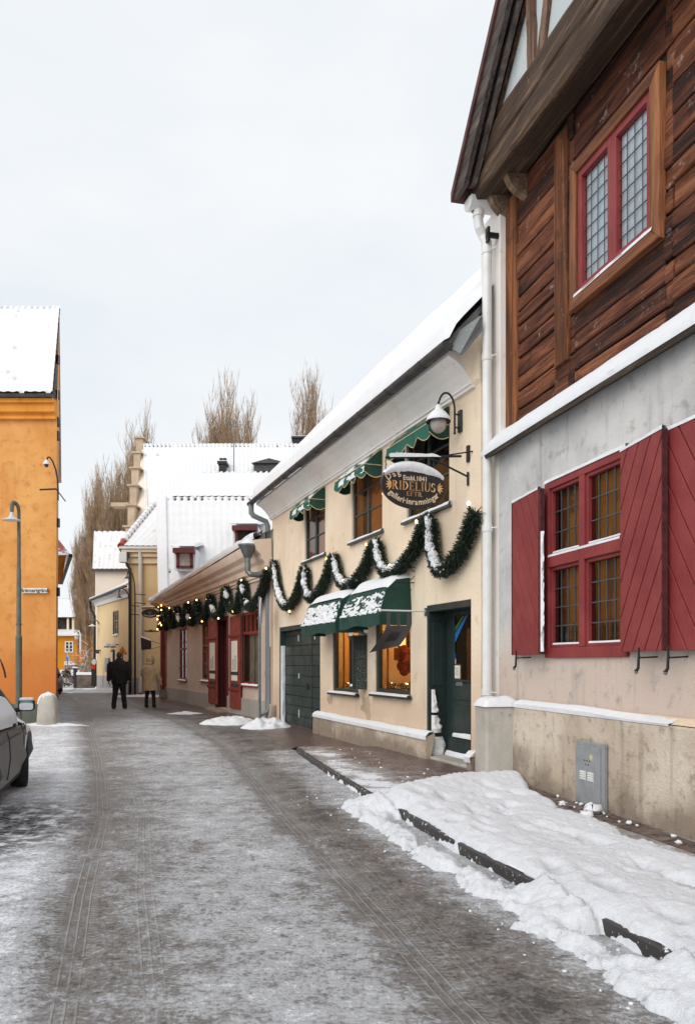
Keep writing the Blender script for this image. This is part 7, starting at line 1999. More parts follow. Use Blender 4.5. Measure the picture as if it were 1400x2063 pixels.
# loose crumbs of snow
def crumbs(pts, name='snow_crumbs'):
    m = MB()
    for (x, y, z, r) in pts:
        k = len(m.v); m.ball((x, y, z), r, 7, (rnd(.8, 1.4), rnd(.8, 1.3), rnd(.5, .8)))
        for i in range(k, len(m.v)):
            p = m.v[i]; j = .25 * r; m.v[i] = (p[0] + rnd(-j, j), p[1] + rnd(-j, j), p[2] + rnd(-j, j))
    return m.build(name, M['snow'], kind='stuff', smooth=80)
pts = []
for _ in range(170):
    y_ = rnd(2, 9); k_ = float(kerb(y_)); pts.append((k_ - abs(random.gauss(.1, .28)) - .05, y_, .002, rnd(.004, .014)))
for _ in range(34):
    y_ = rnd(4, 9); pts.append((float(wall_x(y_)) - rnd(.05, .34), y_, SWH + .03, rnd(.008, .03)))
for _ in range(26):
    y_ = rnd(9, 13); pts.append((float(kerb(y_)) + rnd(.1, 1.3), y_, SWH + .01, rnd(.006, .018)))
pts += [(float(wall_x(7.3)) - .22, 7.35, SWH + .05, .10), (float(wall_x(7.3)) - .34, 7.15, SWH + .04, .06)]
tag(crumbs(pts), 'loose crumbs of snow scattered along the kerb and the wall foot', 'snow')
def heap(label, px, py, rx, ry, h, seed):
    c = at(px, py, 1); Y0 = F * HC / (py - HY); X0 = (px - CX) / F * Y0
    o = empty('snow_heap', label, 'snow heap', (X0, Y0, 0), 0, 'heaps of cleared snow along the house fronts')
    n = 46; u, v = np.meshgrid(np.linspace(-1.3, 1.3, n), np.linspace(-1.3, 1.3, n))
    r = np.sqrt(u ** 2 + v ** 2); z = h * (np.clip(1 - r ** 1.6, -.3, 1) + 1.1 * (fbm(u * 3 + seed, v * 3, seed) - .5) * np.clip(1.25 - r, 0, 1) + .4 * (fbm(u * 9 + seed, v * 9, seed + 1) - .5) * np.clip(1.3 - r, 0, 1)) - .01
    m = MB(); m.grid(np.stack([u * rx, v * ry, z], -1)); m.build('snow_mass', M['snow'], o, smooth=80)
heap('ragged heap of snow beside the red shop doorstep', 462, 1457, .75, .9, .19, 3)
heap('rounded heap of snow at the foot of the zinc downpipes', 538, 1466, .62, .8, .23, 8)
heap('small flat patch of snow in front of the taupe wall', 372, 1438, .6, .5, .06, 14)
heap('long low ridge of snow at the foot of the cream house', 232, 1393, 2.0, .8, .16, 19)
heap('low ridge of snow under the beige corner house', 290, 1404, 1.6, .35, .10, 23)
heap('drift of snow round the stone bollard', 98, 1462, .9, .35, .08, 27)

# ================================================================== trees
def poplar(px, py_top, wpx, Yq, label, seed, n=420, base_py=None, grey=False):
    r_ = np.random.default_rng(seed)
    gzv = float(gz(min(Yq, 140))) ; top = at(px, py_top, Yq); H = top.z - gzv; Wd = wpx / 2 * Yq / F
    t = empty('poplar_tree', label, 'tree', (top.x, Yq, gzv), 0, 'bare poplars behind the houses')
    m = MB(); lean = r_.normal(0, .15, 2)
    def ax(h): q = h / H; return Vector((lean[0] * q + .12 * math.sin(q * 7 + seed), lean[1] * q, h))
    m.tube([ax(H * q) for q in np.linspace(0, .8, 14)], [max(.012, .34 * (1 - q * 1.22) ** 1.0 * H / 20) for q in np.linspace(0, .8, 14)], 7)
    m.build('trunk', M['bark'], t, smooth=60)
    vs, fs = [], []
    def twig(p0, p1, p2, r0):
        k = len(vs)
        for p, rr in ((p0, r0), (p1, r0 * .6), (p2, r0 * .15)):
            for a in (0, 2.1, 4.2): vs.append((p[0] + rr * math.cos(a), p[1] + rr * math.sin(a), p[2]))
        for i in (0, 3): fs.extend([(k + i, k + i + 1, k + i + 4, k + i + 3), (k + i + 1, k + i + 2, k + i + 5, k + i + 4), (k + i + 2, k + i, k + i + 3, k + i + 5)])
    nl = 9 + int(Wd * 3)
    leaders = [(np.zeros(3), 0.0, 1.0)]
    limbs = []
    for i in range(int(nl * 1.6)):                             # a sheaf of upright limbs
        h0 = H * r_.uniform(.05, .5); a = r_.uniform(0, 2 * math.pi); rad = Wd * r_.uniform(.3, 1.0)
        h1 = min(H * .99, H * (r_.uniform(.74, .99) - .22 * (rad / Wd) ** 2 * r_.uniform(.2, 1)))
        limbs.append((h0, a, rad, h1))
        pts = [tuple(ax(h0))]
        for q in (.15, .35, .6, .8, 1): pts.append((ax(h0).x + rad * math.cos(a) * (1 - (1 - q) ** 2.2), rad * math.sin(a) * (1 - (1 - q) ** 2.2), h0 + (h1 - h0) * q))
        k = len(vs); rr = .065 * H / 20
        m2.tube(pts, [rr, rr * .85, rr * .7, rr * .5, rr * .32, rr * .1], 5) if False else None
        for j in range(5): twig(pts[j], tuple((np.array(pts[j]) + np.array(pts[j + 1])) / 2), tuple(np.array(pts[j + 1]) * 1.0), rr * (1 - j * .17))
    limbs.append((0, 0, 0.0, H))
    for i in range(n):
        h0, a, rad, h1 = limbs[r_.integers(len(limbs))]
        q = r_.uniform(.08, .97) ** .8; hb = h0 + (h1 - h0) * q; e = 1 - (1 - q) ** 2.2
        p = np.array((ax(min(hb, H)).x * .3 + rad * math.cos(a) * e, rad * math.sin(a) * e, hb))
        a2 = r_.uniform(0, 2 * math.pi); L = r_.uniform(.05, .17) * H * (1.05 - .5 * q); o = r_.uniform(.1, .40) * L
        p1 = p + np.array((o * .75 * math.cos(a2), o * .75 * math.sin(a2), L * .45)); p2 = p + np.array((o * math.cos(a2), o * math.sin(a2), L))
        twig(p, p1, p2, r_.uniform(.010, .024) * H / 20)
        for j in range(5):
            s0 = p + (p1 - p) * r_.uniform(.2, 1) if j < 2 else p1 + (p2 - p1) * r_.uniform(0, .7); l2 = L * r_.uniform(.25, .55); a3 = r_.uniform(0, 2 * math.pi); o2 = l2 * r_.uniform(.15, .4)
            twig(s0, s0 + np.array((o2 * .7 * math.cos(a3), o2 * .7 * math.sin(a3), l2 * .5)), s0 + np.array((o2 * math.cos(a3), o2 * math.sin(a3), l2)), r_.uniform(.006, .012) * H / 20)
    m = MB(); m.add(vs, fs); m.build('crown', M['twig_grey'] if grey else M['twig'], t)
    return t
TL = [(158, 1080, 40, 84, 'shorter poplar at the left edge of the clump, against open sky', 1, 380), (178, 1000, 52, 80, 'broad leaning poplar in the left clump behind the street sign house', 2, 520),
      (196, 948, 46, 78, 'slender poplar left of the tall poplar pair', 3, 480), (214, 924, 56, 82, 'tall poplar rising over the pale house roof', 4, 560), (236, 935, 44, 86, 'thin pale poplar between two taller ones', 5, 360),
      (252, 880, 36, 80, 'dense brown poplar just left of the stepped gable', 6, 460), (268, 874, 30, 88, 'narrow poplar touching the stepped gable from behind', 7, 320), (292, 824, 54, 90, 'poplar crown showing above the top of the stepped gable', 8, 420),
      (428, 772, 60, 92, 'left part of the poplar pair above the white ridge', 9, 420), (466, 738, 74, 90, 'tallest poplar above the white ridge by the aerial mast', 10, 560), (494, 790, 44, 94, 'lower right poplar of the pair above the white ridge', 11, 300),
      (622, 742, 52, 92, 'tall narrow poplar behind the ridge chimney', 12, 440), (654, 796, 42, 90, 'small poplar half hidden by the gallery roof slope', 13, 300)]
for px, py, wp, Yq, lb, sd, n in TL: poplar(px, py + 3, wp * 1.22, Yq, lb, sd, int(n * 2.6))
# snow dusted shrub at the foot of the poplars
sh = empty('snowy_shrub', 'bare shrub dusted with snow at the foot of the left poplar clump', 'shrub', (at(184, 1330, 66).x, 66, float(gz(66))))
vs, fs = MB(), MB()
for k in range(420):
    p = Vector((random.gauss(0, .9), random.gauss(0, .7), abs(random.gauss(1.4, 1.0)))); d = Vector((random.gauss(0, 1), random.gauss(0, 1), random.gauss(.5, .6))).normalized() * rnd(.5, 1.2)
    (vs if k % 4 else fs).tube([p, p + d * .6 + Vector((0, 0, .05)), p + d], [.02, .013, .005], 3)
for k in range(9): vs.tube([(random.gauss(0, .2), random.gauss(0, .2), -.3), (random.gauss(0, .6), random.gauss(0, .5), 1.6), (random.gauss(0, 1), random.gauss(0, .8), 3.2)], [.06, .04, .01], 4)
vs.build('branches', M['twig'], sh); fs.build('twig_snow', M['snow'], sh, kind='stuff')
# ================================================================== street furniture
P0 = at(38, 1335, 17.0)
lp = empty('street_lamp', 'tall grey green street lamp with pale dish shade in front of the orange wall', 'street lamp', (P0.x, 17.0, 0))
zt_ = at(38, 1013, 17).z; zs = at(38, 1048, 17).z; z_a = at(38, 1285, 17).z; z_b = at(38, 1147, 17).z
m = MB(); m.lathe([(.066, 0), (.066, z_a - .02), (.072, z_a), (.05, z_a + .05), (.046, z_b), (.040, z_b + .02), (.036, zs)], (0, 0, 0), 14)
for zc in (at(38, 1258, 17).z,): m.lathe([(.046, zc - .02), (.062, zc - .015), (.062, zc + .015), (.046, zc + .02)], (0, 0, 0), 14)
m.build('pole', M['pole'], lp, smooth=30)
m = MB(); hx = -.075
m.tube([(0, 0, zs - .02), (0, 0, zt_ - .18), (-.012, -.01, zt_ - .08), (-.05, -.03, zt_ - .02), (hx, -.10, zt_ - .01), (hx, -.16, zt_ - .07), (hx, -.18, zt_ - .20), (hx, -.18, zs + .14)], [.036, .036, .04, .044, .046, .044, .04, .036], 10); m.build('arm', M['pole'], lp, smooth=30)
m = MB(); m.lathe([(.03, .16), (.04, .10), (.07, .05), (.13, .02), (.185, -.005), (.188, -.02), (.10, -.01), (.02, .02)], (hx, -.18, zs - .02), 24); m.build('shade', plain('pale_enamel', S(206, 206, 200), .4, var=.08), lp, smooth=30)
# gooseneck on the corner of the orange house, and its iron bar
c0 = at(117, 1000, 19.1)
wl = empty('wall_lamp', 'black gooseneck wall lamp with small white shade on the orange house corner', 'lamp', (c0.x, 19.1, at(117, 985, 19.1).z))
def r0(px, py): q = at(px, py, 19.1); return (q.x - wl.location.x, 0, q.z - wl.location.z)
m = MB(); m.tube([r0(117, 1008), r0(117, 985), r0(116, 965), r0(112, 945), r0(106, 929), r0(100, 921), r0(96.5, 921), r0(94, 928)], .02, 8); m.build('arm', M['black_metal'], wl, smooth=30)
m = MB(); q = r0(93.5, 934); m.lathe([(.02, .10), (.05, .06), (.08, .0), (.085, -.02), (.03, -.02)], q, 14); m.build('shade', M['white_metal'], wl, smooth=30)
m = MB(); m.lathe([(.05, -.02), (.045, -.07), (.0, -.09)], q, 12); m.build('globe', M['gutter'], wl, smooth=60)
m = MB(); m.tube([r0(80, 986.5), r0(113, 985)], .022, 6); m.tube([r0(113, 985), r0(132, 1010)], .014, 6); m.tube([r0(117, 990), (r0(117, 990)[0] - .15, .4, r0(117, 990)[2])], .015, 6); m.build('bar', M['black_metal'], wl)
# street name plate
q0, q1 = at(44, 1195, 19.44), at(95.5, 1185, 19.44)
sn = empty('street_name_sign', 'small cream street name plate in black letter on the orange wall', 'sign', ((q0.x + q1.x) / 2, 19.44, (q0.z + q1.z) / 2))
hw = (q1.x - q0.x) / 2; hh_ = (q1.z - q0.z) / 2 * .95
m = MB(); m.box(-hw, hw, -.012, .05, -hh_ * 1.1, hh_ * 1.1); pl = m.build('plate', M['paper'], sn, bevel=.01)
v, f = text_mesh('Brännertgränd', .125, .003, .003); m = MB(); m.add([(x * .92, -.0135 - z, y) for x, y, z in v], f); m.build('lettering', M['ink'], pl)
# rounded stone bollard
bo = empty('stone_bollard', 'rounded pale stone bollard with a cap of snow at the orange house corner', 'bollard', (at(98, 1335, 18.9).x, 18.9, 0))
hb = at(98, 1397, 18.9).z
n = 24; k = 16; P = np.zeros((k, n, 3))
for i in range(k):
    z = -.1 + (hb + .1) * (i / (k - 1)); q = max(0, (z - hb * .62) / (hb * .38)); sc = math.sqrt(max(.0, 1 - q ** 2.2)) if q > 0 else 1.0
    for j in range(n):
        a = 2 * math.pi * j / n; w_ = (.275 - .055 * z / hb) * sc
        sq = 1 / max(abs(math.cos(a)), abs(math.sin(a))) ** .55
        P[i, j] = (w_ * sq * math.cos(a) * .95, w_ * sq * math.sin(a) * .8, z + .01 * math.sin(j * 3 + i))
P = np.concatenate([P, P[:, :1]], 1)
m = MB(); m.grid(P); m.build('stone', M['grey_stone'], bo, smooth=60)
m = MB(); Q = P[11:].copy(); Q[..., 0] *= 1.02; Q[..., 1] *= 1.02; Q[..., 2] += .03
Q[0, :, 2] -= .05; Q[..., 0] -= .03; Q[..., 1] += .03
m.grid(Q); m.build('snow_cap', M['snow'], bo, smooth=80)
# curled lamp poles by the beige house
for (pxs, lb) in (([(272, 1398), (272, 1200), (271, 1175), (267, 1158), (262, 1150), (258.5, 1151), (256, 1160)], 'thin black lamp pole with a short curl, right of its longer looped twin'),
                  ([(261, 1398), (261, 1215), (258.5, 1198), (253, 1189), (246, 1185.5), (241, 1188), (239.5, 1195), (240.5, 1199)], 'thin black lamp pole ending in a wide loop by the beige house corner')):
    Yq = 36.3; b0 = at(pxs[0][0], pxs[0][1], Yq)
    o = empty('lamp_pole', lb, 'lamp pole', (b0.x, Yq, 0), 0, 'curled lamp poles at the beige house')
    m = MB(); pp = [at(a, b, Yq) - Vector((b0.x, Yq, 0)) for a, b in pxs]; pp[0].z = -.1
    m.tube(pp, [.05, .032] + [.026] * (len(pp) - 2), 8); m.build('pole', M['black_metal'], o, smooth=30)
    m = MB(); m.lathe([(.02, .12), (.05, .08), (.14, .0), (.03, .0)], tuple(pp[-1] - Vector((0, 0, .12))), 12); m.build('shade', M['gutter'], o)
    m = MB()
    for dz in (.5, .9): m.box(-.03, .5, -.02, .7, pp[2].z - dz - .02, pp[2].z - dz + .02) if False else m.tube([(0, 0, pp[2].z - dz), (.35, .5, pp[2].z - dz)], .018, 5)
    m.each('stay', M['black_metal'], o)
# lamp arm on the cream house, round hanging sign, freestanding board
def small_lamp(px, py, Yq, pts, label, head):
    b0 = at(px, py, Yq); o = empty('wall_lamp', label, 'lamp', tuple(b0))
    m = MB(); m.tube([at(a, b, Yq) - b0 for a, b in pts], .035, 6); m.build('arm', M['pole'], o)
    q = at(head[0], head[1], Yq) - b0; m = MB(); m.lathe([(.03, .12), (.12, .06), (.26, 0), (.05, 0)], tuple(q), 12); m.build('shade', M['white_metal'], o, smooth=30)
small_lamp(199, 1258, 45.3, [(199, 1258), (197, 1252), (192, 1249), (187, 1251), (186, 1259)], 'thin curved lamp arm with flat shade on the cream house black pipe', (186, 1262))
b0 = at(199, 1314, 45.0); o = empty('projecting_sign', 'small dark oval sign projecting from the cream house black pipe', 'sign', tuple(b0))
m = MB(); k = 45 / F; m.prism([(-3 * k + 4.5 * k * math.cos(a), 0, 3.4 * k * math.sin(a)) for a in np.linspace(0, 2 * math.pi, 25)[:-1]], (0, .06, 0)); m.build('board', plain('dark_brown_sign', S(80, 60, 44), .6), o); m = MB(); m.tube([(-6 * k, .03, 3.6 * k), (4 * k, .03, 3.6 * k)], .03, 5); m.build('bracket', M['black_metal'], o)
b0 = at(189, 1400, 44.0); o = empty('menu_board', 'arched black and white street board beside the cream house', 'board', (b0.x, 44.0, float(gz(44))))
m = MB(); pts = [at(a, b, 44) - Vector((b0.x, 44, float(gz(44)))) for a, b in ((184, 1384), (194, 1384), (194, 1332), (192, 1327), (189, 1325), (186, 1327), (184, 1332))]
m.prism([tuple(p) for p in pts], (0, .08, 0)); bo2 = m.build('board', M['sign_black'], o)
m = MB(); q = at(189, 1334, 43.98) - Vector((b0.x, 44, float(gz(44)))); m.prism([(q.x + .13 * math.cos(a), -.012, q.z + .17 * math.sin(a)) for a in np.linspace(0, 2 * math.pi, 21)[:-1]], (0, .01, 0)); q2 = at(188, 1343, 43.98) - Vector((b0.x, 44, float(gz(44)))); m.build('round_mark', M['paper'], bo2)
m = MB(); m.prism([(q2.x - .1, -.012, q2.z - .15), (q2.x + .12, -.012, q2.z - .15), (q2.x + .12, -.012, q2.z + .1), (q2.x - .1, -.012, q2.z + .1)], (0, .01, 0)); m.build('red_mark', M['sign_red'], bo2)
# warning triangles and parking sign
def triangle(px, py, s, Yq, label, mark=True, twin=False):
    g_ = float(gz(Yq)); b0 = at(px, py, Yq); o = empty('warning_sign', label, 'sign', (b0.x, Yq, g_)); zc = b0.z - g_; R0 = s * Yq / F
    m = MB(); m.tube([(0, .03, 0), (0, .03, zc)], .04, 8); m.build('post', M['zinc'], o)
    def tri(r): return [(r * math.cos(a), r * math.sin(a)) for a in (math.pi / 2, math.pi * 7 / 6, math.pi * 11 / 6)]
    for zz in ([zc, zc + R0 * 1.9] if twin else [zc]):
        m = MB(); m.prism([(x, 0, zz + z) for x, z in tri(R0)], (0, .025, 0)); fc = m.build('sign_face', M['sign_red'], o, bevel=.01)
        m = MB(); m.poly([(x, -.006, zz + z) for x, z in tri(R0 * .74)]); m.build('orange_field', M['sign_orange'], fc)
        if mark: m = MB(); m.box(-R0 * .09, R0 * .09, -.011, -.008, zz - R0 * .25, zz + R0 * .12); m.lathe([(0, 0), (R0 * .14, R0 * .1), (0, R0 * .24)], (0, 0, zz + R0 * .08), 8); m.build('symbol', M['ink'], fc)
triangle(246.5, 1313, 11.5, 38.0, 'orange warning triangle with red edge behind the walking man\'s head')
triangle(161, 1332, 6, 62.0, 'two small orange warning triangles stacked on one post by the low stone wall', True, True)
Yq = 85.0; b0 = at(136, 1325, Yq); o = empty('parking_sign', 'blue parking sign with white P before the far ochre house', 'sign', (b0.x, Yq, float(gz(Yq))))
zc = b0.z - float(gz(Yq)); m = MB(); m.tube([(0, .03, 0), (0, .03, zc + .5)], .04, 8); m.build('post', M['zinc'], o)
k = Yq / F
m = MB(); m.box(-3.2 * k, 3.2 * k, -.02, .02, zc - 1 * k, zc + 5.5 * k); m.box(-3.2 * k, 3.2 * k, -.02, .02, zc - 6.5 * k, zc - 1.3 * k); fc = m.build('plate', plain('parking_blue', S(40, 110, 200), .4), o)
v, f = text_mesh('P', 5.4 * k, .004, .01); m = MB(); m.add([(x, -.024 - z, y + zc + 2.2 * k) for x, y, z in v], f); m.build('letter', M['white_metal'], fc)
# far street lamp
Yq = 70.0; b0 = at(162, 1360, Yq); o = empty('far_street_lamp', 'distant pale lamp post with hanging lantern before the poplars', 'street lamp', (b0.x, Yq, float(gz(Yq))))
g_ = float(gz(Yq)); zt_ = at(160, 1272, Yq).z - g_; k = Yq / F
m = MB(); m.tube([(0, 0, 0), (0, 0, zt_ - .3), (-.1, 0, zt_), (-5 * k, 0, zt_ + .05), (-8 * k, 0, zt_ - .2)], [.09, .07, .06, .05, .04], 7); m.build('pole', M['white_metal'], o, smooth=30)
m = MB(); m.lathe([(.05, 0), (.2, -.1), (.3, -.22), (.16, -.24), (.14, -.5), (.05, -.6)], (-8 * k, 0, zt_ - .15), 12); m.build('lantern', M['paper'], o, smooth=30)
# low stone walls with snow on top
stw = plaster('dark_rubble', S(112, 100, 92), S(84, 76, 70), S(48, 44, 42), 2.0, .8, .2, 20)
for (xa, xb, yt, yb, Yq, lb) in ((130, 196, 1337, 1356, 88, 'farther dark rubble wall with snow on its coping'), (155, 193, 1355, 1373, 58, 'nearer low stone wall with a smooth snow cap, right of the blue car')):
    p, q = at(xa, yb, Yq), at(xb, yt, Yq); g_ = float(gz(Yq)); o = empty('stone_wall', lb, 'wall', (p.x, Yq, g_))
    m = MB(); m.box(0, q.x - p.x, 0, .5, -.1, q.z - g_ - .2); m.build('masonry', stw, o)
    m = MB(); m.box(-.05, q.x - p.x + .05, -.05, .55, q.z - g_ - .199, q.z - g_); m.build('snow_cap', M['snow'], o, bevel=.05)
o = empty('gate_pillar', 'dark stone gate pillar with a small cap of snow beside the blue car', 'pillar', (at(152, 1335, 60).x, 60, float(gz(60))))
zt_ = at(152, 1344, 60).z - float(gz(60)); m = MB(); m.box(-.12, .12, -.12, .12, -.1, zt_ - .1); m.build('shaft', M['black_metal'], o); m = MB(); m.box(-.18, .18, -.18, .18, zt_ - .099, zt_); m.build('snow_cap', M['snow'], o, bevel=.03)

# ================================================================== cars
def car(name, label, loc, rz, paint, L=4.3, W=1.72, snowy=True, steer=0.0, group=None, plate=False):
    """x forward, y to the car's left; wheels at x = +-1.27"""
    c = empty(name, label, 'car', loc, rz, group)
    hw = W / 2
    def arch(cx, r, n=12, rev=False): return [(cx + r * math.cos(a), .30 + r * math.sin(a)) for a in np.linspace(math.pi, 0, n)]
    top = [(-L / 2 + .02, .62), (-L / 2 + .0, .78), (-L / 2 + .10, .88), (-1.35, .86), (-.4, .83), (.45, .80), (.80, .775), (1.05, .755), (1.5, .735), (L / 2 - .22, .67), (L / 2 - .04, .60), (L / 2, .48), (L / 2 - .02, .30), (L / 2 - .12, .20)]
    bot = [(1.27 + .36, .20)] + arch(1.27, .36)[::-1] + [(1.27 - .36, .20), (-1.27 + .36, .20)] + arch(-1.27, .36)[::-1] + [(-1.27 - .36, .20), (-L / 2 + .1, .22), (-L / 2, .34)]
    prof = top + bot
    # body side in three skins so that it bellies out and tucks in at nose and tail
    def yb(x, z): return (hw - .10 * sstep(.62, 1.02, z) - .05 * sstep(.42, .18, z)) - .22 * float(sstep(1.45, L / 2, abs(x)) ** 1.5)
    m = MB(); n = len(prof)
    vs = [(x, yb(x, z), z) for x, z in prof] + [(x, -yb(x, z), z) for x, z in prof]
    m.add(vs, [tuple(range(n))[::-1], tuple(range(n, 2 * n))] + [(i, (i + 1) % n, n + (i + 1) % n, n + i) for i in range(n)])
    body = m.build('body', paint, c, bevel=.045, smooth=35)
    gh = [(-1.62, .90), (-1.15, 1.34), (-.75, 1.40), (-.05, 1.40), (.22, 1.35), (.82, .90), (.86, .76), (-1.62, .76)]
    def yg(z): return hw - .09 - .24 * np.maximum(0, z - .93) / .5
    m = MB(); n = len(gh); m.add([(x, yg(z), z) for x, z in gh] + [(x, -yg(z), z) for x, z in gh], [tuple(range(n))[::-1], tuple(range(n, 2 * n))] + [(i, (i + 1) % n, n + (i + 1) % n, n + i) for i in range(n)])
    m.build('cabin', M['car_glass'], c, bevel=.04, smooth=35)
    m = MB()
    for sd in (-1, 1):
        for (x0, z0, x1, z1, w_) in ((.82, .90, .21, 1.36, .06), (-.35, .82, -.32, 1.39, .08), (-1.62, .90, -1.12, 1.35, .16)):
            m.tube([(x0, sd * (yg(z0) + .004), z0), (x1, sd * (yg(z1) + .004), z1)], w_ / 2, 6)
    m.add([(x, y, z) for x, z in ((-1.13, 1.365), (-.75, 1.415), (-.05, 1.415), (.22, 1.365)) for y in (-yg(1.4), yg(1.4))], [(0, 1, 3, 2), (2, 3, 5, 4), (4, 5, 7, 6)])
    m.build('roof_frame', paint, c, smooth=35)
    for sd in (-1, 1):                                          # door shut lines, sill, marker
        m = MB()
        for x in (.86, -.22, -1.05): m.tube([(x + .02 * (z < .5), sd * (yb(x, z) + .0015), z) for z in (.28, .5, .7, .78)], .006, 4)
        m.tube([(x, sd * (yb(x, .72) + .002), .70) for x in (1.7, .9, .1, -1.0)], .006, 4)
        m.build('shut_line', M['ink'], body)
        m = MB(); m.box(-.9, .9, sd * (hw - .06) - .015, sd * (hw - .06) + .015, .20, .27); m.build('sill_trim', M['tyre'], body)
        m = MB(); m.ball((1.02, sd * (yb(1.0, .66) + .004), .66), .024, 8, (1.2, .4, 1)); m.build('side_marker', M['amber'], body)
        m = MB(); m.box(.2, .34, sd * (yb(0, .8)), sd * (yb(0, .8) + .03), .80, .83); m.build('door_handle', M['tyre'], body)
        m = MB(); m.add([(.72, sd * (hw - .12), .93), (.80, sd * (hw - .12), .93), (.80, sd * (hw - .02), .98), (.72, sd * (hw - .02), .98)], [(0, 1, 2, 3)])
        q = Vector((.66, sd * (hw + .05), 1.01))
        pr_ = [(.088 * math.cos(a) * (abs(math.cos(a)) ** -.5 if abs(math.cos(a)) > .01 else 1), .066 * math.sin(a) * (abs(math.sin(a)) ** -.5 if abs(math.sin(a)) > .01 else 1)) for a in np.linspace(0, 2 * math.pi, 25)[:-1]]
        m.prism([(q.x - .02, q.y + y, q.z + z) for y, z in pr_], (.09, 0, 0)); m.tube([(.70, sd * (hw - .10), .94), (.68, sd * (hw + .02), .98)], .03, 6)
        mr = m.build('mirror', M['tyre'], c, smooth=35)
        m = MB(); m.poly([(q.x - .022, q.y + y * .84, q.z + z * .8) for y, z in pr_]); m.build('mirror_glass', M['mirror'], mr)
        if snowy:
            m = MB(); m.poly([(q.x - .026, q.y + y * .84 - .008 * sd * 0, q.z - .012 + z * .62) for y, z in pr_]); m.prism([(q.x - .03, q.y + y * .8, q.z + .056) for y in (-.09, .09)] + [(q.x + .07, q.y + .07, q.z + .056), (q.x + .07, q.y - .07, q.z + .056)], (0, 0, .03)); m.build('mirror_snow', M['snow'], mr, bevel=.006)
        for (x, sgn) in ((L / 2 - .10, 1), (-L / 2 + .06, -1)):
            m = MB(); y0 = sd * (yb(x, .66) - .02); m.prism([(x - .08, y0, .58), (x + .09, y0, .58), (x + .05, y0, .71), (x - .10, y0, .74)], (0, -sd * .30, 0)); m.build('headlight' if sgn > 0 else 'tail_light', M['lens'] if sgn > 0 else M['tail'], c, bevel=.015)
        for (x, st_) in ((1.27, steer), (-1.27, 0)):
            w_ = empty('wheel', None, None, (x, sd * (hw - .11), .305), st_); w_.parent = c
            m = MB(); R0 = .31; tp = [(.19, -.09), (.26, -.10), (.295, -.095), (R0, -.07), (R0, .07), (.295, .095), (.26, .10), (.19, .09)]
            n = 28; vs = [(r * math.cos(2 * math.pi * k / n), y, r * math.sin(2 * math.pi * k / n)) for r, y in tp for k in range(n)]
            m.add(vs, [(i * n + k, i * n + (k + 1) % n, (i + 1) * n + (k + 1) % n, (i + 1) * n + k) for i in range(len(tp) - 1) for k in range(n)]); m.build('tyre', M['tyre'], w_, smooth=35)
            m = MB(); yq = sd * .075; n = 20
            vs = [(r * math.cos(2 * math.pi * k / n), y, r * math.sin(2 * math.pi * k / n)) for r, y in ((.20, sd * .085), (.17, sd * .05), (.07, sd * .07), (.0, sd * .075)) for k in range(n)]
            m.add(vs, [(i * n + k, i * n + (k + 1) % n, (i + 1) * n + (k + 1) % n, (i + 1) * n + k) for i in range(3) for k in range(n)]); m.build('rim', M['rim'] if snowy else M['zinc'], w_, smooth=35)
    m = MB()
    for sg_ in (1, -1): m.box(sg_ * (L / 2) - .04, sg_ * (L / 2) + .04, -hw + .26, hw - .26, .34, .48)
    m.each('bumper', M['tyre'], c, bevel=.03)
    m = MB(); m.box(-1.6, 1.6, -hw + .16, hw - .16, .16, .40); m.build('underbody', M['ink'], c)
    u, v = np.meshgrid(np.linspace(0, 1, 20), np.linspace(-1, 1, 20)); x_h = .82 + 1.16 * u
    def hz_(x, v): return np.interp(x, [.8, 1.05, 1.5, 1.93, 2.1], [.79, .765, .735, .67, .60]) + .015 + (.07 + .09 * sstep(1.7, .9, x)) * (1 - np.abs(v) ** 2.5)
    def hy_(x): return np.interp(x, [.8, 1.45, 1.98], [hw - .05, hw - .06, hw - .24])
    m = MB(); m.grid(np.stack([x_h, v * hy_(x_h), hz_(x_h, v)], -1)); m.build('bonnet', paint, c, smooth=60)
    if snowy:
        def sheet(pts_x, zf, yw, nm, h0, sd_, nn=46, k=26):
            u, v = np.meshgrid(np.linspace(0, 1, nn), np.linspace(-1, 1, k)); x = pts_x[0] + (pts_x[1] - pts_x[0]) * u
            zz = hz_(x, v) if nm == 'hood_snow' else np.interp(x, [q[0] for q in zf], [q[1] for q in zf]); yy = v * np.interp(x, [q[0] for q in yw], [q[1] for q in yw])
            e = np.minimum(1, 7 * np.minimum(np.minimum(u, 1 - u) * 1.6, (1 - np.abs(v)) * .8) + .02) ** .5
            t = h0 * e * (.6 + .8 * fbm(x * 4, yy * 4, sd_)) - .14 * h0 * sstep(.50, .72, fbm(x * 7, yy * 7, sd_ + 3)) * 8 * (nm == 'hood_snow') * np.exp(-((x - 1.15) / .30) ** 2) - .004
            m = MB(); m.grid(np.stack([x, yy, zz + t], -1)); m.build(nm, M['snow'], c, smooth=80)
        sheet((.96, 2.0), [(.9, .925), (.95, .92), (1.5, .83), (1.93, .73), (2.05, .66)], [(.9, hw - .05), (1.45, hw - .06), (2.0, hw - .24)], 'hood_snow', .06, 5)
        sheet((.22, .90), [(.22, 1.365), (.82, .915), (.90, .90)], [(.22, yg(1.36)), (.82, yg(.93) + .02), (.90, yg(.93) + .04)], 'windscreen_snow', .07, 8)
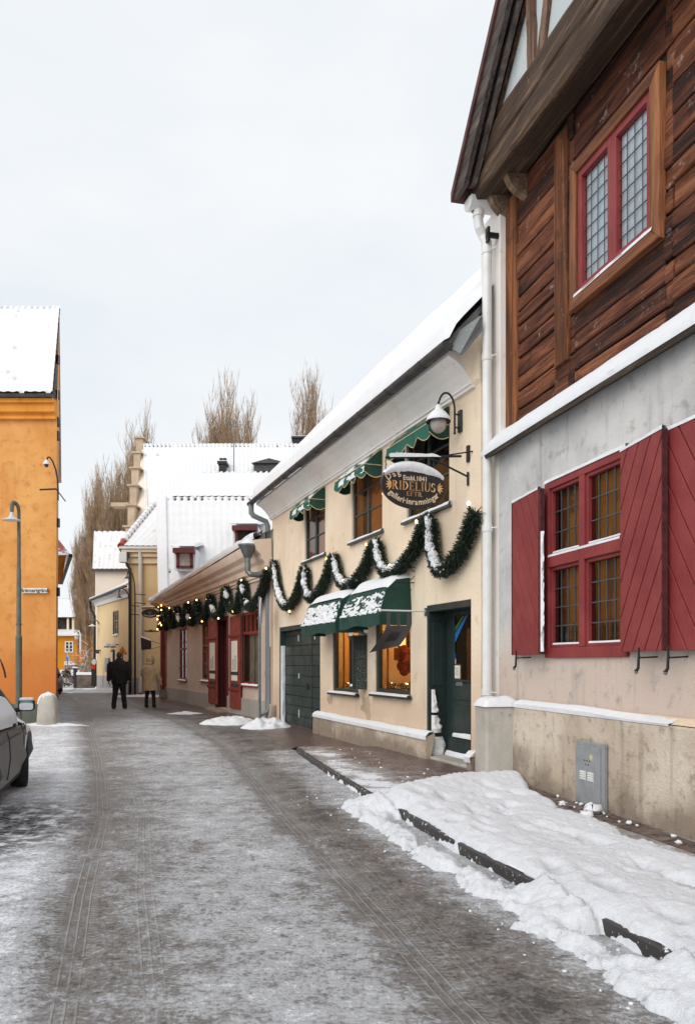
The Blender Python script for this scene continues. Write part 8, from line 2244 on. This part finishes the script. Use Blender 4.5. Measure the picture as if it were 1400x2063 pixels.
        for sd in (-1, 1):
            n = 40; u, v = np.meshgrid(np.linspace(0, 1, n), np.linspace(0, 1, 12)); x = -1.3 + 2.1 * u; e = np.minimum(1, 8 * np.minimum(u, 1 - u)) ** .5
            zl0 = np.interp(x, [-1.35, -.4, .45, .8], [.86, .83, .80, .78]); hh0 = (.24 + .16 * fbm(x * 3, x * 0, 61)) * e
            zz = zl0 + hh0 * v; P = np.stack([x, sd * (yg(zz) + .015 + .045 * (1 - v) * e), zz], -1)
            m = MB(); m.grid(P); m.build('window_snow', M['snow'], c, smooth=80)
        sheet((-1.15, .24), [(-1.15, 1.35), (-.75, 1.415), (-.05, 1.415), (.24, 1.36)], [(-1.15, yg(1.4)), (.24, yg(1.4))], 'roof_snow', .08, 11)
        sheet((-2.1, -1.15), [(-2.1, .94), (-1.62, .96), (-1.15, 1.37)], [(-2.1, hw - .25), (-1.15, yg(1.37))], 'rear_snow', .05, 14)
        for sd in (-1, 1):
            m = MB(); n = 16; P = np.zeros((4, n, 3))
            for i, k in enumerate((0, .012, .012, 0)):
                for j, a in enumerate(np.linspace(.15, math.pi * .62, n)):
                    r = .37 + (.0, .015, .045, .07)[i]; x_ = 1.27 - r * math.cos(a); z_ = .30 + r * math.sin(a); P[i, j] = (x_ - .0, sd * (yb(x_, z_) + k * float(vnoise(j * .9, i, 3)) + .002), z_)
            m.grid(P); m.build('arch_snow', M['snow'], body, smooth=80)
    return c
M['tyre'] = plain('black_rubber', S(34, 34, 36), .7, var=.2)
M['rim'] = frosted('dirty_wheel', S(52, 52, 54), .58, .6, 22)
M['car_glass'] = plain('dark_car_glass', S(30, 34, 38), .08, var=.1)
M['mirror'] = plain('mirror_glass', S(150, 190, 190), .08, .9, .05)
M['amber'] = plain('amber_lens', S(170, 70, 40), .3)
M['lens'] = plain('clear_lens', S(170, 172, 176), .15, var=.1)
M['tail'] = plain('red_lens', S(150, 20, 24), .25, var=.1)
gp_ = frosted('dirty_grey_car_paint', S(98, 98, 98), .66, .4, 22)
tn = .27; hd = math.atan2(1, -tn)
cx_, cy_ = -3.98, 9.62                                        # where the right front wheel stands
fx_, fy_ = math.cos(hd), math.sin(hd); lx_, ly_ = -math.sin(hd), math.cos(hd)
grey = car('parked_car', 'dirty dark grey car with snow on bonnet and mirror parked at the left', (cx_ - 1.27 * fx_ + .75 * lx_, cy_ - 1.27 * fy_ + .75 * ly_, 0), hd, gp_, snowy=True, steer=.16, group='parked cars')
m = MB(); wp = [grey.matrix_basis.inverted() @ at(a, b, 8.55) for a, b in ((-16, 1452), (-10, 1400), (-4, 1338), (0, 1328), (5, 1340), (9, 1352), (11.5, 1366))]
m.tube([(1.0, -.2, .95)] + [tuple(p) for p in wp[1:]], [.008, .008, .009, .010, .011, .011, .011], 5); m.build('wiper', M['ink'], grey)
Yr = 36.5; rx = at(93, 1335, Yr).x
car('parked_car', 'dark red car with snow on its boot half hidden by the orange house', (rx - .95, Yr + 2.15, 0), math.atan2(1, -.33), plain('dark_red_car_paint', S(120, 38, 44), .3, var=.1), snowy=True, group='parked cars')
Yb = 78.0
car('parked_car', 'blue car facing away beside the stone wall at the end of the street', (at(140, 1335, Yb).x, Yb + 1.5, float(gz(Yb))), math.atan2(1, -.45), plain('blue_car_paint', S(44, 72, 120), .3, var=.1), snowy=True, group='parked cars')
car('parked_car', 'silver blue car under snow, farthest left of the parked row', (at(116, 1335, 76).x, 77.0, float(gz(76))), math.atan2(1, -.45), plain('silver_car_paint', S(130, 140, 150), .3, .3, .1), snowy=True, group='parked cars')

# ================================================================== people
def person(label, loc, rz, J, head, skin, clothes, s=1.0):
    """one continuous skinned body (joints J: name -> (x, y, z), radius), then clothing shells as children; faces +y"""
    me = bpy.data.meshes.new('person'); names = list(J)
    links = [('pelvis', 'waist'), ('waist', 'chest'), ('chest', 'neck'), ('neck', 'head'), ('head', 'crown')]
    for sd in 'LR': links += [('chest', 'sh' + sd), ('sh' + sd, 'el' + sd), ('el' + sd, 'wr' + sd), ('wr' + sd, 'pa' + sd), ('pelvis', 'hip' + sd), ('hip' + sd, 'kn' + sd), ('kn' + sd, 'an' + sd), ('an' + sd, 'to' + sd)]
    vs = [J[n][0] for n in names]; rs = [J[n][1] for n in names]; es = [(names.index(a), names.index(b)) for a, b in links]
    for sd in 'LR':                                            # five fingers of different lengths, slightly curled, and a thumb off the side of the palm
        pa = Vector(J['pa' + sd][0]); wr = Vector(J['wr' + sd][0]); d = (pa - wr).normalized(); fw = Vector((0, 1, 0)); sx_ = Vector((1 if sd == 'R' else -1, 0, 0))
        for i, (o, l_) in enumerate(((.030, .070), (.010, .078), (-.010, .072), (-.028, .056))):
            b = pa + fw * o + d * .02; k = len(vs); vs += [tuple(b + d * l_ * .5 - sx_ * .004), tuple(b + d * l_ * .95 - sx_ * .018)]; rs += [.009, .0075]; es += [(names.index('pa' + sd), k), (k, k + 1)]
        b = wr.lerp(pa, .5); k = len(vs); vs += [tuple(b + fw * .035 + d * .02), tuple(b + fw * .045 + d * .06)]; rs += [.011, .009]; es += [(names.index('wr' + sd), k), (k, k + 1)]
    me.from_pydata([(x * s, y * s, z * s) for x, y, z in vs], es, [])
    o = bpy.data.objects.new('person', me); C.objects.link(o); o.location = loc; o.rotation_euler = (0, 0, rz); tag(o, label, 'person')
    me.materials.append(skin)
    mo = o.modifiers.new('skin', 'SKIN'); mo.use_smooth_shade = True
    for i, r in enumerate(rs): me.skin_vertices[0].data[i].radius = (r * s, r * s)
    me.skin_vertices[0].data[names.index('pelvis')].use_root = True
    o.modifiers.new('subdivision', 'SUBSURF').levels = 1; o.modifiers[-1].render_levels = 1
    return o
def loft(rings, n=20, cap=True):
    """rings: (cx, cy, z, rx, ry) ellipses"""
    m = MB(); vs = []
    for i, (cx, cy, z, rx, ry) in enumerate(rings):
        for k in range(n):
            a = 2 * math.pi * k / n; w_ = 1 + .035 * math.sin(3 * a + i * 1.3) + .02 * math.sin(7 * a + i * 2.1)
            vs.append((cx + rx * w_ * math.cos(a), cy + ry * w_ * math.sin(a), z))
    fs = [(i * n + k, i * n + (k + 1) % n, (i + 1) * n + (k + 1) % n, (i + 1) * n + k) for i in range(len(rings) - 1) for k in range(n)]
    if cap: fs += [tuple(range(n))[::-1], tuple(range((len(rings) - 1) * n, len(rings) * n))]
    m.add(vs, fs); return m
skin = plain('skin', S(206, 160, 136), .6, var=.08)
def std(H, armL, armR, legL, legR, wide=1.0):
    J = {'pelvis': ((0, 0, .53 * H), .10), 'waist': ((0, 0, .60 * H), .10), 'chest': ((0, 0, .74 * H), .12), 'neck': ((0, .005, .845 * H), .045), 'head': ((0, .02, .90 * H), .062), 'crown': ((0, .015, .965 * H), .058)}
    for sd, k, arm, leg in (('L', -1, armL, legL), ('R', 1, armR, legR)):
        J['sh' + sd] = ((k * .165 * wide, 0, .80 * H), .055); J['el' + sd] = (arm[0], .042); J['wr' + sd] = (arm[1], .028); J['pa' + sd] = (arm[2], .032)
        J['hip' + sd] = ((k * .09, 0, .50 * H), .085); J['kn' + sd] = (leg[0], .055); J['an' + sd] = (leg[1], .04); J['to' + sd] = ((leg[1][0] + k * .02, leg[1][1] + .13, .03), .035)
    return J
# the man: black coat, black trousers, short brown hair, walking away
Ym = 25.6; xm = at(240, 1335, Ym).x; Hm = 1.84
arL = ((-.30, -.02, 1.14), (-.345, .03, .90), (-.335, .06, .82)); arR = ((.32, -.03, 1.15), (.31, .05, .92), (.27, .07, .86))
lgL = ((-.13, .04, .50), (-.165, -.02, .08)); lgR = ((.12, .06, .50), (.155, .08, .08))
mn = person('man in black coat and trousers walking away up the street', (xm, Ym, float(ground_z(np.array([xm]), np.array([Ym]))[0])), R_(4), std(Hm, arL, arR, lgL, lgR, 1.15), None, skin, None)
blk = plain('black_wool', S(34, 33, 36), .9, var=.2, scale=12); trs = plain('black_trouser', S(38, 38, 42), .9, var=.2); hairm = plain('short_brown_hair', S(92, 66, 52), .8, var=.2, scale=40)
m = loft([(0, 0, .80, .235, .175), (0, -.01, .95, .26, .19), (0, -.01, 1.12, .285, .20), (0, -.01, 1.30, .315, .205), (0, -.01, 1.44, .30, .18), (0, 0, 1.525, .22, .14), (0, .0, 1.585, .11, .10), (0, .01, 1.64, .085, .085)]); m.build('coat', blk, mn, smooth=80)
for sd, ar in ((-1, arL), (1, arR)):
    m = MB(); m.tube([(sd * .22, -.01, 1.50), (sd * .285, -.015, 1.40), ar[0], (ar[1][0], ar[1][1], ar[1][2] + .01)], [.085, .10, .088, .062], 14); m.build('sleeve', blk, mn, smooth=80)
for sd, lg in ((-1, lgL), (1, lgR)):
    m = MB(); m.tube([(sd * .085, 0, .95), (sd * .10, .01, .80), lg[0], (lg[1][0], lg[1][1], .16), (lg[1][0], lg[1][1] + .01, .06)], [.12, .115, .085, .075, .08], 14); m.build('trouser_leg', trs, mn, smooth=80)
    m = MB(); m.ball((lg[1][0] + sd * .01, lg[1][1] + .07, .045), .06, 12, (.9, 2.4, .95)); m.ball((lg[1][0], lg[1][1] - .03, .06), .055, 10, (1, 1.1, 1.1)); m.build('shoe', M['tyre'], mn, smooth=80)
m = MB(); m.ball((0, .012, 1.735), .098, 16, (.86, 1.02, 1.12)); m.build('hair', hairm, mn, smooth=80)
m = MB()
for sd in (-1, 1): m.ball((sd * .083, .025, 1.70), .026, 8, (.5, .8, 1.2))
m.each('ear', skin, mn, smooth=80)
m = MB(); m.ball((0, .10, 1.695), .022, 8, (.7, 1.2, 1.2)); m.build('nose', skin, mn, smooth=80)
# the woman: long hooded beige parka, black leggings, carrying a bag in the right hand
Yw = 26.3; xw_ = at(302, 1335, Yw).x; Hw = 1.69
arL = ((-.255, .06, 1.10), (-.20, .16, .98), (-.15, .20, .96)); arR = ((.27, .0, 1.08), (.345, .05, .88), (.365, .06, .80))
lgL = ((-.10, .03, .46), (-.115, -.01, .08)); lgR = ((.10, .05, .46), (.125, .03, .08))
wm = person('woman in long beige hooded parka and black boots walking away beside the red shop', (xw_, Yw, float(ground_z(np.array([xw_]), np.array([Yw]))[0])), R_(-2), std(Hw, arL, arR, lgL, lgR), None, skin, None)
prk = NM('beige_parka'); a_ = prk.noise(6, 5); prk.set(prk.mix(prk.ramp(a_, .3, .7), S(196, 170, 134), S(174, 148, 114)), .85); prk.bump(prk.noise(9, 4, dist=1.2), .6, .03)
m = loft([(.02, 0, .575, .265, .20), (.02, 0, .72, .255, .19), (.01, 0, .92, .235, .175), (.0, 0, 1.08, .23, .165), (0, 0, 1.24, .245, .165), (0, 0, 1.345, .22, .15), (0, 0, 1.41, .13, .12), (0, .01, 1.45, .09, .10)]); m.build('parka', prk.m, wm, smooth=80)
for sd, ar in ((-1, arL), (1, arR)):
    m = MB(); m.tube([(sd * .165, 0, 1.345), (sd * .225, .01, 1.26), ar[0], (ar[1][0], ar[1][1], ar[1][2] + .01)], [.075, .092, .080, .06], 14); m.build('sleeve', prk.m, wm, smooth=80)
m = MB(); m.ball((0, .02, 1.575), .122, 18, (.95, 1.0, 1.08)); m.ball((0, -.05, 1.47), .10, 14, (1.15, .8, .7)); m.build('hood', prk.m, wm, smooth=80)
fur = plain('fur_trim', S(206, 184, 150), .95, var=.2, scale=60, bump=.4)
m = MB(); m.tube([(.125 * math.cos(a), .115 + .03 * math.sin(a * 2), 1.575 + .135 * math.sin(a)) for a in np.linspace(0, 2 * math.pi, 25)], .028, 8); m.build('fur_trim', fur, wm, smooth=80)
for sd, lg in ((-1, lgL), (1, lgR)):
    m = MB(); m.tube([(sd * .085, 0, .72), lg[0], (lg[1][0], lg[1][1], .25)], [.10, .070, .055], 12); m.build('legging', trs, wm, smooth=80)
    m = MB(); m.tube([(lg[1][0], lg[1][1], .34), (lg[1][0], lg[1][1], .12), (lg[1][0], lg[1][1] + .01, .02)], [.062, .058, .062], 12); m.ball((lg[1][0], lg[1][1] + .09, .045), .052, 10, (.95, 2.1, .9)); m.build('boot', M['tyre'], wm, smooth=80)
bg = empty('hand_bag', 'grey brown hand bag hanging from the parka wearer\'s right hand', 'bag', (xw_ + .42, Yw + .06, .30), R_(-2))
m = MB(); m.add([(-.13, -.07, 0), (.13, -.07, 0), (.13, .07, 0), (-.13, .07, 0), (-.10, -.05, .30), (.10, -.05, .30), (.10, .05, .30), (-.10, .05, .30)], [(0, 3, 2, 1), (4, 5, 6, 7), (0, 1, 5, 4), (1, 2, 6, 5), (2, 3, 7, 6), (3, 0, 4, 7)]); m.build('pouch', plain('bag_leather', S(110, 98, 92), .6, var=.2), bg, bevel=.025)
m = MB()
for k in (-1, 1): m.tube([(k * .03, .08 * math.cos(a), .28 + .19 * math.sin(a)) for a in np.linspace(0, math.pi, 12)], .008, 6)
m.build('strap', M['ink'], bg)
# a person far down the street in black jacket and pale trousers
Yf = 69.0; xf = at(134.5, 1335, Yf).x; gf = float(gz(Yf))
arL = ((-.30, .0, 1.05), (-.33, .08, .85), (-.32, .10, .78)); arR = ((.30, .0, 1.05), (.36, .05, .86), (.37, .08, .79)); lgL = ((-.13, .03, .46), (-.19, -.03, .08)); lgR = ((.12, .06, .46), (.16, .05, .08))
fp = person('distant person in black jacket and pale trousers near the blue car', (xf, Yf, gf), 0, std(1.72, arL, arR, lgL, lgR), None, skin, None)
m = loft([(0, 0, .78, .24, .18), (0, 0, 1.1, .28, .2), (0, 0, 1.32, .30, .2), (0, 0, 1.44, .16, .14), (0, 0, 1.5, .09, .09)]); m.build('jacket', blk, fp, smooth=80)
for sd, ar, lg in ((-1, arL, lgL), (1, arR, lgR)):
    m = MB(); m.tube([(sd * .2, 0, 1.38), ar[0], ar[1]], [.09, .085, .06], 10); m.build('sleeve', blk, fp, smooth=80)
    m = MB(); m.tube([(sd * .09, 0, .88), lg[0], (lg[1][0], lg[1][1], .3)], [.12, .1, .08], 10); m.build('trouser_leg', M['net_blind'], fp, smooth=80)
    m = MB(); m.tube([(lg[1][0], lg[1][1], .34), (lg[1][0], lg[1][1], .03)], [.08, .075], 10); m.ball((lg[1][0], lg[1][1] + .08, .05), .055, 8, (1, 2.2, .9)); m.build('boot', M['tyre'], fp, smooth=80)
m = MB(); m.ball((0, .015, 1.63), .11, 12); m.build('hair', plain('fair_hair', S(180, 150, 110), .8), fp, smooth=80)
